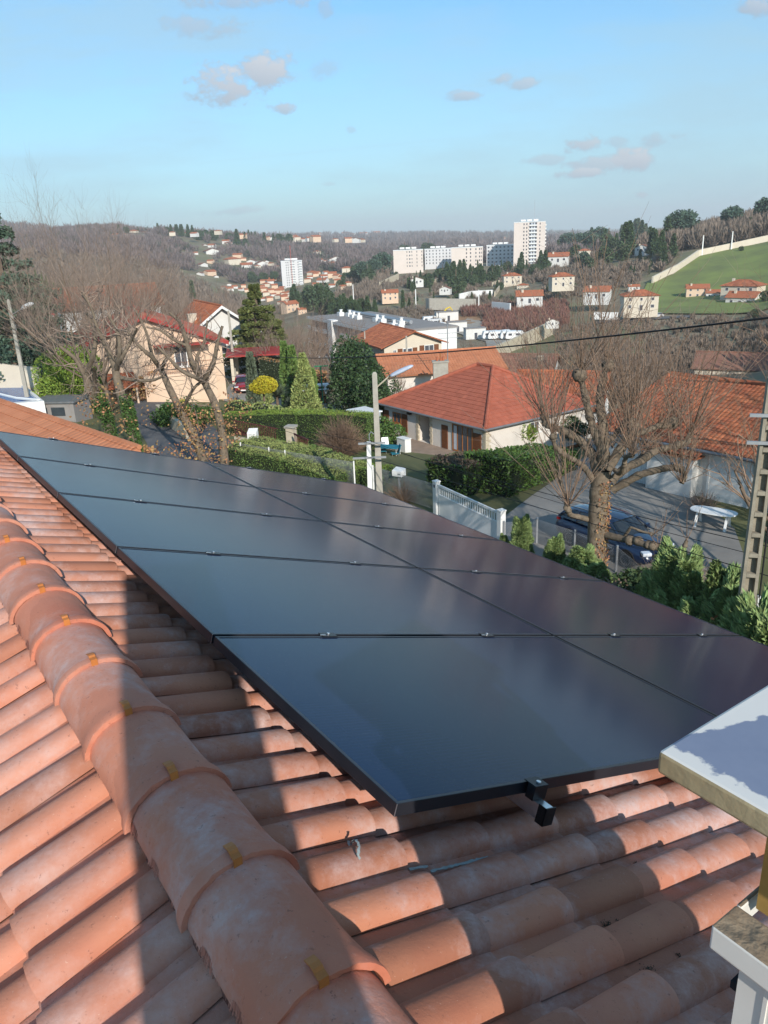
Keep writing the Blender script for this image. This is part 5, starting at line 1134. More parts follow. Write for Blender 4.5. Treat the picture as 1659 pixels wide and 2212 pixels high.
m_.build('lamp_head', mat('lamp_grey_paint', (0.48, 0.52, 0.60), 0.35, (0.42, 0.46, 0.54), 3), lp, smooth=True)
# short white meter post with crossarms
q = PT(*c2(1405, 1090), 30.5); r_ = empty('service_post', 'short white post with metal crossbars left of the lamp post', 'post', (q.x, q.y, GZ)); tz = PT(*c2(1420, 1010), 30.5).z - GZ
m_ = MB(); m_.hexa([(-0.12, -0.1, 0), (0.12, -0.1, 0), (0.12, 0.1, 0), (-0.12, 0.1, 0), (-0.02, -0.09, tz), (0.15, -0.09, tz), (0.15, 0.09, tz), (-0.02, 0.09, tz)]); m_.build('post', M_trim, r_)
for z_, x0 in ((tz - 0.02, -0.35), (tz - 0.62, -0.6)):
    m_ = MB(); m_.box2(x0, 0.75, -0.14, -0.10, z_ - 0.05, z_ + 0.03); m_.build('crossbar', M_steel, r_)
m_ = MB(); m_.tube([(0.1, 0, tz), (0.1, 0, tz + 0.3), (0.18, 0, tz + 0.42), (0.28, 0, tz + 0.32)], 0.02, 6); m_.build('hook', M_steel, r_)
# ladder type concrete pole at the right edge
pb_, pt_ = PT(746.5, 602, 17), PT(764, 463, 17)
vv = (pt_ - pb_); sx = 0.0; bx_ = pb_ + vv * ((-12.2 - pb_.z) / vv.z); tx_ = pb_ + vv * ((-2.9 - pb_.z) / vv.z)
r_ = empty('utility_pole', 'tall concrete utility pole with rectangular recesses at the right edge', 'pole', tuple(bx_)); hh = tx_.z - bx_.z; th_ = R(-16)
m_ = MB(); mr = MB(); lean = (tx_ - bx_)
def pw(z): return 0.40 - 0.016 * z
def ppt(x, y, z):
    c, s = math.cos(th_), math.sin(th_); return (lean.x * z / hh + x * c - y * s, lean.y * z / hh + x * s + y * c, z)
stp = 0.46; n = int(hh / stp)
for sg in (-1, 1):
    P = [ppt(sg * pw(0) / 2, -0.13, 0), ppt(sg * (pw(0) / 2 - 0.07), -0.13, 0), ppt(sg * (pw(0) / 2 - 0.07), 0.13, 0), ppt(sg * pw(0) / 2, 0.13, 0)] + [ppt(sg * pw(hh) / 2, -0.11, hh), ppt(sg * (pw(hh) / 2 - 0.06), -0.11, hh), ppt(sg * (pw(hh) / 2 - 0.06), 0.11, hh), ppt(sg * pw(hh) / 2, 0.11, hh)]
    m_.hexa(P)
for i in range(n + 1):
    z = i * stp; w = pw(z) / 2 - 0.068
    if z + 0.09 < hh: m_.hexa([ppt(-w, -0.12, z), ppt(w, -0.12, z), ppt(w, 0.12, z), ppt(-w, 0.12, z), ppt(-w, -0.12, z + 0.085), ppt(w, -0.12, z + 0.085), ppt(w, 0.12, z + 0.085), ppt(-w, 0.12, z + 0.085)])
m_.hexa([ppt(-pw(0) / 2 + .07, 0.02, 0), ppt(pw(0) / 2 - .07, 0.02, 0), ppt(pw(0) / 2 - .07, 0.06, 0), ppt(-pw(0) / 2 + .07, 0.06, 0), ppt(-pw(hh) / 2 + .06, 0.02, hh), ppt(pw(hh) / 2 - .06, 0.02, hh), ppt(pw(hh) / 2 - .06, 0.06, hh), ppt(-pw(hh) / 2 + .06, 0.06, hh)])
m_.build('pole', M_conc2, r_)
m_ = MB(); m_.tube([ppt(0.24, -0.02, 0), ppt(0.23, -0.02, 4.6)], 0.035, 8); m_.build('cable_duct', M_wpl, r_)
m_ = MB(); m_.tube([ppt(0.22, -0.1, 4.6), ppt(0.17, -0.13, hh)], 0.018, 6); m_.build('riser_cable', M_black, r_)
for z_ in (hh - 1.28, hh - 0.72):
    m_ = MB(); a, b = Vector(ppt(-0.40, -0.16, z_)), Vector(ppt(1.0, -0.16, z_)); m_.tube([a, b], 0.045, 4); m_.build('crossarm', M_steel, r_)
PTOP = tx_
# other poles
for (xa, ya, xb, yb, D, w, lb_, mt) in [
    (c1(193, 300)[0], c1(193, 300)[1], 34.5, 300 + 0, 62, 0.3, 'leaning concrete pole with a lamp at the left end of the street', M_concrete),
    (*crop(0, 750, .4822)(107, 1078), *crop(0, 750, .4822)(85, 905), 112, 0.28, 'white pole with a crossarm in front of the dark wood at far left', M_trim),
    (*c2(350, 292), *c2(322, -10), 86, 0.3, 'weathered concrete pole rising beside the dark pine and carport', M_concrete),
    (*c3(333, 348), *c3(322, -8), 92, 0.26, 'weathered pole standing behind the lamp head and the orange roof', M_concrete),
    (*c2(1395, 420), *c2(1390, 150), 120, 0.26, 'thin pole in front of the apartment building balconies', M_concrete),
    (*crop(700, 750, .4822)(1480, 905), *crop(700, 750, .4822)(1474, 805), 400, 0.5, 'pale lamp pole on the wooded slope in the middle', M_trim),
    (*crop(1400, 750, .4822)(546, 945), *crop(1400, 750, .4822)(545, 845), 360, 0.5, 'pale pole left of the white hillside house', M_trim),
    (*crop(1400, 750, .4822)(1068, 960), *crop(1400, 750, .4822)(1066, 850), 350, 0.5, 'pale pole by the long garden wall', M_trim),
    (*crop(2200, 750, .5256)(1160, 465), *crop(2200, 750, .5256)(1167, 365), 425, 0.6, 'left white pole on the wall above the green field', M_trim),
    (*crop(2200, 750, .5256)(1385, 405), *crop(2200, 750, .5256)(1392, 335), 430, 0.6, 'right white pole on the wall above the green field', M_trim)]:
    if D == 62: a = PT(27, 396, 62); b = PT(16.8, 300, 62)
    else: a = PT(xa, ya, D); b = PT(xb, yb, D)
    a = Vector((a.x, a.y, min(a.z, ground(a.x, a.y)))); r2, h2 = concrete_pole('utility_pole', lb_, 'pole', a, (a.x, a.y, b.z), w, w * 0.7, mt)
    if D == 62:
        m_ = MB(); m_.tube([(0, 0, h2 - 1.0), (0.9, 0, h2 - 0.55)], 0.03, 6); m_.build('arm', M_steel, r2)
        m_ = MB(); m_.tube([(0.8, 0, h2 - 0.6), (1.0, 0, h2 - 0.5), (1.5, 0, h2 - 0.3), (1.7, 0, h2 - 0.25)], [0.08, 0.17, 0.15, 0.06], 8); m_.build('lamp_head', M_wpl, r2, smooth=True)
    if D == 112:
        m_ = MB(); m_.box((0, 0, h2 - 0.4), (2.2, 0.1, 0.12)); m_.build('crossarm', M_steel, r2)
# cables
M_cable = mat('cable_black', (0.012, 0.012, 0.014), 0.6)
def cable(label, pts, r, sag=0.0, n=40, grp=None):
    pts = [Vector(p) for p in pts]; out = []
    for i in range(len(pts) - 1):
        a, b = pts[i], pts[i + 1]
        for q in range(n + (1 if i == len(pts) - 2 else 0)):
            t = q / n; s = sag[i] if isinstance(sag, (list, tuple)) else sag; out.append(a.lerp(b, t) - Vector((0, 0, 4 * s * t * (1 - t))))
    m_ = MB(); m_.tube(out, r, 6); o = m_.build('overhead_cable', M_cable, smooth=True); tag(o, label, 'cable', grp); return o
cable('thick twisted black cable crossing the view below the horizon', [PT(800, 314, 17), PT(205, 346, 80), PT(120, 338, 95)], 0.022, [1.0, 0.3])
cable('thin cable running from the crossbars to the right edge, upper of three', [PT(150, 392, 52), PT(362, 441, 30.5), PT(775, 548, 17)], 0.010, [0.25, 0.15])
cable('thin cable passing close above the white gate', [PT(150, 384, 52), PT(362, 455, 30.5), PT(775, 578, 17)], 0.011, [0.1, 0.0])
cable('thin cable behind the upper one reaching the pole with recesses', [PT(362, 438, 30.5), PT(775, 560, 17)], 0.008, [0.2])
cable('thin cable from the left trees to the columnar laurel', [PT(128, 360, 60), PT(180, 370, 58), PT(362, 372, 40)], 0.010, [0.2, 0.4])
cable('thin distant cable in front of the cypresses at the left garden', [PT(180, 398, 60), PT(300, 400, 55), PT(372, 384, 31)], 0.008, [0.2, 0.5])
cable('thin cable from the old pole towards the columnar laurel', [PT(228, 345, 86), PT(340, 347, 86), PT(401, 336, 92)], 0.012, [0.6, 0.4])
# ------------------------------------------------------------ street furniture on the left
q = PZ(*c2(405, 1190), -12.25); r_ = empty('chevron_sign', 'small white bollard sign with blue chevrons beside the hedge corner', 'sign', (q.x, q.y, -12.3), R(-4))
M_bl = mat('sign_blue', (0.01, 0.30, 0.50), 0.5)
zt = PT(*c2(405, 1095), math.hypot(q.x, q.y)).z + 12.3; m_ = MB(); m_.box((0, 0, zt - 0.28), (0.46, 0.05, 0.56)); m_.build('board', M_trim, r_)
m_ = MB(); m_.hexa([(-0.12, -0.06, 0), (0.12, -0.06, 0), (0.12, 0.06, 0), (-0.12, 0.06, 0), (-0.2, -0.06, zt - 0.56), (0.2, -0.06, zt - 0.56), (0.2, 0.06, zt - 0.56), (-0.2, 0.06, zt - 0.56)]); m_.build('base', M_trim, r_)
for x0 in (-0.15, 0.06):
    m_ = MB(); zc = zt - 0.28; w = 0.13
    m_.add([(x0 - 0.06, -0.03, zc), (x0 + 0.09, -0.03, zc + 0.22), (x0 + 0.09 + w * 0.6, -0.03, zc + 0.22), (x0 - 0.06 + w, -0.03, zc), (x0 + 0.09 + w * 0.6, -0.03, zc - 0.22), (x0 + 0.09, -0.03, zc - 0.22)], [(0, 3, 2, 1), (0, 5, 4, 3)]); m_.build('chevron', M_bl, r_)
# red iron fence and gate pillars
M_iron = mat('iron_oxblood', (0.14, 0.03, 0.03), 0.6, (0.10, 0.025, 0.025), 5)
def pillar(px, py, D, h, w, lb_):
    q = GD(px, D); r = empty('gate_pillar', lb_, 'pillar', tuple(q), R(-20)); m_ = MB(); m_.box((0, 0, h / 2), (w, w, h)); m_.build('shaft', M_stone, r); m_ = MB(); m_.box((0, 0, h + 0.06), (w + 0.14, w + 0.14, 0.12)); m_.build('cap', M_concrete, r)
pillar(276, 440, 46.5, 2.0, 0.5, 'stone gate pillar with a flat cap beside the oxblood iron gate'); 
qa, qb = GD(262, 49.5), GD(215, 52.5); 
r_ = empty('iron_fence', 'low oxblood iron railing on the street left of the stone pillar', 'fence', tuple(qb)); d = qa - qb; Lq = d.length
m_ = MB()
for i in range(int(Lq / 0.16)): p = d * (i * 0.16 / Lq); m_.tube([(p.x, p.y, p.z + 0.35), (p.x, p.y, p.z + 1.35)], 0.02, 4)
for z_ in (0.45, 1.3): m_.tube([(0, 0, z_), (d.x, d.y, d.z + z_)], 0.03, 4)
m_.build('railing', M_iron, r_)
m_ = MB(); m_.tube([(0, 0, 0.1), (d.x, d.y, d.z + 0.1)], 0.17, 4); m_.build('plinth', M_stone, r_)
q = GD(279, 45.5); r_ = empty('iron_gate', 'oxblood iron gate leaf with pale bars standing open beside the pillar', 'gate', tuple(q), R(-60))
m_ = MB(); m_.box2(0, 1.9, -0.025, 0.025, 0.1, 1.0); m_.box2(0, 1.9, -0.03, 0.03, 1.75, 1.85); m_.build('panel', M_iron, r_)
m_ = MB()
for i in range(11): m_.tube([(0.05 + i * 0.18, 0, 1.0), (0.05 + i * 0.18, 0, 1.75)], 0.02, 4)
m_.build('bars', M_iron, r_)
q = GD(233.5, 47); r_ = empty('letterbox', 'white slanted letterbox on a thin post by the iron railing', 'letterbox', tuple(q)); m_ = MB(); m_.box((0, 0, 0.6), (0.07, 0.07, 1.2)); m_.build('post', M_trim, r_)
m_ = MB(); m_.hexa([(-0.28, -0.2, 1.2), (0.28, -0.2, 1.2), (0.35, 0.2, 1.2), (-0.2, 0.2, 1.2), (-0.28, -0.2, 1.6), (0.28, -0.2, 1.6), (0.35, 0.2, 1.8), (-0.2, 0.2, 1.8)]); m_.build('box', M_trim, r_)
m_ = MB(); m_.box2(-0.2, 0.0, -0.206, -0.201, 1.46, 1.50); m_.box2(0.06, 0.2, -0.206, -0.201, 1.46, 1.50); m_.box2(0.06, 0.2, -0.206, -0.201, 1.36, 1.39); m_.build('slot', M_steel, r_)
M_bin = mat('bin_grey', (0.30, 0.31, 0.32), 0.5); M_lid = mat('bin_lid_yellow', (0.55, 0.42, 0.03), 0.5)
for i, (px, D, lid, lb_) in enumerate([(162, 63, M_lid, 'grey wheelie bin with a yellow lid at the foot of the tree'), (170, 60.5, M_bin, 'pale grey wheelie bin nearer the railing')]):
    q = GD(px, D); r_ = empty('wheelie_bin', lb_, 'bin', tuple(q), R(10), 'wheelie bins on the street'); m_ = MB(); m_.box((0, 0, 0.52), (0.52, 0.5, 0.95), taper=1.15); m_.build('body', M_bin if i == 0 else M_wpl, r_); m_ = MB(); m_.box((0, 0, 1.05), (0.66, 0.66, 0.09)); m_.build('lid', lid, r_, bevel=0.02)
    for sg in (-1, 1): m_ = MB(); m_.tube([(sg * 0.26 - 0.03, 0.25, 0.1), (sg * 0.26 + 0.03, 0.25, 0.1)], 0.1, 10); m_.build('wheel', M_black, r_)
# no entry sign
q = PT(53, 316, 118); r_ = empty('no_entry_sign', 'round red no entry sign at the far end of the street', 'sign', (q.x, q.y, ground(q.x, q.y))); h = q.z - ground(q.x, q.y)
M_sr = mat('sign_red', (0.55, 0.02, 0.03), 0.5); m_ = MB(); m_.tube([(0, 0, 0), (0, 0, h + .3)], 0.05, 6); m_.build('post', M_steel, r_); m_ = MB(); m_.tube([(0, -0.08, h), (0, -0.05, h)], 0.36, 20); m_.build('disc', M_sr, r_); m_ = MB(); m_.box((0, -0.09, h), (0.5, 0.02, 0.13)); m_.build('bar', M_trim, r_)
# patio furniture in front of the central house
M_teal = mat('teal_cloth', (0.02, 0.16, 0.22), 0.8, (0.03, 0.22, 0.28), 8)
def onp(px, py): return PZ(px, py, gz)
q = onp(*c3(195, 885)); r_ = empty('patio_table', 'patio table under a teal cloth in front of the bungalow', 'table', tuple(q), R(-20))
m_ = MB(); m_.box((0, 0, 0.74), (1.5, 0.95, 0.05)); m_.build('top', M_teal, r_, bevel=0.02)
for x, y in ((-0.65, -0.4), (0.65, -0.4), (-0.65, 0.4), (0.65, 0.4)): m_ = MB(); m_.tube([(x, y, 0), (x, y, 0.715)], 0.025, 6); m_.build('leg', M_trim, r_)
def chair(lb_, q, rz, mt):
    r = empty('garden_chair', lb_, 'chair', tuple(q), rz, 'chairs around the patio table'); m_ = MB(); m_.box((0, 0, 0.43), (0.5, 0.48, 0.04)); m_.build('seat', mt, r, bevel=0.01); m_ = MB(); m_.hexa([(-0.25, 0.22, 0.45), (0.25, 0.22, 0.45), (0.25, 0.26, 0.45), (-0.25, 0.26, 0.45), (-0.22, 0.36, 0.98), (0.22, 0.36, 0.98), (0.22, 0.39, 0.98), (-0.22, 0.39, 0.98)]); m_.build('backrest', mt, r)
    for x, y in ((-0.22, -0.2), (0.22, -0.2), (-0.22, 0.22), (0.22, 0.22)): m_ = MB(); m_.tube([(x, y, 0), (x, y, 0.41)], 0.015, 5); m_.build('leg', M_steel, r)
chair('teal garden chair left of the patio table', onp(*c3(150, 880)), R(100), M_teal); chair('grey garden chair behind the patio table', onp(*c3(175, 850)), R(10), M_steel); chair('dark teal garden chair right of the patio table', onp(*c3(240, 900)), R(-80), M_teal)
q = onp(*c3(290, 845)); r_ = empty('storage_box', 'white box standing against the bungalow wall by the patio table', 'box', tuple(q), RZ); m_ = MB(); m_.box((0, 0.2, 0.45), (0.9, 0.5, 0.9)); m_.build('body', M_trim, r_); m_ = MB(); m_.box((0, 0.2, 0.93), (0.96, 0.56, 0.05)); m_.build('lid', M_trim, r_)
q = PZ(*c3(22, 750), -13.4); r_ = empty('garden_shed', 'small pale sheet metal shed behind the lamp post', 'shed', (q.x, q.y, -13.4), RZ); m_ = MB(); m_.box((0, 0, 1.0), (2.0, 1.4, 2.0)); m_.build('wall', mat('sheet_pale', (0.42, 0.44, 0.46), 0.6, (0.33, 0.35, 0.37), 2), r_); m_ = MB(); m_.box((0, 0, 2.05), (2.2, 1.6, 0.08)); m_.build('roof', M_wpl, r_)
# white oval plastic table at the right
q = PZ(*c6(1340, 600), -12.2); q = q - Vector((0.45, -0.35, 0)); r_ = empty('garden_table', 'white oval plastic table on the bare ground behind the fence', 'table', (q.x, q.y, ground(q.x, q.y)), R(-38))
m_ = MB(); N = 28; P = [(0.95 * math.copysign(abs(math.cos(2 * math.pi * i / N)) ** 0.7, math.cos(2 * math.pi * i / N)), 0.48 * math.copysign(abs(math.sin(2 * math.pi * i / N)) ** 0.7, math.sin(2 * math.pi * i / N))) for i in range(N)]; m_.prism(P, 0.70, 0.745); m_.build('top', M_wpl, r_, bevel=0.01)
for x in (-0.6, 0.6):
    for sg in (-1, 1): m_ = MB(); m_.hexa([(x - 0.05, sg * 0.42 - 0.03, 0), (x + 0.05, sg * 0.42 - 0.03, 0), (x + 0.05, sg * 0.42 + 0.03, 0), (x - 0.05, sg * 0.42 + 0.03, 0), (x - 0.05, sg * 0.15 - 0.03, 0.70), (x + 0.05, sg * 0.15 - 0.03, 0.70), (x + 0.05, sg * 0.15 + 0.03, 0.70), (x - 0.05, sg * 0.15 + 0.03, 0.70)]); m_.build('leg', M_wpl, r_)
# left garden terrace
w0, w1 = PT(*c2(470, 740), 63), PT(*c2(1210, 715), 66)
zt = -13.35
tw = empty('terrace_wall', 'white rendered retaining wall of the left garden terrace', 'wall', (w0.x, w0.y, -16)); d = w1 - w0; d.z = 0
m_ = MB(); nn = Vector((-d.y, d.x, 0)).normalized() * 0.25
m_.hexa([(0, 0, 0), (d.x, d.y, 0), (d.x + nn.x, d.y + nn.y, 0), (nn.x, nn.y, 0), (0, 0, 2.75), (d.x, d.y, 2.75), (d.x + nn.x, d.y + nn.y, 2.75), (nn.x, nn.y, 2.75)]); m_.build('wall', M_trim, tw)
m_ = MB(); m_.tube([(0, 0, 2.8), (d.x, d.y, 2.8)], 0.12, 4); m_.build('coping', M_concrete, tw)
q = PT(*c2(960, 632), 68); r_ = empty('white_bench', 'long white slatted picnic bench and table on the left terrace', 'bench', (q.x, q.y, q.z), R(8)); m_ = MB()
for y in (-0.25, 0, 0.25): m_.box((0, y, 0.75), (3.4, 0.2, 0.05))
m_.build('top', M_wpl, r_)
m_ = MB(); m_.box((0, -0.85, 0.45), (3.2, 0.3, 0.05)); m_.build('seat', M_wpl, r_); m_ = MB(); m_.box((0, 0.85, 0.45), (3.2, 0.3, 0.05)); m_.build('seat', M_wpl, r_)
for x in (-1.3, 1.3): m_ = MB(); m_.box((x, 0, 0.36), (0.1, 1.6, 0.7)); m_.build('leg', M_wpl, r_)
q = PT(*c2(1052, 618), 67); r_ = empty('clothes_line_post', 'green T shaped clothes line post on the left terrace', 'post', tuple(q)); M_gr = mat('post_green', (0.02, 0.22, 0.10), 0.5); m_ = MB(); m_.tube([(0, 0, -1), (0, 0, 2.2)], 0.06, 6); m_.build('post', M_gr, r_); m_ = MB(); m_.tube([(-0.55, 0, 2.2), (0.65, 0, 2.2)], 0.05, 6); m_.build('crossbar', M_gr, r_)
# pool tank at the far left
pz = -9.75; pr_ = [PZ(-40, 383, pz), PZ(22, 383, pz), PZ(44, 401, pz), PZ(-40, 408, pz)]
pl_ = empty('swimming_pool', 'raised pool with a white rim and a blue winter cover at the left edge', 'pool', tuple(pr_[0] + Vector((0, 0, -1))))
M_pool = mat('pool_blue', (0.02, 0.09, 0.26), 0.25, (0.03, 0.13, 0.33), 1.5)
cc_ = sum((Vector(p) for p in pr_), Vector()) / 4; m_ = MB(); inn = [Vector(p).lerp(cc_, 0.10) for p in pr_]
for i in range(4):
    a, b, c, d_ = pr_[i], pr_[(i + 1) % 4], inn[(i + 1) % 4], inn[i]; m_.hexa([(v.x, v.y, pz - 1.4) for v in (a, b, c, d_)] + [(v.x, v.y, pz) for v in (a, b, c, d_)])
under(m_.build('rim', M_trim, pl_), pl_); m_ = MB(); m_.add([(v.x, v.y, pz - 0.18) for v in inn], [(0, 3, 2, 1)]); under(m_.build('cover', M_pool), pl_)
m_ = MB(); a, b = inn[0].lerp(inn[3], 0.3), inn[2]; m_.tube([a + Vector((0, 0, -.05)), a.lerp(b, 0.4) + Vector((0.3, .4, -.1)), a.lerp(b, 0.75) + Vector((-.3, .3, -.1)), b], 0.10, 6); under(m_.build('float_tube', M_wpl), pl_)
q = PZ(*c1(455, 705), -10.6); r_ = empty('garden_hut', 'low grey hut with dark windows right of the pool', 'hut', (q.x, q.y, -11.8), R(-8)); m_ = MB(); m_.box((0, 0, 0.9), (3.2, 2.4, 1.8)); m_.build('wall', M_greyroof, r_); m_ = MB(); m_.box((0, 0, 1.86), (3.5, 2.7, 0.12)); m_.build('roof', M_gutter, r_)
for x in (-0.9, 0.4): m_ = MB(); m_.box((x, -1.21, 1.2), (1.0, 0.03, 0.6)); m_.build('window', M_pane, r_)
# garden wall at far left and low walls
def wall_run(label, pts, h, w, m, name='garden_wall', cat='wall', down=1.2, cap=None):
    p0 = Vector(pts[0]); r = empty(name, label, cat, tuple(p0)); m_ = MB()
    for i in range(len(pts) - 1):
        a, b = Vector(pts[i]) - p0, Vector(pts[i + 1]) - p0; d = (b - a); n_ = Vector((-d.y, d.x, 0)).normalized() * w / 2
        m_.hexa([tuple(a - n_ - Vector((0, 0, down))), tuple(b - n_ - Vector((0, 0, down))), tuple(b + n_ - Vector((0, 0, down))), tuple(a + n_ - Vector((0, 0, down))), tuple(a - n_ + Vector((0, 0, h))), tuple(b - n_ + Vector((0, 0, h))), tuple(b + n_ + Vector((0, 0, h))), tuple(a + n_ + Vector((0, 0, h)))])
    m_.build('wall', m, r); return r
wall_run('cream garden wall with a grey top panel at the left edge above the hedge', [GD(-30, 68), GD(15, 66)], 2.6, 0.3, M_wallc)
wall_run('grey concrete wall at the end of the street under the dark wood', [GD(10, 122), GD(30, 128), GD(48, 132)], 1.9, 0.4, M_concrete)
wall_run('low sandy wall curving along the street by the dark shrub', [GD(135, 62), GD(152, 56), GD(163, 53)], 0.9, 0.3, M_stone)
mk = crop(1400, 750, .4822); mr_ = crop(2200, 750, .5256)
wall_run('long pale garden wall below the white hillside house', [PT(*mk(632, 925), 345), PT(*mk(660, 925), 342), PT(*mk(1045, 930), 340)], 0.3, 0.6, M_concrete, down=4.5)
wall_run('pale wall continuing right of the long garden wall', [PT(*mk(1180, 952), 335), PT(*mk(1330, 965), 325)], 0.2, 0.6, M_trim, down=3.5)
wall_run('low white wall between the cypresses and the brown bank', [PT(*mk(905, 885), 385), PT(*mk(1010, 862), 390), PT(*mk(1180, 852), 400)], 0.2, 0.6, M_trim, down=2.8)
wall_run('stone wall climbing left of the cedars', [PT(*mk(245, 790), 470), PT(*mk(400, 720), 500)], 0.4, 0.8, M_stone, down=3)
wall_run('pale wall running down along the olive field from the white caravans', [PT(487, 351, 185), PT(513, 340, 215), PT(552, 322, 262)], 0.4, 0.8, M_stone, down=4)
wall_run('pale roadside wall under the houses at the right', [PT(*mr_(330, 958), 285), PT(*mr_(520, 962), 285)], 0.5, 0.6, M_trim, down=2)
wp = [(655, 273, 372), (664, 267.5, 380), (680, 259.5, 395), (699, 248.5, 424), (701, 247.5, 425), (735, 240.5, 432), (768, 234, 438), (830, 222, 448)]
pts = [GD(a, D) for a, b, D in wp]
wall_run('long pale wall along the top of the green field', [(p.x, p.y, p.z) for p in pts], 3.2, 0.8, M_wallc, down=2.5)
# ------------------------------------------------------------ vegetation
M_bark = mat('bark_grey', (0.22, 0.17, 0.12), 0.95, (0.13, 0.10, 0.07), 6, bump=0.9, bscale=18)
M_bark2 = mat('bark_brown', (0.20, 0.145, 0.10), 0.95, (0.13, 0.09, 0.065), 4, bump=0.7, bscale=14)
M_twig = mat('twig_brown', (0.31, 0.225, 0.17), 0.9, (0.22, 0.165, 0.13), 2, isl=0.25)
M_twigl = mat('twig_tan', (0.27, 0.18, 0.12), 0.9, (0.20, 0.13, 0.09), 2, isl=0.3)
M_twigp = mat('twig_far', (0.19, 0.135, 0.125), 0.95, (0.15, 0.105, 0.10), 0.05, isl=0.25)
def leafm(n, c, isl=0.35, hue=0.02, rough=0.7): return mat(n, c, rough, tuple(x * 0.75 for x in c), 1.5, isl=isl, hue=hue, spec=0.25)
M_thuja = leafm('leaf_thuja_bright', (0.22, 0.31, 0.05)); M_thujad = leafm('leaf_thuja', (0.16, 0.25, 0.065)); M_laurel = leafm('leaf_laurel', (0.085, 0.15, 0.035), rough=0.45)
M_hedgetop = leafm('leaf_yellow_green', (0.32, 0.37, 0.12)); M_cyp = leafm('leaf_leyland', (0.25, 0.33, 0.12)); M_pine = leafm('leaf_pine_dark', (0.07, 0.11, 0.045)); M_olivp = leafm('leaf_pine_olive', (0.13, 0.15, 0.045))
M_cedar = leafm('leaf_cedar_blue', (0.085, 0.135, 0.09)); M_yel2 = leafm('leaf_yellow', (0.50, 0.42, 0.03), 0.25); M_dead = leafm('leaf_dead', (0.40, 0.22, 0.10), 0.4, 0.03); M_ivy = leafm('leaf_ivy', (0.07, 0.13, 0.03)); M_grey = leafm('leaf_grey_green', (0.13, 0.16, 0.10))
M_laureld = leafm('leaf_laurel_dark', (0.055, 0.095, 0.035), rough=0.5)
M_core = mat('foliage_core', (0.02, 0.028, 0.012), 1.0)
def unit(n, r): v = r.normal(size=(n, 3)); return v / np.linalg.norm(v, axis=1)[:, None]
def shards(P, size, r, aim=None, spread=1.0, asp=1.0, wid=0.32):
    """one small leaf shaped quad at every point; aim = preferred long axis"""
    n = len(P); a = unit(n, r) if aim is None else aim + spread * unit(n, r); a = a / np.linalg.norm(a, axis=1)[:, None]
    b = np.cross(a, unit(n, r)); b /= np.linalg.norm(b, axis=1)[:, None] + 1e-9; s = (size * r.uniform(0.6, 1.3, n))[:, None] if np.isscalar(size) else (size * r.uniform(0.6, 1.3, n))[:, None]
    V = np.stack([P - a * s * 0.5 * asp, P + b * s * wid, P + a * s * 0.5 * asp, P - b * s * wid], 1).reshape(-1, 3); F = np.arange(4 * n).reshape(-1, 4); return V, F
class Tubes:
    def __init__(s): s.V = []; s.F = []; s.n = 0
    def add(s, pts, rad, n=5):
        pts = np.asarray(pts, float); k = len(pts); d = np.gradient(pts, axis=0); d /= np.linalg.norm(d, axis=1)[:, None] + 1e-9
        ref = np.array([0.31, 0.77, 0.55]); a = np.cross(d, ref); a /= np.linalg.norm(a, axis=1)[:, None] + 1e-9; b = np.cross(d, a)
        t = np.arange(n) * 2 * np.pi / n; V = pts[:, None, :] + (a[:, None, :] * np.cos(t)[None, :, None] + b[:, None, :] * np.sin(t)[None, :, None]) * np.asarray(rad)[:, None, None]
        i = np.arange(k - 1)[:, None] * n; j = np.arange(n)[None, :]; jn = (j + 1) % n
        s.F.append((np.stack([i + j, i + jn, i + n + jn, i + n + j], -1).reshape(-1, 4)) + s.n); s.V.append(V.reshape(-1, 3)); s.n += k * n
    def build(s, name, m, parent=None, smooth=True): return mesh_np(name, np.concatenate(s.V), np.concatenate(s.F), m, parent, smooth)
def grow(T, p, d, L, r, lvl, rs, up=0.25, kids=(5, 6, 7), n=None, wob=0.18, ratio=0.55, tipr=0.35, ang=0.75):
    """a limb and what grows off it"""
    k = 6 if lvl < 2 else 4; pts = [p.copy()]; dd_ = d.copy(); step = L / (k - 1)
    for i in range(k - 1):
        dd_ = dd_ + rs.normal(size=3) * wob + np.array([0, 0, up * 0.35]); dd_ /= np.linalg.norm(dd_); pts.append(pts[-1] + dd_ * step)
    rad = np.linspace(r, r * tipr, k); T[min(lvl, len(T) - 1)].add(pts, rad, (7, 5, 4, 3, 3)[min(lvl, 4)])
    if lvl >= len(kids): return
    for c in range(kids[lvl]):
        t = rs.uniform(0.25, 1.0) if lvl else rs.uniform(0.35, 1.0); f = t * (k - 1); i = min(int(f), k - 2); q = pts[i] + (pts[i + 1] - pts[i]) * (f - i)
        dl = pts[i + 1] - pts[i]; dl /= np.linalg.norm(dl); s = rs.normal(size=3); s -= dl * s.dot(dl); s /= np.linalg.norm(s); nd = dl * math.cos(ang) + s * math.sin(ang) + np.array([0, 0, up]); nd /= np.linalg.norm(nd)
        grow(T, q, nd, L * ratio * rs.uniform(0.7, 1.2), max(0.0035, np.interp(t, [0, 1], [r, r * tipr]) * 0.62), lvl + 1, rs, up, kids, n, wob, ratio, tipr, ang)
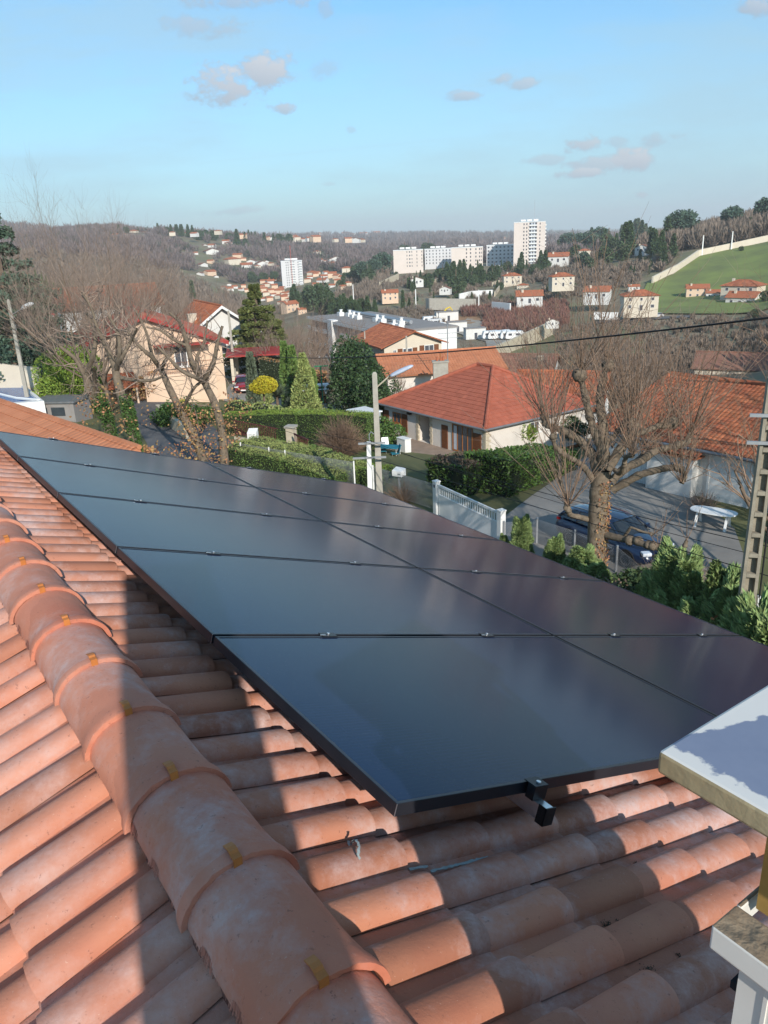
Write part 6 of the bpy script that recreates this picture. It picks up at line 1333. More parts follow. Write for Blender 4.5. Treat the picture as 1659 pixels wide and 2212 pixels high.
def bare_tree(name, label, loc, h, seed, trunk_h=0.35, r=0.22, kids=(7, 6, 6, 5), up=0.28, spread=1.0, group=None, mb_=None, mt=None, ratio=0.56, ang=0.7, minr=0.0, cat='tree'):
    rs_ = np.random.default_rng(seed); root = empty(name, label, cat, tuple(loc), 0, group); A, B = Tubes(), Tubes()
    th = h * trunk_h; pts = [np.array([0, 0, -0.5]), np.array([0, 0, th * 0.4]), np.array([rs_.normal() * 0.1, rs_.normal() * 0.1, th])]; A.add(pts, [r * 1.25, r, r * 0.85], 9)
    nb = kids[0]
    for i in range(nb):
        a = 2 * math.pi * (i + rs_.uniform(-.3, .3)) / nb; e = rs_.uniform(0.5, 1.25); d = np.array([math.cos(a) * math.cos(e) * spread, math.sin(a) * math.cos(e) * spread, math.sin(e)]); d /= np.linalg.norm(d)
        grow([A, B, B, B], pts[-1] - np.array([0, 0, rs_.uniform(0, th * 0.3)]), d, h * rs_.uniform(0.42, 0.62), r * 0.5, 0, rs_, up, kids[1:], ratio=ratio, ang=ang)
    A.build('trunk', mb_ or M_bark2, root); B.build('crown', mt or M_twig, root); return root
def leafy(name, label, cat, loc, P, size, m, asp=1.0, aim=None, spread=1.0, trunk=None, group=None, core=None, seed=1, rz=0):
    root = empty(name, label, cat, tuple(loc), rz, group); r = np.random.default_rng(seed); V, F = shards(P, size, r, aim, spread, asp); 
    if core is not None:
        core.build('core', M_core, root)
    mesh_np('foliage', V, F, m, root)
    if trunk: m_ = MB(); m_.tube([(0, 0, -0.6), (0, 0, trunk[1])], [trunk[0], trunk[0] * 0.5], 7); m_.build('trunk', M_bark2, root)
    return root
def blob(n, rx, ry, rz, z0, r, shell=0.55, lumps=7, lump=0.35):
    """points through a lumpy crown with gaps"""
    c = unit(lumps, r) * np.array([rx, ry, rz]) * 0.55; c = np.vstack([c, [[0, 0, 0]]]); w = r.uniform(lump, lump * 1.7, len(c)); i = r.integers(0, len(c), n)
    P = c[i] + unit(n, r) * (r.uniform(shell, 1, n) ** 0.5 * w[i])[:, None] * np.array([rx, ry, rz]); P[:, 2] += z0; return P
def cone(n, r0, h, z0, r, power=0.8, tiers=0, base=0.15):
    t = r.uniform(0, 1, n) ** 1.3; rad = r0 * (base + (1 - base) * (1 - t)) ** power * np.where(t < 0.06, t / 0.06 * 0.6 + 0.4, 1)
    if tiers: rad *= 0.72 + 0.28 * np.abs(np.sin(t * tiers * math.pi))
    a = r.uniform(0, 2 * math.pi, n); k = 1 + 0.16 * np.sin(3 * a + 9 * t) + 0.10 * np.sin(7 * a - 14 * t); q = r.uniform(0.55, 1.05, n) ** 0.5
    rad = rad * k * q; return np.stack([np.cos(a) * rad, np.sin(a) * rad, z0 + t * h], 1)
def outw(P, up=0.5): a = P.copy(); a[:, 2] = 0; a /= np.linalg.norm(a, axis=1)[:, None] + 1e-6; a[:, 2] = up; return a / np.linalg.norm(a, axis=1)[:, None]
# clipped hedges: a dark core and leaf shards standing off its faces
def hedge(label, pts, w, h, m, mtop=None, size=0.10, dens=160, seed=5, name='hedge', rough=0.08, group=None):
    r = np.random.default_rng(seed); p0 = Vector(pts[0]); root = empty(name, label, 'hedge', tuple(p0), 0, group); core = MB(); Ps = []; As = []; Pt = []; At = []
    for i in range(len(pts) - 1):
        a, b = Vector(pts[i]) - p0, Vector(pts[i + 1]) - p0; d = b - a; L_ = math.hypot(d.x, d.y); e = np.array([d.x, d.y, 0]) / L_; n_ = np.array([-e[1], e[0], 0]); sl = d.z / L_; c = 0.12
        def pt(s, o, z): return np.array(a) + e * s + n_ * o + np.array([0, 0, z + sl * s])
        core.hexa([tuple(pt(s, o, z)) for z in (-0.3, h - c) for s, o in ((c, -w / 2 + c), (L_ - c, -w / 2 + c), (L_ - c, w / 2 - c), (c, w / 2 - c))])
        for sgn in (-1, 1):
            k = int(L_ * h * dens); s = r.uniform(0, L_, k); z = r.uniform(0.0, h, k); o = sgn * (w / 2 - r.uniform(0, 0.14, k) + rough * np.sin(s * 2.1 + i) * np.cos(z * 3))
            Ps.append(np.array(a) + s[:, None] * e + o[:, None] * n_ + np.stack([0 * s, 0 * s, z + sl * s], 1)); As.append(np.tile(n_ * sgn + np.array([0, 0, 0.5]), (k, 1)))
        for s0, sg in ((0, -1), (L_, 1)):
            k = int(w * h * dens); o = r.uniform(-w / 2, w / 2, k); z = r.uniform(0, h, k); s = s0 - sg * r.uniform(0, 0.12, k); Ps.append(np.array(a) + s[:, None] * e + o[:, None] * n_ + np.stack([0 * s, 0 * s, z + sl * s], 1)); As.append(np.tile(e * sg + np.array([0, 0, 0.4]), (k, 1)))
        k = int(L_ * w * dens * 1.3); s = r.uniform(0, L_, k); o = r.uniform(-w / 2, w / 2, k); z = h - r.uniform(0, 0.12, k) + rough * np.sin(s * 1.7 + i * 2) * np.sin(o * 4 + s); Pt.append(np.array(a) + s[:, None] * e + o[:, None] * n_ + np.stack([0 * s, 0 * s, z + sl * s], 1)); At.append(np.tile(np.array([0, 0, 1.0]) + e * 0.2, (k, 1)))
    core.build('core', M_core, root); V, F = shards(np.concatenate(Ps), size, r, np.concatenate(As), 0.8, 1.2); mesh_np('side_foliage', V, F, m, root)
    V, F = shards(np.concatenate(Pt), size * 0.9, r, np.concatenate(At), 1.2, 1.0); mesh_np('top_foliage', V, F, mtop or m, root); return root

# ---- the big pollarded plane tree
rp = np.random.default_rng(21)
DT = 26.0
def tp(x, y, dD=0.0):
    p = PT(*c4(x, y), DT + dD); return np.array(p)
tb = tp(500, 1195); tz = np.array([tb[0], tb[1], -12.2]); tree = empty('plane_tree', 'large pollarded plane tree with knobby limbs and upright reddish shoots at right', 'tree', tuple(tz))
TT, TB_, TW = Tubes(), Tubes(), Tubes()
def rel(p): return p - tz
def smooth_path(P, k=5):
    P = np.array(P); t = np.linspace(0, len(P) - 1, (len(P) - 1) * k + 1); i = np.minimum(t.astype(int), len(P) - 2); f = (t - i)[:, None]
    m = np.gradient(P, axis=0); h00 = 2 * f**3 - 3 * f**2 + 1; h10 = f**3 - 2 * f**2 + f; h01 = -2 * f**3 + 3 * f**2; h11 = f**3 - f**2
    return h00 * P[i] + h10 * m[i] + h01 * P[i + 1] + h11 * m[i + 1], t / (len(P) - 1)
def limb(T, P, r0, r1, n=10, bump=0.12, rr=None):
    Q, t = smooth_path([rel(np.array(p)) for p in P]); rad = (r0 + (r1 - r0) * t) * (1 + bump * rp.normal(size=len(t)) * 0.6); T.add(Q, np.maximum(rad, 0.02), n); return Q, t
px_m = DT / 775 * 1.03 * .1465  # metres per crop pixel
Q, t = limb(TT, [tz + np.array([0, 0, -0.3]), tp(470, 1400) if False else tz + np.array([0.0, 0, 1.2]), tp(500, 1190), tp(505, 1080), tp(515, 980), tp(530, 900)], 0.34, 0.30, 14, 0.05)
limbs = [([(500, 960), (470, 830), (415, 740), (300, 655), (215, 620), (140, 590), (115, 520)], 0.22, 0.09, 0.5),
 ([(480, 1000), (430, 920), (375, 860), (270, 800), (205, 740), (185, 660)], 0.14, 0.07, -1.2),
 ([(235, 800), (240, 880), (235, 970), (265, 1060), (295, 1150)], 0.07, 0.06, -1.4),
 ([(520, 900), (525, 780), (480, 660), (440, 540), (415, 420), (390, 320), (375, 250)], 0.20, 0.10, -0.4),
 ([(540, 880), (530, 740), (530, 600), (515, 480), (515, 360), (540, 260), (560, 180)], 0.26, 0.10, 1.2),
 ([(560, 900), (620, 810), (690, 700), (735, 620), (720, 570)], 0.22, 0.13, 0.3),
 ([(740, 660), (820, 640), (890, 610), (960, 600), (1035, 590)], 0.12, 0.10, 1.6),
 ([(590, 980), (690, 890), (800, 840), (880, 780), (980, 750), (1090, 720), (1130, 650)], 0.20, 0.10, 0.8),
 ([(600, 960), (700, 900), (770, 830), (840, 790)], 0.13, 0.08, 1.8),
 ([(600, 1040), (690, 990), (780, 940), (880, 910), (980, 890), (1060, 900), (1085, 950), (1070, 995)], 0.17, 0.09, -0.8),
 ([(610, 900), (640, 930), (665, 900), (690, 820), (740, 800)], 0.09, 0.07, -1.8),
 ([(520, 780), (560, 720), (640, 640), (690, 560), (720, 480)], 0.12, 0.08, 1.5)]
knobs = []
for P, r0, r1, dd0 in limbs:
    n = len(P); pts = [tp(x, y, dd0 * i / (n - 1)) for i, (x, y) in enumerate(P)]; Q, t = limb(TT, pts, r0 * 0.85, r1 * 0.85, 9, 0.16); knobs.append((Q, t, r1))
lowk = []
def tp6(x, y, dD): return np.array(PT(*c6(x, y), DT + dD))
for P, r0, r1 in (([tp6(400, 640, 0), tp6(520, 670, -.5), tp6(640, 690, -.9), tp6(720, 720, -1.2), tp6(830, 745, -1.4)], 0.13, 0.12), ([tp6(830, 745, -1.4), tp6(930, 760, -1.4), tp6(1000, 770, -1.3), tp6(1040, 690, -1.3)], 0.09, 0.06),
                  ([tp6(290, 530, 0), tp6(220, 510, -.5), tp6(150, 490, -.8), tp6(120, 400, -.9)], 0.11, 0.07), ([tp6(560, 665, -.6), tp6(600, 610, -.8), tp6(620, 590, -.9), tp6(700, 620, -1), tp6(790, 640, -1.1)], 0.06, 0.03)):
    Q, t = limb(TT, P, r0, r1, 8, 0.12); lowk.append((Q, t, r1))
for Q, t, r1 in knobs + lowk:   # knuckles and pruning scars
    for k in range(7):
        i = int((rp.uniform(0.35, 1) ** 0.7) * (len(Q) - 1)); c = Q[i]; w = r1 * rp.uniform(1.0, 1.9) * (1.35 if i > len(Q) * 0.85 else 0.9); d = rp.normal(size=3); d /= np.linalg.norm(d)
        TT.add([c - d * w * 0.4, c + d * w * 0.3, c + d * w * 0.9, c + d * w * 1.15], [w * 0.7, w, w * 0.75, w * 0.15], 7)
def shoots(c, n, L, up=0.85, r=0.013, spread=0.5):
    for _ in range(n):
        d = np.array([rp.normal() * spread, rp.normal() * spread, 1.0 * up + rp.normal() * 0.12]); d /= np.linalg.norm(d); l = L * rp.uniform(0.45, 1.25); P = [c]; dd2 = d.copy()
        for i in range(4): dd2 = dd2 + rp.normal(size=3) * 0.04 + np.array([0, 0, 0.10]); dd2 /= np.linalg.norm(dd2); P.append(P[-1] + dd2 * l / 4)
        TB_.add(P, np.linspace(r * rp.uniform(0.7, 1.4), 0.0065, 5), 4)
        for q in range(rp.integers(3, 7)):
            i = rp.integers(0, 4); b = P[i] + (P[i + 1] - P[i]) * rp.uniform(); e = (P[i + 1] - P[i]); e /= np.linalg.norm(e); s = rp.normal(size=3); e2 = e + s * 0.55; e2 /= np.linalg.norm(e2); l2 = l * rp.uniform(0.12, 0.38)
            TW.add([b, b + e2 * l2 * 0.5, b + (e2 + rp.normal(size=3) * 0.12) * l2], [0.006, 0.005, 0.003], 3)
for Q, t, r1 in knobs:
    if Q[-1][2] < 3.6: shoots(Q[-1], 5, 1.1); continue
    shoots(Q[-1], 20, 3.7 if Q[-1][2] > 5.2 else 3.3, r=0.013)
    for k in range(5): i = int(rp.uniform(0.5, 1) * (len(Q) - 1)); shoots(Q[i], 2, 3.0)
for Q, t, r1 in lowk: shoots(Q[-1], 3, 1.2)
for k in range(6): shoots(rel(tp(540 + rp.uniform(-60, 60), 700 + rp.uniform(-300, 200), rp.uniform(-1, 1))), 5, 2.6)
TT.build('trunk', M_bark, tree); TB_.build('shoots', M_twigl, tree); TW.build('twigs', M_twig, tree)
# dry leaves clinging to the trunk
n = 700; a = rp.uniform(-1.2, 0.9, n) - math.pi / 2 + 0.9; z = rp.uniform(0.3, 4.2, n); P = np.stack([np.cos(a) * 0.36, np.sin(a) * 0.36, z], 1) + rp.normal(size=(n, 3)) * 0.04
V, F = shards(P, 0.09, rp); mesh_np('dry_leaves', V, F, M_dead, tree)

# ---- pollarded oaks on the left, leaning over the street
def oak(label, D, base, path, r0, r1, seed, branch, ivy=False, dead=0, tw=1.0):
    rp2 = np.random.default_rng(seed); b = np.array(PT(*c1(*base), D)); b[2] = ground(b[0], b[1]); root = empty('oak_tree', label, 'tree', tuple(b), 0); T, S = Tubes(), Tubes()
    pts = [b] + [np.array(PT(*c1(*q), D + dd)) for *q, dd in path]; Q, t = smooth_path([p - b for p in pts]); T.add(Q, (r0 + (r1 - r0) * t) * (1 + rp2.normal(size=len(t)) * 0.04), 12)
    for br, ra, rb in branch:
        P = [np.array(PT(*c1(q[0], q[1]), D + q[2])) - b for q in br]; Qb, tb2 = smooth_path(P); T.add(Qb, (ra + (rb - ra) * tb2) * (1 + rp2.normal(size=len(tb2)) * 0.1), 7)
        for k in range(int(11 * tw)):
            i = int(rp2.uniform(0.2, 1) * (len(Qb) - 1)); d = rp2.normal(size=3) + np.array([0, 0, 0.6]); d /= np.linalg.norm(d); grow([S, S, S], Qb[i], d, rp2.uniform(0.9, 2.2), 0.03, 1, rp2, 0.25, (0, 3, 3), ratio=0.5, ang=0.8, wob=0.25)
    T.build('trunk', M_bark, root); S.build('twigs', M_twig, root)
    if ivy:
        n = 2600; k = rp2.uniform(0.02, 0.5, n); i = (k * (len(Q) - 1)).astype(int); a = rp2.uniform(-0.6, 1.9, n) - 1.2; rad = (r0 * 1.15 + rp2.uniform(0, 0.12, n)); P = Q[i] + np.stack([np.cos(a) * rad, np.sin(a) * rad, rp2.normal(size=n) * 0.25], 1); V, F = shards(P, 0.11, rp2); mesh_np('ivy', V, F, M_ivy, root)
    if dead:
        n = dead; c = Q[(rp2.uniform(0.05, 0.5, 14) * (len(Q) - 1)).astype(int)] + rp2.normal(size=(14, 3)) * 0.75; P = c[rp2.integers(0, 14, n)] + rp2.normal(size=(n, 3)) * 0.30; V, F = shards(P, 0.15, rp2); mesh_np('dry_leaves', V, F, M_dead, root)
    return root
oak('ivy clad leaning trunk nearest the orange neighbour roof', 40, (835, 900), [(780, 800, 0), (700, 660, 0.5), (650, 540, 1), (640, 440, 1)], 0.25, 0.19, 31,
    [([(650, 520, 1), (560, 350, 1), (430, 240, 1), (300, 120, 1.5)], 0.15, 0.05), ([(645, 450, 1), (690, 300, 0), (700, 150, 0), (640, 0, 0)], 0.16, 0.06), ([(690, 620, .5), (700, 520, 0), (690, 420, -1)], 0.16, 0.10), ([(645, 460, 1), (560, 300, 2), (520, 100, 2)], 0.1, 0.04)], ivy=True, dead=500)
oak('second leaning trunk with ivy at its foot beside the asphalt', 38, (1000, 990), [(960, 860, 0), (905, 650, 0.4), (870, 520, 0.8), (850, 420, 1)], 0.25, 0.18, 32,
    [([(855, 430, 1), (800, 280, 1), (740, 160, 1), (690, 40, 1)], 0.16, 0.06), ([(855, 430, 1), (880, 300, 0), (870, 150, 0), (800, 20, 0)], 0.14, 0.05), ([(850, 420, 1), (900, 330, 0), (960, 220, 0), (1010, 120, -1)], 0.12, 0.04), ([(870, 480, 1), (1000, 500, 0), (1120, 500, -.5), (1200, 470, -1)], 0.10, 0.05), ([(700, 40, 1), (660, -60, 1), (600, -150, 1)], .08, .03)], ivy=True, dead=300)
oak('thick dark trunk sloping right toward the iron railing', 43, (1530, 1110), [(1450, 960, 0), (1350, 760, 0.4), (1250, 560, 0.8), (1190, 420, 1)], 0.27, 0.16, 33,
    [([(1190, 420, 1), (1120, 330, 0), (1020, 240, 0), (930, 120, 0)], 0.14, 0.06), ([(1190, 420, 1), (1230, 340, 0), (1320, 250, 0), (1400, 180, 0)], 0.12, 0.06), ([(1250, 540, .8), (1130, 330, 2), (1080, 150, 2), (1000, -20, 2)], 0.12, 0.05), ([(1340, 720, .4), (1430, 560, -1), (1500, 500, -1)], 0.10, 0.06)], dead=900)
oak('smooth grey trunk with wavy pruned limbs in front of the peach house', 42, (1640, 1060), [(1640, 900, 0), (1590, 690, 0.3), (1530, 560, 0.6), (1500, 500, 0.8)], 0.24, 0.17, 34,
    [([(1500, 510, .8), (1420, 380, 0), (1380, 230, 0), (1330, 80, 0), (1250, 0, 0)], 0.18, 0.07), ([(1500, 510, .8), (1570, 380, 0), (1600, 240, 0), (1640, 100, 0)], 0.17, 0.07), ([(1510, 520, .8), (1440, 480, -1), (1340, 430, -1), (1250, 340, -1), (1160, 250, -1)], 0.13, 0.06), ([(1480, 460, .8), (1450, 340, 1), (1500, 230, 1), (1530, 60, 1)], 0.12, 0.05), ([(1390, 250, 0), (1280, 200, 0), (1180, 130, 0), (1080, 110, 0)], .09, .04)], dead=700)
# tall twiggy bare trees behind them
P0 = GD(84, 56); big = bare_tree('bare_tree', 'tallest twiggy bare tree with thin tops against the sky at left', (P0.x, P0.y, P0.z), 13.4, 51, 0.30, 0.15, (9, 7, 8, 6), 0.30, 1.0, 'tall bare trees at left')
for i, (px, D, s, lb_) in enumerate([(58, 64, .84, 'bare twiggy tree in front of the blue green cedar'), (150, 98, .86, 'bare twiggy tree above the white house at left'), (92, 74, .98, 'bare tree behind the tallest bare tree'), (128, 98, 1.08, 'bare tree behind the peach house gable'), (48, 84, .92, 'bare tree behind the street end')]):
    q = GD(px, D); copy_tree(big, (q.x, q.y, q.z - 0.3), rz=i * 1.3 + .7, sc=s, label=lb_, group='tall bare trees at left')
r = np.random.default_rng(61)
# cedar at the far left, pines, laurel and other evergreens
def tier_tree(label, loc, h, rad, m, seed, n=9000, size=0.28, name='cedar_tree', tiers=11, group=None, droop=-0.12):
    r = np.random.default_rng(seed); Ps = []; As = []
    for k in range(tiers):
        t = (k + 0.5) / tiers; z = h * (0.12 + 0.86 * t); R_ = rad * (1 - t) ** 0.75 + rad * 0.08; nb = max(4, int(9 * (1 - t) + 4))
        for b in range(nb):
            a = r.uniform(0, 6.283); L_ = R_ * r.uniform(0.65, 1.12); m_n = max(8, int(n / tiers / nb)); s = r.uniform(0.12, 1, m_n) ** 0.7; wd = 0.30 * L_ * (1 - 0.6 * s); o = r.uniform(-1, 1, m_n) * wd
            x = np.cos(a) * s * L_ - np.sin(a) * o; y = np.sin(a) * s * L_ + np.cos(a) * o; zz = z + droop * s * L_ + r.normal(size=m_n) * 0.10 * h / tiers * 1.5 + 0.1 * s; Ps.append(np.stack([x, y, zz], 1)); As.append(np.tile([math.cos(a), math.sin(a), 0.12], (m_n, 1)))
    return leafy(name, label, 'tree', loc, np.concatenate(Ps), size, m, 1.3, np.concatenate(As), 0.9, (rad * 0.07 + 0.08, h * 0.95), group, seed=seed)
q = GD(-6, 72); tier_tree('blue green cedar filling the left edge above the street', (q.x, q.y, q.z), 14.5, 6.5, M_cedar, 71, 16000, 0.30)
q = GD(250, 92); pine0 = tier_tree('dark olive pine rising beside the old concrete pole', (q.x, q.y, q.z), 11.4, 4.7, M_olivp, 72, 30000, 0.30, 'pine_tree', 13)
q = GD(348, 62); h = 7.0; P = blob(14000, 2.0, 2.2, 3.6, 3.4, r, 0.7, 12, 0.5); leafy('laurel_tree', 'tall dark glossy laurel tree in front of the apartment building', 'tree', q, P, 0.20, M_laureld, 1.2, None, 1, (0.2, 4), seed=73)
q = GD(366, 58); P = blob(6000, 1.9, 1.6, 2.6, 2.2, r, 0.6, 8, 0.5); leafy('laurel_bush', 'dark evergreen bush at the foot of the tall laurel', 'bush', q, P, 0.2, M_laureld, 1.2, None, 1, (0.1, 2), seed=74)
for (px, D, hh_, rr_, m_x, lb_) in [(196.5, 66, 4.2, 0.55, M_thujad, 'x'), (275, 67, 6.0, 0.50, M_thujad, 'x'), (283, 66, 5.8, 0.55, M_thujad, 'x'), (239, 61, 5.2, 0.50, M_grey, 'slender grey green cypress in front of the red car'), (294, 61, 5.6, 1.25, M_hedgetop, 'yellow green feathery conifer in front of the white terrace wall'), (303, 65, 4.2, 0.45, M_thujad, 'short cypress behind the feathery conifer')]:
    if px < 200: continue
    q = GD(px, D); P = cone(4200 if rr_ < 1 else 6500, rr_ * (1.15), hh_, 0.0, r, 0.45 if rr_ < 1 else 0.9, 0, 0.1)
    leafy('cypress', lb_ if lb_ != 'x' else ('left of the twin columnar cypresses beside the clipped hedge wall' if px < 280 else 'right of the twin columnar cypresses beside the clipped hedge wall'), 'tree', q, P, 0.17, m_x, 1.5, outw(P, 1.2), 0.6, (0.1, 2), seed=int(px))
q = PT(*c2(588, 560), 61); P = unit(6500, r) * (r.uniform(0.82, 1.0, 6500)[:, None]) * np.array([1.05 * 1.1, 1.0, 0.72]); P = P[P[:, 2] > -0.55]; P[:, 2] += 0.62
m_ = MB(); m_.tube([(0, 0, 0.3), (0, 0, 1.1)], [0.7, 0.6], 10); gq = ground(q.x, q.y); leafy('yellow_shrub', 'round clipped bright yellow shrub on the left terrace', 'shrub', (q.x, q.y, q.z - 0.72), P * np.array([1.0, 1.0, 1.0]) , 0.13, M_yel2, 1, None, 1, (0.1, 1), core=m_, seed=75)
def yucca(label, px, D, s, dz):
    q = GD(px, D); n = 160; rr = np.random.default_rng(int(px)); T = MB(); root = empty('yucca', label, 'plant', (q.x, q.y, q.z + dz)); V = []; F = []
    for i in range(n):
        d = unit(1, rr)[0]; d[2] = abs(d[2]) * 0.9 + 0.1; b = np.cross(d, [0, 0, 1.0]); b /= np.linalg.norm(b) + 1e-6; k = len(V); L_ = s * rr.uniform(0.7, 1.1); o = np.array([0, 0, 0.5 * s]); V += [o - b * 0.03, o + b * 0.03, o + d * L_ * 0.6 + b * 0.035, o + d * L_ * 0.6 - b * 0.035, o + d * L_ - np.array([0, 0, 0.1 * L_])]; F += [(k, k + 1, k + 2, k + 3), (k + 3, k + 2, k + 4, k + 4)]
    T.v = [tuple(v) for v in V]; T.f = [tuple(dict.fromkeys(f)) for f in F]; T.mi = [0] * len(F); T.build('leaves', M_grey, root); T = MB(); T.tube([(0, 0, -0.8), (0, 0, 0.5 * s)], 0.12, 6); T.build('trunk', M_bark2, root)
yucca('spiky yucca behind the yellow shrub', 264, 63.5, 1.5, 0.9); yucca('second spiky yucca right of the yellow shrub', 279, 62, 1.1, 0.6)
# the tall hedge wall by the carport, clipped hedges
zt_ = lambda px, py, D: PT(px, py, D).z
hedge('tall variegated hedge wall beside the carport', [GD(250, 76), GD(276, 75)], 1.2, 3.6, M_grey, M_dead, 0.16, 70, 81)
hedge('tall beige reed like hedge right of the cypresses', [GD(286, 73), GD(316, 71)], 1.0, 3.6, M_dead, M_dead, 0.22, 60, 82)
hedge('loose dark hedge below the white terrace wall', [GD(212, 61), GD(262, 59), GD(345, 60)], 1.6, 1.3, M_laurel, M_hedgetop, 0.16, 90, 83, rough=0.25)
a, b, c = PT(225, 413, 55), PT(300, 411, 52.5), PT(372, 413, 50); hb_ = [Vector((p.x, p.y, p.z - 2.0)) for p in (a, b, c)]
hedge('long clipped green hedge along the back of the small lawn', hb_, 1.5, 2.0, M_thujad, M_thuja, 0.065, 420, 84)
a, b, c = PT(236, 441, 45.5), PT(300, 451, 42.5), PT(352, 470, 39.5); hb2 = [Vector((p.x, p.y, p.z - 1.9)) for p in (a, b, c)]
hedge('clipped hedge with a broad pale top beside the street sign', hb2, 3.2, 1.9, M_thujad, M_hedgetop, 0.065, 400, 85)  # top leaves take a paler, yellower green than the sides
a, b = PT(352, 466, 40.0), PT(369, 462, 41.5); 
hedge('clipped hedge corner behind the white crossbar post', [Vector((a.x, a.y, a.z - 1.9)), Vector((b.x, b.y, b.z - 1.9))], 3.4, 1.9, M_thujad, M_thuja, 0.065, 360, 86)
hx0, hx1 = PZ(492, 497, -12.6), PZ(574, 485, -13.6); hz = zt_(*c3(1400, 850), math.hypot(hx1.x, hx1.y))
pA, pB = PZ(425, 487, -12.6), PZ(562, 488, -13.3); 
hA = Vector((PZ(507, 500, -12.5).x, PZ(507, 500, -12.5).y, -12.6)); hB = Vector((PZ(577, 484, -13.6).x, PZ(577, 484, -13.6).y, -13.8))
hn = (hB - hA); hn.z = 0; hn.normalize(); ln = Vector((-hn.y, hn.x, 0)); 
hedge('broad dark laurel hedge beside the driveway below the bungalow', [tuple(hA + ln * 1.3), tuple(hB + ln * 1.3)], 2.7, 2.2, M_laurel, M_laurel, 0.14, 150, 87, rough=0.12)
hC = PZ(443, 486, -12.6); hedge('shaded laurel hedge end running toward the patio', [tuple(hA + ln * 1.5), (hC.x, hC.y + 0.8, -12.9)], 2.2, 1.8, M_laurel, M_bark2, 0.14, 120, 88, rough=0.15)
q = PZ(*c3(1090, 830), -13.6) ; P = blob(2500, 1.0, 1.0, 0.9, 0.9, r, 0.6, 6, 0.5); leafy('oleander', 'light green oleander bush against the bright side wall of the bungalow', 'bush', (q.x + .6, q.y + .8, -13.6), P, 0.22, M_thuja, 2.2, outw(P, 1), 0.9, (0.05, 1), seed=89)
q = PZ(*c3(1330, 800), -13.8); P = blob(5000, 2.6, 1.3, 1.0, 1.2, r, 0.6, 10, 0.4); leafy('evergreen_bush', 'dark evergreen bushes between the laurel hedge and the bungalow side wall', 'bush', (q.x + 1.0, q.y + 1.2, -14.0), P, 0.18, M_pine, 1.4, None, 1, (0.05, 1), seed=90)
# bright hedge at far left
a, b = PT(30, 372, 60), PT(70, 378, 54)
P = []
hl_ = np.array(GD(47, 63)); P = np.concatenate([blob(26000, 2.5, 2.4, 2.3, 1.9, np.random.default_rng(91), 0.8, 8, 0.62)]); leafy('thuja_bush', 'big rounded bright green thuja hedge at left of the street', 'bush', (hl_[0], hl_[1], hl_[2] - 0.2), P, 0.13, M_thuja, 1.5, outw(P, 0.8), 0.7, (0.2, 2), core=None, seed=91)
for (px, D, rr, hh_, mm, lb_) in [(3, 86, 3.4, 4.2, M_pine, 'dark evergreen shrub below the cedar at the left edge'), (152, 58, 1.7, 1.9, M_laurel, 'dark rounded shrub beside the street wall'), (182, 58, 1.3, 1.7, M_laurel, 'dark shrub behind the thick sloping trunk'),
                                    (128, 70, 1.8, 2.4, M_dead, 'russet leafy shrub at the foot of the leaning trunks'), (100, 45, 1.3, 1.6, M_dead, 'russet beech like shrub beside the orange neighbour roof'), (252, 70, 0.8, 1.0, M_hedgetop, 'small yellow green shrub below the carport'), (343, 55, 1.0, 1.4, M_thujad, 'green shrub at the end of the clipped hedge'), (378, 52, 1.3, 2.0, M_laurel, 'leafy shrub behind the lamp post'), (327, 66, 0.7, 0.8, M_yel2, 'small yellow shrub near the white bench')]:
    q = GD(px, D); P = blob(int(2200 * rr), rr, rr, hh_ / 2, hh_ / 2, r, 0.6, 7, 0.5); leafy('shrub', lb_, 'shrub', q, P, 0.16, mm, 1.2, None, 1, (0.06, hh_ * .6), seed=int(px) + 7)
# bare rounded bush and other twiggy bushes
def twig_bush(label, q, rad, h, seed, m=None, n=420, r0=0.008):
    rr = np.random.default_rng(seed); T = Tubes(); root = empty('twig_bush', label, 'bush', tuple(q))
    for i in range(n):
        d = unit(1, rr)[0]; d[2] = abs(d[2]) + 0.45; d /= np.linalg.norm(d); L_ = rr.uniform(0.6, 1.0); P = [np.zeros(3)]; e = d.copy()
        for k in range(4): P.append(P[-1] + e * np.array([rad, rad, h]) * L_ / 4); e = e + rr.normal(size=3) * 0.14
        T.add(P, [r0 * 1.6, r0 * 1.3, r0, r0 * 0.8, r0 * 0.5], 3)
        for q_ in range(3): j = rr.integers(1, 4); e2 = d + rr.normal(size=3) * 0.6; T.add([P[j], P[j] + e2 * 0.25 * rad], [r0, r0 * 0.5], 3)
    T.build('twigs', m or M_twigl, root); return root
q = PT(*c2(1200, 1010), 46); twig_bush('round leafless pinkish bush between the clipped hedges', (q.x, q.y, ground(q.x, q.y) + 0.1), 1.9, 2.7, 95, n=650, r0=0.012)
for (px, D, rad, h, lb_) in [(395, 36, 1.3, 1.3, 'dry twiggy bush beside the patio behind the letterbox'), (452, 42, 1.2, 1.2, 'dry twiggy bush in front of the french window'), (708, 26.5, 1.8, 1.2, 'pile of cut twigs beside the white plastic table'), (730, 35.5, 1.0, 1.2, 'dry round shrub behind the white plastic table'), (340, 60, 1.6, 1.8, 'bare shrubs in front of the white terrace wall')]:
    q = GD(px, D); twig_bush(lb_, q, rad, h, int(px), M_twig if px > 600 else M_twigl, 160 if rad < 1.5 else 260, 0.007 if D < 40 else 0.012)
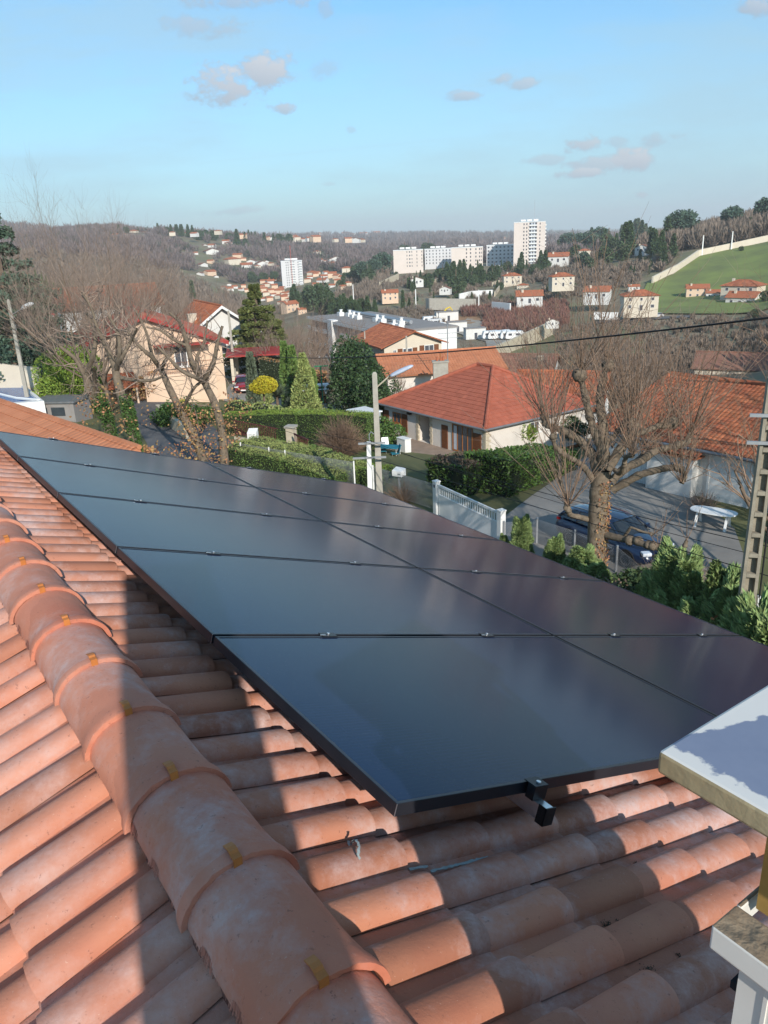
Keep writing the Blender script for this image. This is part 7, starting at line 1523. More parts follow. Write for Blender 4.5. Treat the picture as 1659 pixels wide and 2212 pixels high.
# leyland cypresses along the own boundary, right foreground
protos = []
for k in range(3):
    rr = np.random.default_rng(100 + k); h = 4.6; P = cone(20000, 0.95, h, 0, rr, 0.85, 0, 0.06); 
    tips = np.concatenate([np.array([[math.cos(a) * q_, math.sin(a) * q_, 0]]) + cone(1300, 0.24, 1.7, h * z_, rr, 0.8) for a, q_, z_ in [(rr.uniform(0, 6.28), 0.55 * (1 - z0) + .1, z0) for z0 in rr.uniform(0.15, 0.75, 9)]])
    P = np.concatenate([P, tips]); protos.append(P)
LY = [(505, 536, 27.5), (522, 520, 27.0), (555, 538, 25.8), (574, 556, 25), (586, 552, 24.2), (597, 565, 23.6), (650, 590, 21.0), (664, 563, 20.5), (674, 556, 20), (687, 562, 19.6), (697, 585, 19.0), (706, 600, 18.2), (722, 572, 18.6), (732, 590, 17.8), (748, 625, 15.6), (762, 615, 15.2), (774, 640, 14.6), (735, 645, 15.4), (716, 628, 16.6), (690, 618, 18), (672, 604, 19.2)]
LBS = ['leftmost feathery conifer in front of the white gate', 'tall feathery conifer in front of the gate panel', 'feathery conifer right of the white gate post', 'short conifer in front of the link fence', 'conifer with yellowish tip in front of the blue car', 'conifer left of the plane tree trunk', 'conifer right of the plane tree foot', 'tallest green conifer under the cut limb', 'green conifer second of the right clump', 'green conifer third of the right clump', 'green conifer fourth of the right clump', 'green conifer fifth of the right clump', 'pointed green conifer left of the recessed pole', 'green conifer touching the recessed pole', 'green conifer right of the pole foot', 'green conifer in the right corner by the pole', 'conifer at the right picture edge above the panels', 'low conifer in front of the pole base', 'low conifer along the panel edge', 'low bushy conifer near the middle of the right clump', 'low conifer between the plane tree and the right clump']
lroots = []
for i, (px, py, D) in enumerate(LY):
    top = PT(px, py, D); hh_ = top.z + 12.2; k = i % 3; s = hh_ / 4.6
    if i < 3: root = leafy('leyland_cypress', LBS[i], 'conifer', (top.x, top.y, -12.2), protos[k], 0.085, M_cyp, 2.8, outw(protos[k], 1.5), 0.42, (0.08, 3.5), 'feathery conifers along the boundary', seed=200 + k); root.scale = (min(s, 1.35) * 1.5, min(s, 1.35) * 1.5, s); lroots.append(root)
    else: copy_tree(lroots[k], (top.x, top.y, -12.2), rz=i * 1.1, sc=(min(max(s, .9), 1.3) * 1.3,) * 2 + (s,), label=LBS[i])
for (px, D, rr_, hh_, lb_) in [(662, 24.0, 1.2, 1.5, 'glossy dark leaved shrub in front of the blue car nose'), (684, 23.3, 1.4, 1.8, 'glossy dark shrub with small white flowers behind the conifers'), (700, 22, 1.5, 2.0, 'dark shrub left of the recessed pole')]:
    q = GD(px, D); P = blob(5200, rr_, rr_, hh_ / 2, hh_ / 2 + .2, r, 0.55, 9, 0.5); leafy('evergreen_shrub', lb_, 'shrub', q, P, 0.15, M_pine if px != 700 else M_laurel, 1.5, None, 1, (0.05, 1.2), seed=int(px))
q = PT(612, 580, 22.5); P = blob(1500, 1.0, 0.8, 0.5, 0.1, r, 0.4, 8, 0.5); leafy('dry_hedge', 'brown dried hedge tops along the panel edge below the plane tree', 'hedge', (q.x, q.y, q.z - 0.7), P, 0.09, M_bark2, 1, None, 1, None, seed=300)
q = PT(755, 655, 15.8); P = blob(2600, 1.0, 1.0, 1.6, 0.2, r, 0.4, 8, 0.5); leafy('dry_shrub', 'reddish brown dry shrub around the foot of the recessed pole', 'shrub', (q.x, q.y, q.z - 0.9), P, 0.12, M_dead, 1.2, None, 1, None, seed=301)
# ------------------------------------------------------------ town, towers, woods
mA = crop(0, 750, .4822); mB = crop(700, 750, .4822); mC = crop(1400, 750, .4822); mD = crop(2200, 750, .5256)
def block(label, px0, px1, ytop, ybase, D, floors, rz, depth, wall, bays, name='apartment_block', windows=None, balcony=(), extras=True, cat='building', side_bal=False):
    a, b = PT(px0, (ytop + ybase) / 2, D), PT(px1, (ytop + ybase) / 2, D); W_ = math.hypot(b.x - a.x, b.y - a.y); zt, zb_ = PT((px0 + px1) / 2, ytop, D).z, PT((px0 + px1) / 2, ybase, D).z
    base_rz = math.atan2(b.y - a.y, b.x - a.x); root = empty(name, label, cat, (a.x, a.y, zb_), base_rz + rz); H_ = zt - zb_; fh = H_ / floors
    m_ = MB(); m_.box2(0, W_, 0, depth, -12, H_); m_.build('wall', wall, root)
    m_ = MB(); m_.box2(-0.15, W_ + 0.15, -0.15, depth + 0.15, H_, H_ + 0.5); m_.build('roof', M_trim, root)
    if extras:
        for i in range(3 if W_ < 40 else 6):
            w = 3.5; x = W_ * (0.3 + 0.4 * i / 2) if W_ < 40 else W_ * (i + 0.6) / 6.4; m_ = MB(); m_.box((x, depth * 0.5, H_ + 1.6), (w, 4, 1.2)); m_.build('rooftop_box', M_trim, root)
    for fl in range(floors):
        z = fl * fh
        for x, w, kind in bays:
            x *= W_; w *= W_
            if kind == 'w': window(root, x, z + fh * 0.32, w, fh * 0.48, W=W_, depth=depth, sill=False, frame=M_panelit if w < 0.9 else M_trim, mull=0)
            else:
                m_ = MB(); m_.box2(x - w / 2, x + w / 2, -0.03, -0.004, z + 0.15, z + fh - 0.1); o = m_.build('loggia', M_panelit, root)
                m_ = MB(); m_.box2(x - w / 2 - 0.1, x + w / 2 + 0.1, -0.75, -0.03, z - 0.05, z + 0.12); m_.box2(x - w / 2 - 0.1, x + w / 2 + 0.1, -0.8, -0.75, z - 0.05, z + 1.0); m_.build('balcony', M_trim, root)
                for q in (-0.17, 0.17): m_ = MB(); m_.box2(x + w * q - 0.5, x + w * q + 0.5, -0.06, -0.035, z + 0.3, z + fh - 0.25); m_.build('curtain', M_curtain, root)
        if side_bal:
            m_ = MB(); m_.box2(W_ + 0.003, W_ + 0.9, depth * 0.3, depth * 0.9, z - 0.05, z + 0.9); m_.build('balcony', M_trim, root)
    return root
M_tow = mat('tower_cream', (0.72, 0.62, 0.55), 0.9, (0.66, 0.57, 0.50), 0.1); M_tow2 = mat('tower_white', (0.66, 0.64, 0.63), 0.9, (0.60, 0.58, 0.57), 0.1)
M_rust = mat('panel_rust', (0.45, 0.10, 0.07), 0.8)
x0, y0 = mC(1358, 290); x1, y1 = mC(1618, 285)
t_ = block('tall cream tower block with a column of recessed balconies right of centre', x0, x1, y0, mC(0, 648)[1], 620, 12, 0.02, 14, M_tow, [(0.32, 0.035, 'w'), (0.41, 0.035, 'w'), (0.61, 0.24, 'b'), (0.83, 0.03, 'w')], 'tower_block', side_bal=True)
m_ = MB(); m_.tube([(15, 7, 30), (15, 7, 46)], 0.12, 4); m_.build('antenna', M_steel, t_)
x0, y0 = mB(887, 612); x1, y1 = mB(1062, 605)
t_ = block('white tower block with a red edged balcony column left of centre', x0, x1, y0, mB(0, 862)[1], 670, 12, 0.04, 12, M_tow2, [(0.24, 0.035, 'w'), (0.33, 0.035, 'w'), (0.53, 0.19, 'b'), (0.8, 0.03, 'w'), (0.90, 0.12, 'b')], 'tower_block')
m_ = MB(); m_.box2(8.1, 8.5, -0.9, -0.82, 0, 36); m_.build('red_strip', M_rust, t_)
bw = [((i + 0.5) / 12, 0.022, 'w') for i in range(4, 12)]
block('leftmost long pale apartment slab behind the cedars', *[mC(360, 0)[0], mC(607, 0)[0]], mC(0, 522)[1], mC(0, 668)[1], 600, 5, 0.0, 14, M_tow, bw[1::2] + [(0.55, .05, 'w')])
block('middle long pale apartment slab with a blank end wall', *[mC(620, 0)[0], mC(842, 0)[0]], mC(0, 512)[1], mC(0, 640)[1], 640, 5, 0.0, 14, M_tow2, [((i + 0.5) / 8, 0.035, 'w') for i in range(8)])
block('long pale apartment slab nearest the tall tower, left one', *[mC(842, 0)[0], mC(1102, 0)[0]], mC(0, 500)[1], mC(0, 655)[1], 610, 5, 0.0, 14, M_tow, [(0.48, 0.035, 'w'), (0.61, 0.035, 'w'), (0.78, 0.035, 'w'), (0.9, 0.035, 'w'), (0.96, .02, 'w')])
block('pale apartment slab tucked directly behind the tall tower', *[mC(1133, 0)[0], mC(1362, 0)[0]], mC(0, 480)[1], mC(0, 632)[1], 660, 5, 0.0, 14, M_tow2, [((i + 0.5) / 7, 0.07, 'w') for i in range(7)])
# small houses, four kinds, copied
def proto_house(k):
    wl_ = [M_wallw, M_wallc, M_wallw, M_wallp][k]; rf = [M_orange, M_orange, M_brown, M_orange][k]; W_, D_, H_ = [(11, 8, 3.4), (13, 9, 5.6), (10, 9, 3.2), (12, 8, 5.4)][k]
    wins = [dict(x=2.2, z=1.1, w=1.2, h=1.3, mull=0, sill=False), dict(x=W_ / 2, z=0.2, w=1.3, h=2.1, mull=0, sill=False), dict(x=W_ - 2.2, z=1.1, w=1.4, h=1.3, mull=0, sill=False)]
    if H_ > 5: wins += [dict(x=2.2, z=3.9, w=1.2, h=1.2, mull=0, sill=False), dict(x=W_ - 2.2, z=3.9, w=1.2, h=1.2, mull=0, sill=False), dict(x=W_ / 2, z=3.9, w=1.0, h=1.2, mull=0, sill=False)]
    if k == 1:
        root = empty('house', 'x', 'house'); m_ = MB(); m_.box2(0, W_, 0, D_, -2.5, H_); m_.build('wall', wl_, root); m_ = MB(); hip_roof(m_, -0.5, W_ + 0.5, -0.5, D_ + 0.5, H_, 2.0, 0.9, 1.4, 0.05, r=0.14); ro = m_.build('roof', rf, root)
        for wd in wins: window(root, W=W_, depth=D_, **wd)
        m_ = MB(); m_.box((3, D_ * 0.4, H_ + 1.4), (0.9, 0.7, 2.4)); m_.build('chimney', M_wallc, ro); return root, W_
    return gable_house('x', 'house', (0, 0, 0), 0, W_, D_, H_, 1.9, wl_, rf, ridge='y' if k == 2 else 'x', tiles=False, over=0.5, name='house', group=None, wins=wins, chimney=(2.5, D_ * 0.35, 0.9, 2.4)), W_
PH = [proto_house(k) for k in range(4)]; used_p = set()
# cheaper copies for the far ones: only wall and roof
rh = random.Random(5)
def put_house(fn, x, y, w, label, k=None, D=None, rz=None, group=None, hs=1.0):
    px, py = fn(x, y); k = rh.randrange(4) if k is None else k; g = GP(px, py, 60) if D is None else None
    if D is None: p = g
    else: p = PT(px, py, D)
    Dd = math.hypot(p.x, p.y); wm = w * {mA: .4822, mB: .4822, mC: .4822, mD: .5256}[fn] / 4 * Dd / 775; root, W_ = PH[k]; s = max(0.35, min(wm / W_ * (0.92 if Dd > 500 else 1.0), 2.6)); rz = rh.uniform(-0.7, 0.7) if rz is None else rz
    az = math.atan2(p.x, p.y); rr = -az + rz; off = Vector((math.cos(rr), math.sin(rr), 0)) * W_ * s / 2; loc = (p.x - off.x, p.y - off.y, p.z if D else ground(p.x, p.y))
    if k not in used_p:
        used_p.add(k); root.location = loc; root.rotation_euler = (0, 0, rr); root.scale = (s, s, s * hs); root['label'] = label
        if group: root['group'] = group
        return root
    c = copy_tree(root, loc, rr, (s, s, s * hs), label, group) if Dd < 520 else None
    if c is None:
        c = root.copy(); COL.objects.link(c); c.location = loc; c.rotation_euler = (0, 0, rr); c.scale = (s, s, s * hs); c['label'] = label
        if group: c['group'] = group
        for ch2 in list(root.children):
            if ch2.name.split('.')[0] in ('wall', 'roof') or (Dd < 900 and ch2.name.startswith('window') and rh.random() < 0.7): d = ch2.copy(); COL.objects.link(d); d.parent = c
    return c
MID = [(mC, 335, 935, 130, 'pinkish house with a small orange hip roof above the brown bank', 3, 380, 0.1), (mC, 555, 800, 105, 'white hillside house with a red roof between the cypresses', 2, 455, 0.1), (mC, 785, 868, 85, 'white gabled hillside house beside the round green tree', 2, 400, -0.2),
 (mC, 1350, 800, 140, 'white two storey house with chimneys on the middle slope', 1, 440, 0.15), (mC, 1425, 850, 80, 'stone barn like house attached right of the white two storey house', 1, 420, -0.3), (mC, 1490, 965, 200, 'low white house with a wide orange roof above the brown bank', 0, 330, 0.05),
 (mD, 100, 755, 160, 'white two storey house with a faded orange roof left of the plane shoots', 1, 350, 0.25), (mD, 350, 850, 175, 'white house half hidden by the upright shoots of the plane tree', 0, 320, -0.15), (mD, 640, 780, 75, 'small white house behind the shoots with a low roof', 0, 360, 0.1), (mD, 690, 940, 235, 'wide white house with a dark roof by the far road', 1, 285, 0.2),
 (mD, 1120, 842, 145, 'pale two storey farmhouse left on the edge of the green field', 3, 335, 0.08), (mD, 1250, 842, 110, 'lower attached farmhouse between the two field houses', 0, 333, 0.0), (mD, 1425, 870, 235, 'tall pale house with an orange hip roof at the foot of the green field', 1, 318, -0.35), (mD, 1440, 905, 190, 'ground floor annex under the tall field house', 0, 312, -0.35),
 (mD, 697, 492, 95, 'white gabled house among the dark conifers on the right ridge', 2, 470, -0.25), (mD, 265, 520, 85, 'white house among trees left of the right ridge conifers', 1, 520, 0.2), (mD, 60, 572, 150, 'long low white building right of the tall tower', 0, 520, -0.1), (mD, 915, 365, 40, 'small white house high among the right ridge trees', 0, 560, 0), (mD, 912, 415, 60, 'brown roofed house below the right ridge trees', 1, 540, 0.1), (mD, 1068, 325, 22, 'tiny pale house near the top of the right ridge', 1, 560, 0.2), (mD, 20, 1050, 90, 'cream house end at the left foot of the plane shoots', 2, 240, 0.1)]
HP = []
for fn, x, y, w, lb_, k, D, rz in MID: c = put_house(fn, x, y, w, lb_, k, D, rz); HP.append((c.location.x, c.location.y))
q = PT(*crop(2100, 1350, .5859)(1490, 345), 150)
gable_house('long grey roofed pale building beyond the annex roof at the right', 'building', (q.x - 9, q.y, q.z - 0.5), R(-28), 26, 10, 4.5, 2.0, M_wallc, M_brown, tiles=False, over=0.5, wins=[dict(x=6, z=1, w=1.2, h=1.2)])
gable_house('lower grey roofed pale shed in front of the long grey building', 'building', (q.x - 12, q.y - 14, q.z - 2.5), R(20), 11, 9, 3.6, 1.7, M_wallc, M_brown, tiles=False, over=0.5, ridge='y', wins=[dict(x=5, z=1, w=1.2, h=1.2)])
GRP = {'hill': 'small houses on the far left hill', 'ridge': 'row of houses along the far middle ridge', 'slope': 'houses on the slope below the far ridge', 'town': 'houses of the valley town around the white tower', 'plat': 'tiny farm buildings on the far plateau'}
FAR = {'hill': [(mA, *v) for v in [(945, 412, 62), (1100, 388, 65), (1180, 403, 75), (1045, 400, 35), (1430, 393, 50), (1520, 400, 50), (1600, 398, 60), (1130, 425, 40), (1220, 470, 70), (1145, 475, 60), (1310, 476, 30), (1425, 485, 40), (1150, 537, 32), (1640, 520, 40), (1620, 562, 50), (800, 400, 40), (1250, 415, 40)]] + [(mB, *v) for v in [(350, 382, 55), (565, 415, 58), (205, 520, 65), (250, 500, 60), (300, 495, 60), (385, 490, 30), (420, 460, 60), (455, 482, 60), (75, 400, 55), (150, 398, 60)]],
 'ridge': [(mB, *v) for v in [(760, 430, 40), (805, 430, 40), (850, 442, 60), (905, 465, 50), (950, 445, 60), (1010, 440, 70), (1060, 442, 50), (1125, 435, 60), (1180, 440, 80), (1340, 445, 45), (1440, 447, 60), (1500, 446, 60), (1550, 449, 40), (1000, 420, 50)]] + [(mC, *v) for v in [(20, 445, 60), (80, 445, 50)]],
 'slope': [(mB, *v) for v in [(315, 558, 110), (170, 560, 50), (515, 590, 75), (570, 610, 45), (630, 635, 75), (500, 645, 120), (245, 660, 70), (290, 632, 55), (730, 655, 90), (850, 675, 50), (785, 650, 50), (600, 672, 100), (310, 735, 90), (200, 728, 50), (345, 750, 40), (450, 818, 40), (1190, 552, 55), (1195, 620, 60), (1245, 618, 30), (1340, 628, 120), (1310, 668, 90), (1430, 705, 90), (1190, 722, 45), (690, 672, 50), (760, 625, 40)]] + [(mC, *v) for v in [(265, 474, 30), (320, 476, 35), (415, 482, 45), (460, 488, 40), (610, 410, 45), (690, 440, 40), (770, 455, 50), (885, 450, 35), (940, 460, 40), (1045, 456, 40), (1130, 470, 60), (1275, 430, 35)]],
 'town': [(mB, *v) for v in [(1305, 750, 75), (1240, 755, 60), (1130, 745, 80), (1210, 800, 90), (1300, 830, 55), (1330, 760, 60), (1440, 820, 60), (720, 845, 60), (800, 800, 70), (860, 810, 60), (770, 830, 60), (830, 840, 60), (880, 850, 50), (740, 870, 60), (800, 880, 60), (860, 890, 70), (910, 905, 60), (700, 850, 50), (850, 925, 60), (910, 935, 60), (790, 945, 60), (460, 860, 60), (500, 840, 50), (640, 850, 50), (940, 955, 60), (980, 1030, 120), (1060, 1050, 70), (870, 980, 60), (420, 850, 50), (1120, 760, 50), (1350, 800, 60), (1380, 770, 60), (1170, 740, 50), (1260, 720, 50), (760, 790, 60), (820, 785, 50), (730, 800, 50), (690, 880, 50), (760, 900, 60), (820, 905, 50), (880, 870, 50), (940, 890, 55), (930, 920, 60), (700, 915, 50), (640, 880, 45), (600, 870, 45), (540, 860, 45), (570, 835, 40), (1100, 790, 60), (1160, 830, 60), (1400, 850, 60), (650, 905, 45), (730, 940, 50)]],
 'plat': [(mC, *v) for v in [(220, 396, 60), (100, 396, 30), (760, 384, 60), (15, 396, 30), (640, 386, 40), (330, 392, 30)]] + [(mB, *v) for v in [(1350, 405, 45), (1420, 397, 60), (1490, 400, 50), (1200, 405, 60), (1560, 398, 60), (1620, 398, 40)]]}
WORD = {'hill': 'pale house on the far left hill', 'ridge': 'pale orange roofed house in the row on the far middle ridge', 'slope': 'pale house on the wooded slope below the far ridge', 'town': 'orange roofed house of the valley town near the white tower', 'plat': 'tiny white farm building on the far plateau'}
DR = {'hill': (950, 1150), 'ridge': (1080, 1180), 'plat': (3200, 4200)}
for g, lst in FAR.items():
    for i, (fn, x, y, w) in enumerate(lst):
        D = rh.uniform(*DR[g]) if g in DR else None
        c = put_house(fn, x, y, w * 1.0, WORD[g], (None if g != 'town' else rh.choice((0, 3, 1, 3))), D, None, GRP[g], 0.9 if g != 'town' else 1.1)
        HP.append((c.location.x, c.location.y))
# ---- individual trees of the middle distance: bare and evergreen, made once and copied
bt = [bare_tree('bare_tree', 'bare brown tree on the slopes of the middle distance', (0, 0, 0), 8.5, 400 + k, 0.2, 0.16, (7, 5, 5, 4), 0.26, 1.0, 'bare trees of the middle distance', ratio=0.55, mt=M_twigl if k == 1 else M_twig) for k in range(4)]
for b_ in bt: b_['_u'] = 0
def put_bare(px, D, s, k=None):
    k = rh.randrange(4) if k is None else k; q = GD(px, D)
    if bt[k]['_u'] == 0: bt[k]['_u'] = 1; bt[k].location = q; bt[k].scale = (s, s, s); return
    c = copy_tree(bt[k], q, rh.uniform(0, 6.28), s); 
    if '_u' in c: del c['_u']
for (px, D, s) in [(265, 84, .85), (276, 92, 1.0), (288, 88, 1.05), (300, 96, 1.1), (312, 84, .8), (318, 102, 1.2), (296, 80, .7), (330, 110, 1.3), (284, 112, 1.3), (306, 122, 1.4), (268, 118, 1.3), (220, 112, 1.2), (205, 108, 1.3), (190, 104, 1.4), (236, 124, 1.3), (180, 124, 1.5), (168, 134, 1.5),
                   (250, 140, 1.4), (320, 140, 1.4), (384, 72, .7), (392, 78, .6), (398, 68, .5), (535, 105, 1.0), (560, 118, .9), (590, 120, 1.0), (610, 135, 1.1), (640, 110, 1.0), (665, 125, .8), (690, 118, .5), (735, 98, .5), (655, 90, .5), (600, 92, .6), (500, 92, .5)]: put_bare(px, D, s)
for i in range(150):
    z_ = rh.random()
    if z_ < 0.30: px, D = rh.uniform(385, 490), rh.uniform(215, 340)
    elif z_ < 0.62: px, D = rh.uniform(480, 560), rh.uniform(300, 335)
    elif z_ < 0.8: px, D = rh.uniform(560, 660), rh.uniform(210, 360)
    else: px, D = rh.uniform(230, 400), rh.uniform(150, 260)
    if 300 < px < 450 and 135 < D < 215: continue
    if 440 < px < 560 and 235 < D < 325: continue
    put_bare(px, D, rh.uniform(0.35, 0.6) if 385 < px else rh.uniform(0.5, 0.8))
# evergreens
rr = np.random.default_rng(77)
M_w4b = leafm('leaf_dull_green', (0.075, 0.11, 0.05))
def ever(k):
    if k == 0: P = cone(1600, 2.6, 10, 0.8, rr, 0.9, 6, .12); return P, 0.75, M_pine, outw(P, 0.1)
    if k == 1: P = blob(1800, 4.2, 4.2, 3.4, 7.0, rr, 0.55, 9, 0.42); return P, 0.8, M_cedar, outw(P, 0.1)
    if k == 2: P = cone(1200, 0.9, 8, 0, rr, 0.5, 0, .1); return P, 0.5, M_pine, outw(P, 1.2)
    P = blob(2200, 3.0, 3.0, 3.0, 3.6, rr, 0.6, 7, 0.5); return P, 0.6, M_w4b, None
ev = []; EL = ['dark conifer of the middle distance', 'spreading cedar of the middle distance', 'slim dark cypress of the middle distance', 'rounded green tree of the middle distance']
for k in range(4):
    P, s, m, aim = ever(k); e_ = leafy(['conifer', 'cedar', 'cypress', 'evergreen_tree'][k], EL[k], 'tree', (0, 0, 0), P, s, m, 1.3, aim, 0.9, (0.25, 8), 'evergreens of the middle distance', seed=500 + k); ev.append(e_)
evu = set()
def put_ever(px, D, s, k, dz=0):
    q = GD(px, D); q.z += dz
    if k not in evu: evu.add(k); ev[k].location = q; ev[k].scale = (s, s, s); return
    copy_tree(ev[k], q, rh.uniform(0, 6.28), s)
def at_top(fn, x, ytop, ybase, D, k, hh):  # tree whose top and foot are read off
    px, pt_ = fn(x, ytop); _, pb = fn(x, ybase); g_ = GP(px, pb, D * 0.6); Dg = math.hypot(g_.x, g_.y); D = Dg if Dg < 1300 else D; q = PT(px, pb, D); top = PT(px, pt_, D); g = ground(q.x, q.y); q.z = min(q.z, g); s = (top.z - q.z) / hh
    if k not in evu: evu.add(k); ev[k].location = (q.x, q.y, min(q.z, g + 1)); ev[k].scale = (s, s, s); return
    copy_tree(ev[k], (q.x, q.y, min(q.z, g + 1.0)), rh.uniform(0, 6.28), s)
HT = [10.8, 10.4, 8, 6.6]
for (fn, x, yt, yb, D, k) in [(mC, 275, 545, 750, 480, 1), (mC, 540, 540, 700, 560, 1), (mC, 620, 560, 680, 560, 1), (mC, 695, 515, 660, 590, 0), (mC, 780, 540, 650, 590, 3), (mC, 640, 705, 830, 440, 3), (mC, 880, 715, 890, 395, 3), (mC, 480, 750, 840, 430, 2), (mC, 507, 770, 860, 425, 2), (mC, 535, 735, 850, 425, 2), (mC, 520, 780, 870, 420, 2),
   (mC, 250, 690, 760, 480, 2), (mC, 1060, 600, 680, 560, 2), (mC, 1465, 605, 690, 560, 2), (mC, 1255, 600, 660, 580, 2), (mC, 110, 620, 780, 430, 0), (mC, 60, 640, 790, 420, 3), (mC, 150, 900, 1090, 250, 0), (mC, 210, 930, 1100, 245, 0), (mC, 90, 920, 1080, 250, 0), (mC, 30, 930, 1070, 255, 0), (mB, 1560, 920, 1090, 255, 0),
   (mB, 1000, 800, 1010, 300, 0), (mB, 1030, 860, 1000, 300, 0), (mB, 1240, 780, 1000, 330, 3), (mB, 1180, 830, 1010, 320, 0), (mB, 1290, 880, 1050, 290, 0), (mB, 1380, 890, 1060, 280, 0), (mB, 1440, 920, 1080, 270, 0), (mB, 1500, 930, 1090, 260, 0), (mB, 1340, 900, 1060, 280, 3), (mB, 1220, 900, 1040, 290, 0), (mB, 1560, 620, 790, 430, 1), (mB, 1620, 640, 780, 440, 0), (mB, 1480, 690, 780, 450, 3), (mB, 1380, 760, 850, 440, 3),
   (mD, 980, 185, 345, 500, 1), (mD, 1060, 190, 345, 520, 0), (mD, 890, 225, 370, 480, 0), (mD, 660, 235, 430, 480, 0), (mD, 570, 265, 430, 480, 0), (mD, 720, 275, 430, 480, 0), (mD, 380, 305, 480, 480, 1), (mD, 310, 305, 480, 500, 0), (mD, 440, 340, 500, 470, 3), (mD, 120, 350, 500, 540, 1), (mD, 210, 350, 500, 520, 1), (mD, 250, 360, 500, 520, 0), (mD, 770, 310, 520, 450, 0), (mD, 840, 330, 560, 430, 0), (mD, 860, 420, 600, 410, 0), (mD, 480, 370, 520, 460, 3), (mD, 60, 400, 520, 540, 0),
   (mD, 1380, 150, 250, 500, 1), (mD, 1640, 85, 230, 500, 1), (mD, 1510, 230, 390, 440, 2), (mD, 930, 350, 540, 430, 0), (mD, 300, 520, 640, 400, 3), (mD, 260, 490, 620, 420, 1), (mD, 1330, 420, 475, 428, 3), (mD, 1455, 445, 490, 405, 3), (mD, 1640, 780, 880, 300, 3), (mD, 1560, 920, 1000, 270, 3), (mD, 30, 700, 820, 340, 3),
   (mB, 20, 305, 365, 1050, 0), (mB, 60, 305, 365, 1050, 0), (mB, 110, 310, 370, 1050, 0), (mB, 145, 312, 370, 1050, 0), (mB, 200, 350, 440, 950, 3), (mB, 250, 345, 440, 950, 3), (mB, 320, 350, 380, 1050, 3), (mB, 460, 370, 460, 950, 3), (mB, 615, 350, 440, 1000, 0), (mB, 670, 360, 440, 1000, 0), (mB, 640, 365, 440, 1000, 0), (mB, 740, 372, 415, 1050, 0), (mB, 870, 378, 415, 1100, 3), (mB, 935, 378, 415, 1100, 3), (mB, 815, 380, 410, 1100, 0), (mB, 30, 420, 480, 950, 3), (mB, 510, 345, 400, 1000, 0), (mB, 580, 370, 420, 1000, 0),
   (mA, 1310, 295, 350, 1050, 0), (mA, 990, 305, 380, 1000, 0), (mA, 1055, 320, 380, 1000, 3), (mA, 1500, 305, 370, 1050, 0), (mA, 1560, 305, 370, 1050, 0), (mA, 1420, 305, 370, 1050, 0), (mA, 1460, 305, 370, 1050, 0), (mA, 1395, 320, 370, 1050, 3), (mA, 1150, 325, 370, 1050, 0), (mA, 1330, 385, 440, 950, 3), (mA, 1500, 420, 465, 900, 3),
   (mC, 200, 600, 770, 450, 1), (mC, 320, 560, 700, 520, 0), (mC, 570, 560, 690, 560, 0), (mC, 740, 530, 650, 590, 1), (mC, 810, 640, 780, 440, 0), (mC, 850, 650, 780, 440, 0), (mC, 900, 640, 780, 440, 0), (mC, 950, 630, 770, 450, 0), (mC, 1000, 640, 780, 440, 0), (mC, 930, 660, 790, 430, 3), (mC, 1050, 660, 800, 430, 0), (mC, 770, 660, 780, 440, 3), (mC, 720, 670, 770, 440, 3), (mC, 1200, 640, 760, 480, 3), (mC, 1300, 610, 700, 520, 3), (mC, 1420, 640, 740, 490, 0), (mC, 1520, 630, 740, 490, 3), (mC, 1600, 600, 720, 500, 0), (mC, 1340, 900, 960, 340, 3), (mC, 1180, 690, 800, 430, 3),
   (mB, 1150, 800, 1020, 300, 3), (mB, 1210, 830, 1060, 290, 0), (mB, 1270, 850, 1070, 290, 0), (mB, 1310, 870, 1080, 280, 0), (mB, 1410, 880, 1090, 270, 0), (mB, 1470, 900, 1100, 260, 0), (mB, 1530, 930, 1110, 260, 0), (mB, 1600, 900, 1100, 250, 0), (mB, 980, 830, 1020, 300, 0), (mB, 1600, 660, 800, 430, 3), (mB, 1520, 640, 790, 430, 0), (mB, 1430, 700, 800, 430, 3), (mB, 550, 700, 790, 600, 3), (mB, 650, 690, 790, 620, 3), (mB, 740, 700, 790, 620, 3), (mB, 820, 690, 780, 640, 3),
   (mD, 600, 255, 420, 480, 0), (mD, 640, 240, 440, 480, 0), (mD, 690, 250, 440, 480, 0), (mD, 540, 285, 440, 480, 0), (mD, 750, 300, 480, 460, 0), (mD, 790, 320, 520, 450, 0), (mD, 350, 310, 480, 480, 0), (mD, 410, 320, 500, 480, 0), (mD, 150, 350, 500, 520, 1), (mD, 90, 370, 500, 540, 0), (mD, 280, 340, 520, 500, 1), (mD, 500, 350, 500, 470, 0), (mD, 1020, 180, 345, 520, 1), (mD, 950, 210, 350, 500, 0), (mD, 820, 380, 580, 430, 0), (mD, 560, 420, 560, 440, 3), (mD, 420, 440, 600, 430, 3), (mD, 180, 430, 560, 480, 3), (mD, 1390, 160, 240, 500, 0), (mD, 1620, 100, 240, 500, 0), (mC, 440, 850, 1010, 300, 2), (mB, 160, 770, 1020, 140, 2), (mC, 650, 450, 510, 1000, 3), (mC, 455, 470, 500, 1000, 3), (mC, 1100, 680, 790, 430, 3), (mC, 1010, 720, 830, 420, 3)]: at_top(fn, x, yt, yb, D, k, HT[k])
for i in range(34): px = rh.uniform(*((mC(760, 0)[0], mC(1100, 0)[0]) if i < 22 else (mC(1150, 0)[0], mC(1640, 0)[0]))); put_ever(px, rh.uniform(455, 540), rh.uniform(0.75, 1.15), rh.choice((0, 0, 3)))
for i in range(75): put_ever(rh.uniform(385, 655), rh.uniform(345, 570), rh.uniform(0.25, 0.6), rh.choice((0, 3, 3, 2)))
for i in range(70): put_bare(rh.uniform(385, 655), rh.uniform(345, 570), rh.uniform(0.4, 0.75))
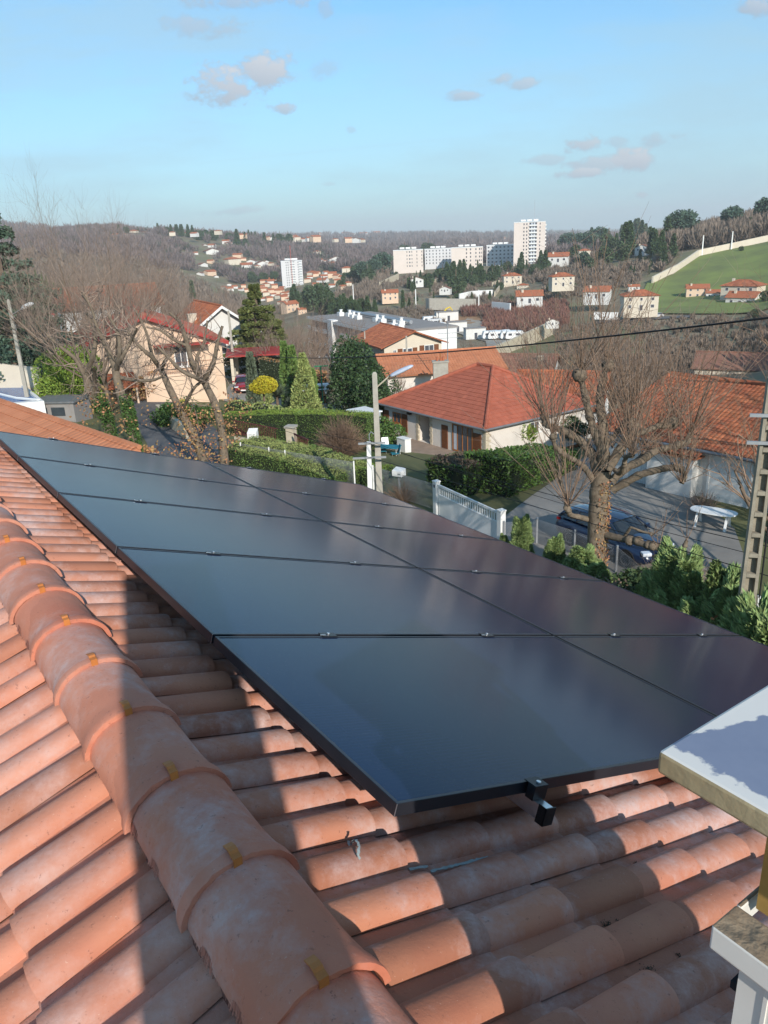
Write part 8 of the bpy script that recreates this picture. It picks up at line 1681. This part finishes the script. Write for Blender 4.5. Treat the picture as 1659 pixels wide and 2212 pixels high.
for (x0, y0, x1, y1, lb_) in ((120, 870, 240, 850, 'low pale garden wall left of the pinkish house'), (690, 800, 760, 770, 'short white wall left of the round green tree'), (1200, 905, 1240, 850, 'pale garden wall below the white two storey house'), (0, 880, 90, 890, 'pale wall of the parking terrace left of the pinkish house'), (1180, 820, 1240, 800, 'low white wall beside the white two storey house')):
    pa_, pb2 = GP(*mC(x0, y0), 200), GP(*mC(x1, y1), 200); wall_run(lb_, [(pa_.x, pa_.y, pa_.z), (pb2.x, pb2.y, pb2.z)], 2.2, 0.5, M_stone if x0 else M_trim)
# ---- woodland that reads as one mass: many small crowns of upright twig shards
def wood(label, n, fpos, hgt, per, m, size, name='woodland', seed=9):
    r = np.random.default_rng(seed); C_ = [];
    while len(C_) < n:
        p = fpos(r)
        if p is not None: C_.append(p)
    C_ = np.array(C_); k = per; tot = n * k; idx = np.repeat(np.arange(n), k); hh = (hgt * r.uniform(0.6, 1.3, n))[idx]; u = unit(tot, r) * (r.uniform(0.3, 1, tot) ** 0.5)[:, None]
    P = C_[idx] + np.stack([u[:, 0] * hh * 0.42, u[:, 1] * hh * 0.42, hh * (0.55 + 0.42 * u[:, 2])], 1); aim = u * 0.7 + np.array([0, 0, 0.9]); V, F = shards(P, size * hh / hgt * 1.15, r, aim, 0.35, 1.5, 0.10)
    o = mesh_np(name, V, F, m); tag(o, label, 'woodland', None, 'stuff'); return o
hp = np.array(HP)
HD = np.hypot(hp[:, 0], hp[:, 1]); HA = np.arctan2(hp[:, 0], hp[:, 1])
def clear(x, y, rad=11):   # gardens and streets keep the ground open round and below each house
    D = math.hypot(x, y); a = math.atan2(x, y); return not np.any((np.abs(HA - a) * HD < 13) & (D > HD - 42) & (D < HD + 9))
def region(px0, px1, D0, D1, cond=None):
    def f(r):
        px = r.uniform(px0, px1); D = math.exp(r.uniform(math.log(D0), math.log(D1))); a = math.atan((px - 384) / 775); x, y = math.sin(a) * D, math.cos(a) * D
        if cond and not cond(px, D): return None
        if D > 350 and not clear(x, y): return None
        # keep what stands behind in view
        return (x, y, ground(x, y) - 0.3)
    return f
town = lambda px, D: not (255 < px < 380 and 420 < D < 720) 
M_w1 = mat('wood_far_bare', (0.20, 0.155, 0.145), 0.95, (0.14, 0.11, 0.105), 0.02, isl=0.3); M_w2 = mat('wood_mid_bare', (0.25, 0.19, 0.145), 0.95, (0.17, 0.135, 0.105), 0.03, isl=0.3); M_w3 = mat('bramble_red', (0.24, 0.115, 0.085), 0.95, (0.17, 0.09, 0.07), 0.05, isl=0.3); M_w4 = leafm('wood_far_green', (0.055, 0.075, 0.045))
wood('purple brown bare woods covering the far hills', 9000, region(-60, 620, 720, 1500, lambda px, D: town(px, D)), 8.5, 44, M_w1, 3.0, seed=11)
wood('dark woods on the plateau slopes beyond the far ridge', 5200, region(-60, 640, 1500, 3600, lambda px, D: True), 14, 22, M_w1, 8.0, seed=12)
wood('scattered evergreen clumps on the far hills', 700, region(-40, 620, 750, 1400, None), 9, 40, M_w4, 2.0, seed=13)
wood('bare woods around the valley town', 1500, region(-40, 262, 330, 720, None), 8, 60, M_w2, 2.0, seed=14)
wood('bare woods on the ridge above the green field', 1500, lambda r: (lambda f: f if f is not None else None)(region(640, 900, 455, 640, None)(r)), 9, 110, M_w2, 2.0, seed=15)
wood('bare woods on the slope right of the tall tower', 320, region(540, 668, 395, 620, None), 4.0, 70, M_w2, 1.7, seed=16)
wood('reddish brambles on the brown bank above the caravans', 1500, region(470, 570, 285, 345, lambda px, D: not (px < 490 and D < 330)), 3.2, 70, M_w3, 1.0, seed=17)
wood('brown scrub on the bank left of the excavator', 500, region(385, 450, 225, 350, None), 2.6, 60, M_w2, 1.1, seed=18)
wood('brown scrub between the hillside houses', 1500, region(385, 640, 345, 560, lambda px, D: D > 350), 2.4, 40, M_w2, 1.1, seed=19)
wood('brown scrub in the hollow behind the right roofs', 1100, region(560, 800, 90, 280, lambda px, D: not (px > 670 and D < 150)), 1.9, 60, M_w2, 0.8, seed=20)
wood('brown scrub on the slope below the left garden', 600, region(225, 400, 100, 235, lambda px, D: not (300 < px < 455 and 138 < D < 215)), 2.6, 70, M_w2, 0.9, seed=21)
wood('low scrub and small trees between the houses of the valley town', 900, region(225, 400, 400, 730, lambda px, D: True), 5, 40, M_w2, 1.4, seed=24)
wood('bare woods on the near slope beyond the right edge', 800, region(830, 1700, 60, 330, None), 8, 80, M_w2, 1.3, seed=25)
wood('dark evergreen wood at the end of the street', 260, region(-30, 120, 132, 230, None), 9, 60, M_pine, 1.3, seed=22)
wood('bare brown wood on the left slope behind the tall trees', 900, region(-30, 240, 135, 330, None), 8, 110, M_w2, 1.2, seed=23)
# big trees outside the right edge, seen mirrored in the solar panels
for i, (px, D, s) in enumerate([(860, 26, 1.2), (930, 30, 1.5), (1010, 34, 1.6), (1120, 30, 1.4), (1250, 34, 1.5), (1420, 30, 1.4), (980, 46, 2.0), (1100, 52, 2.1), (1330, 48, 2.0), (1600, 40, 1.8), (880, 44, 1.6)]): put_bare(px, D, s * 0.95)
for b_ in bt:
    if '_u' in b_: del b_['_u']
# ---- the air
hz_ = MB(); hz_.box2(-9200, 9200, -9200, 9300, -70, 175); o = hz_.build('haze', bpy.data.materials.new('haze')); m = o.data.materials[0]; m.use_nodes = True; N = m.node_tree.nodes; N.clear(); pvn = N.new('ShaderNodeVolumePrincipled'); on = N.new('ShaderNodeOutputMaterial'); m.node_tree.links.new(pvn.outputs[0], on.inputs['Volume'])
pvn.inputs['Color'].default_value = (0.97, 0.99, 1.0, 1); pvn.inputs['Density'].default_value = 1.9e-4; pvn.inputs['Anisotropy'].default_value = 0.0
tag(o, 'thin pale blue air over the valley', 'haze', None, 'stuff')
scene.cycles.volume_bounces = 0; scene.cycles.volume_step_rate = 4.0
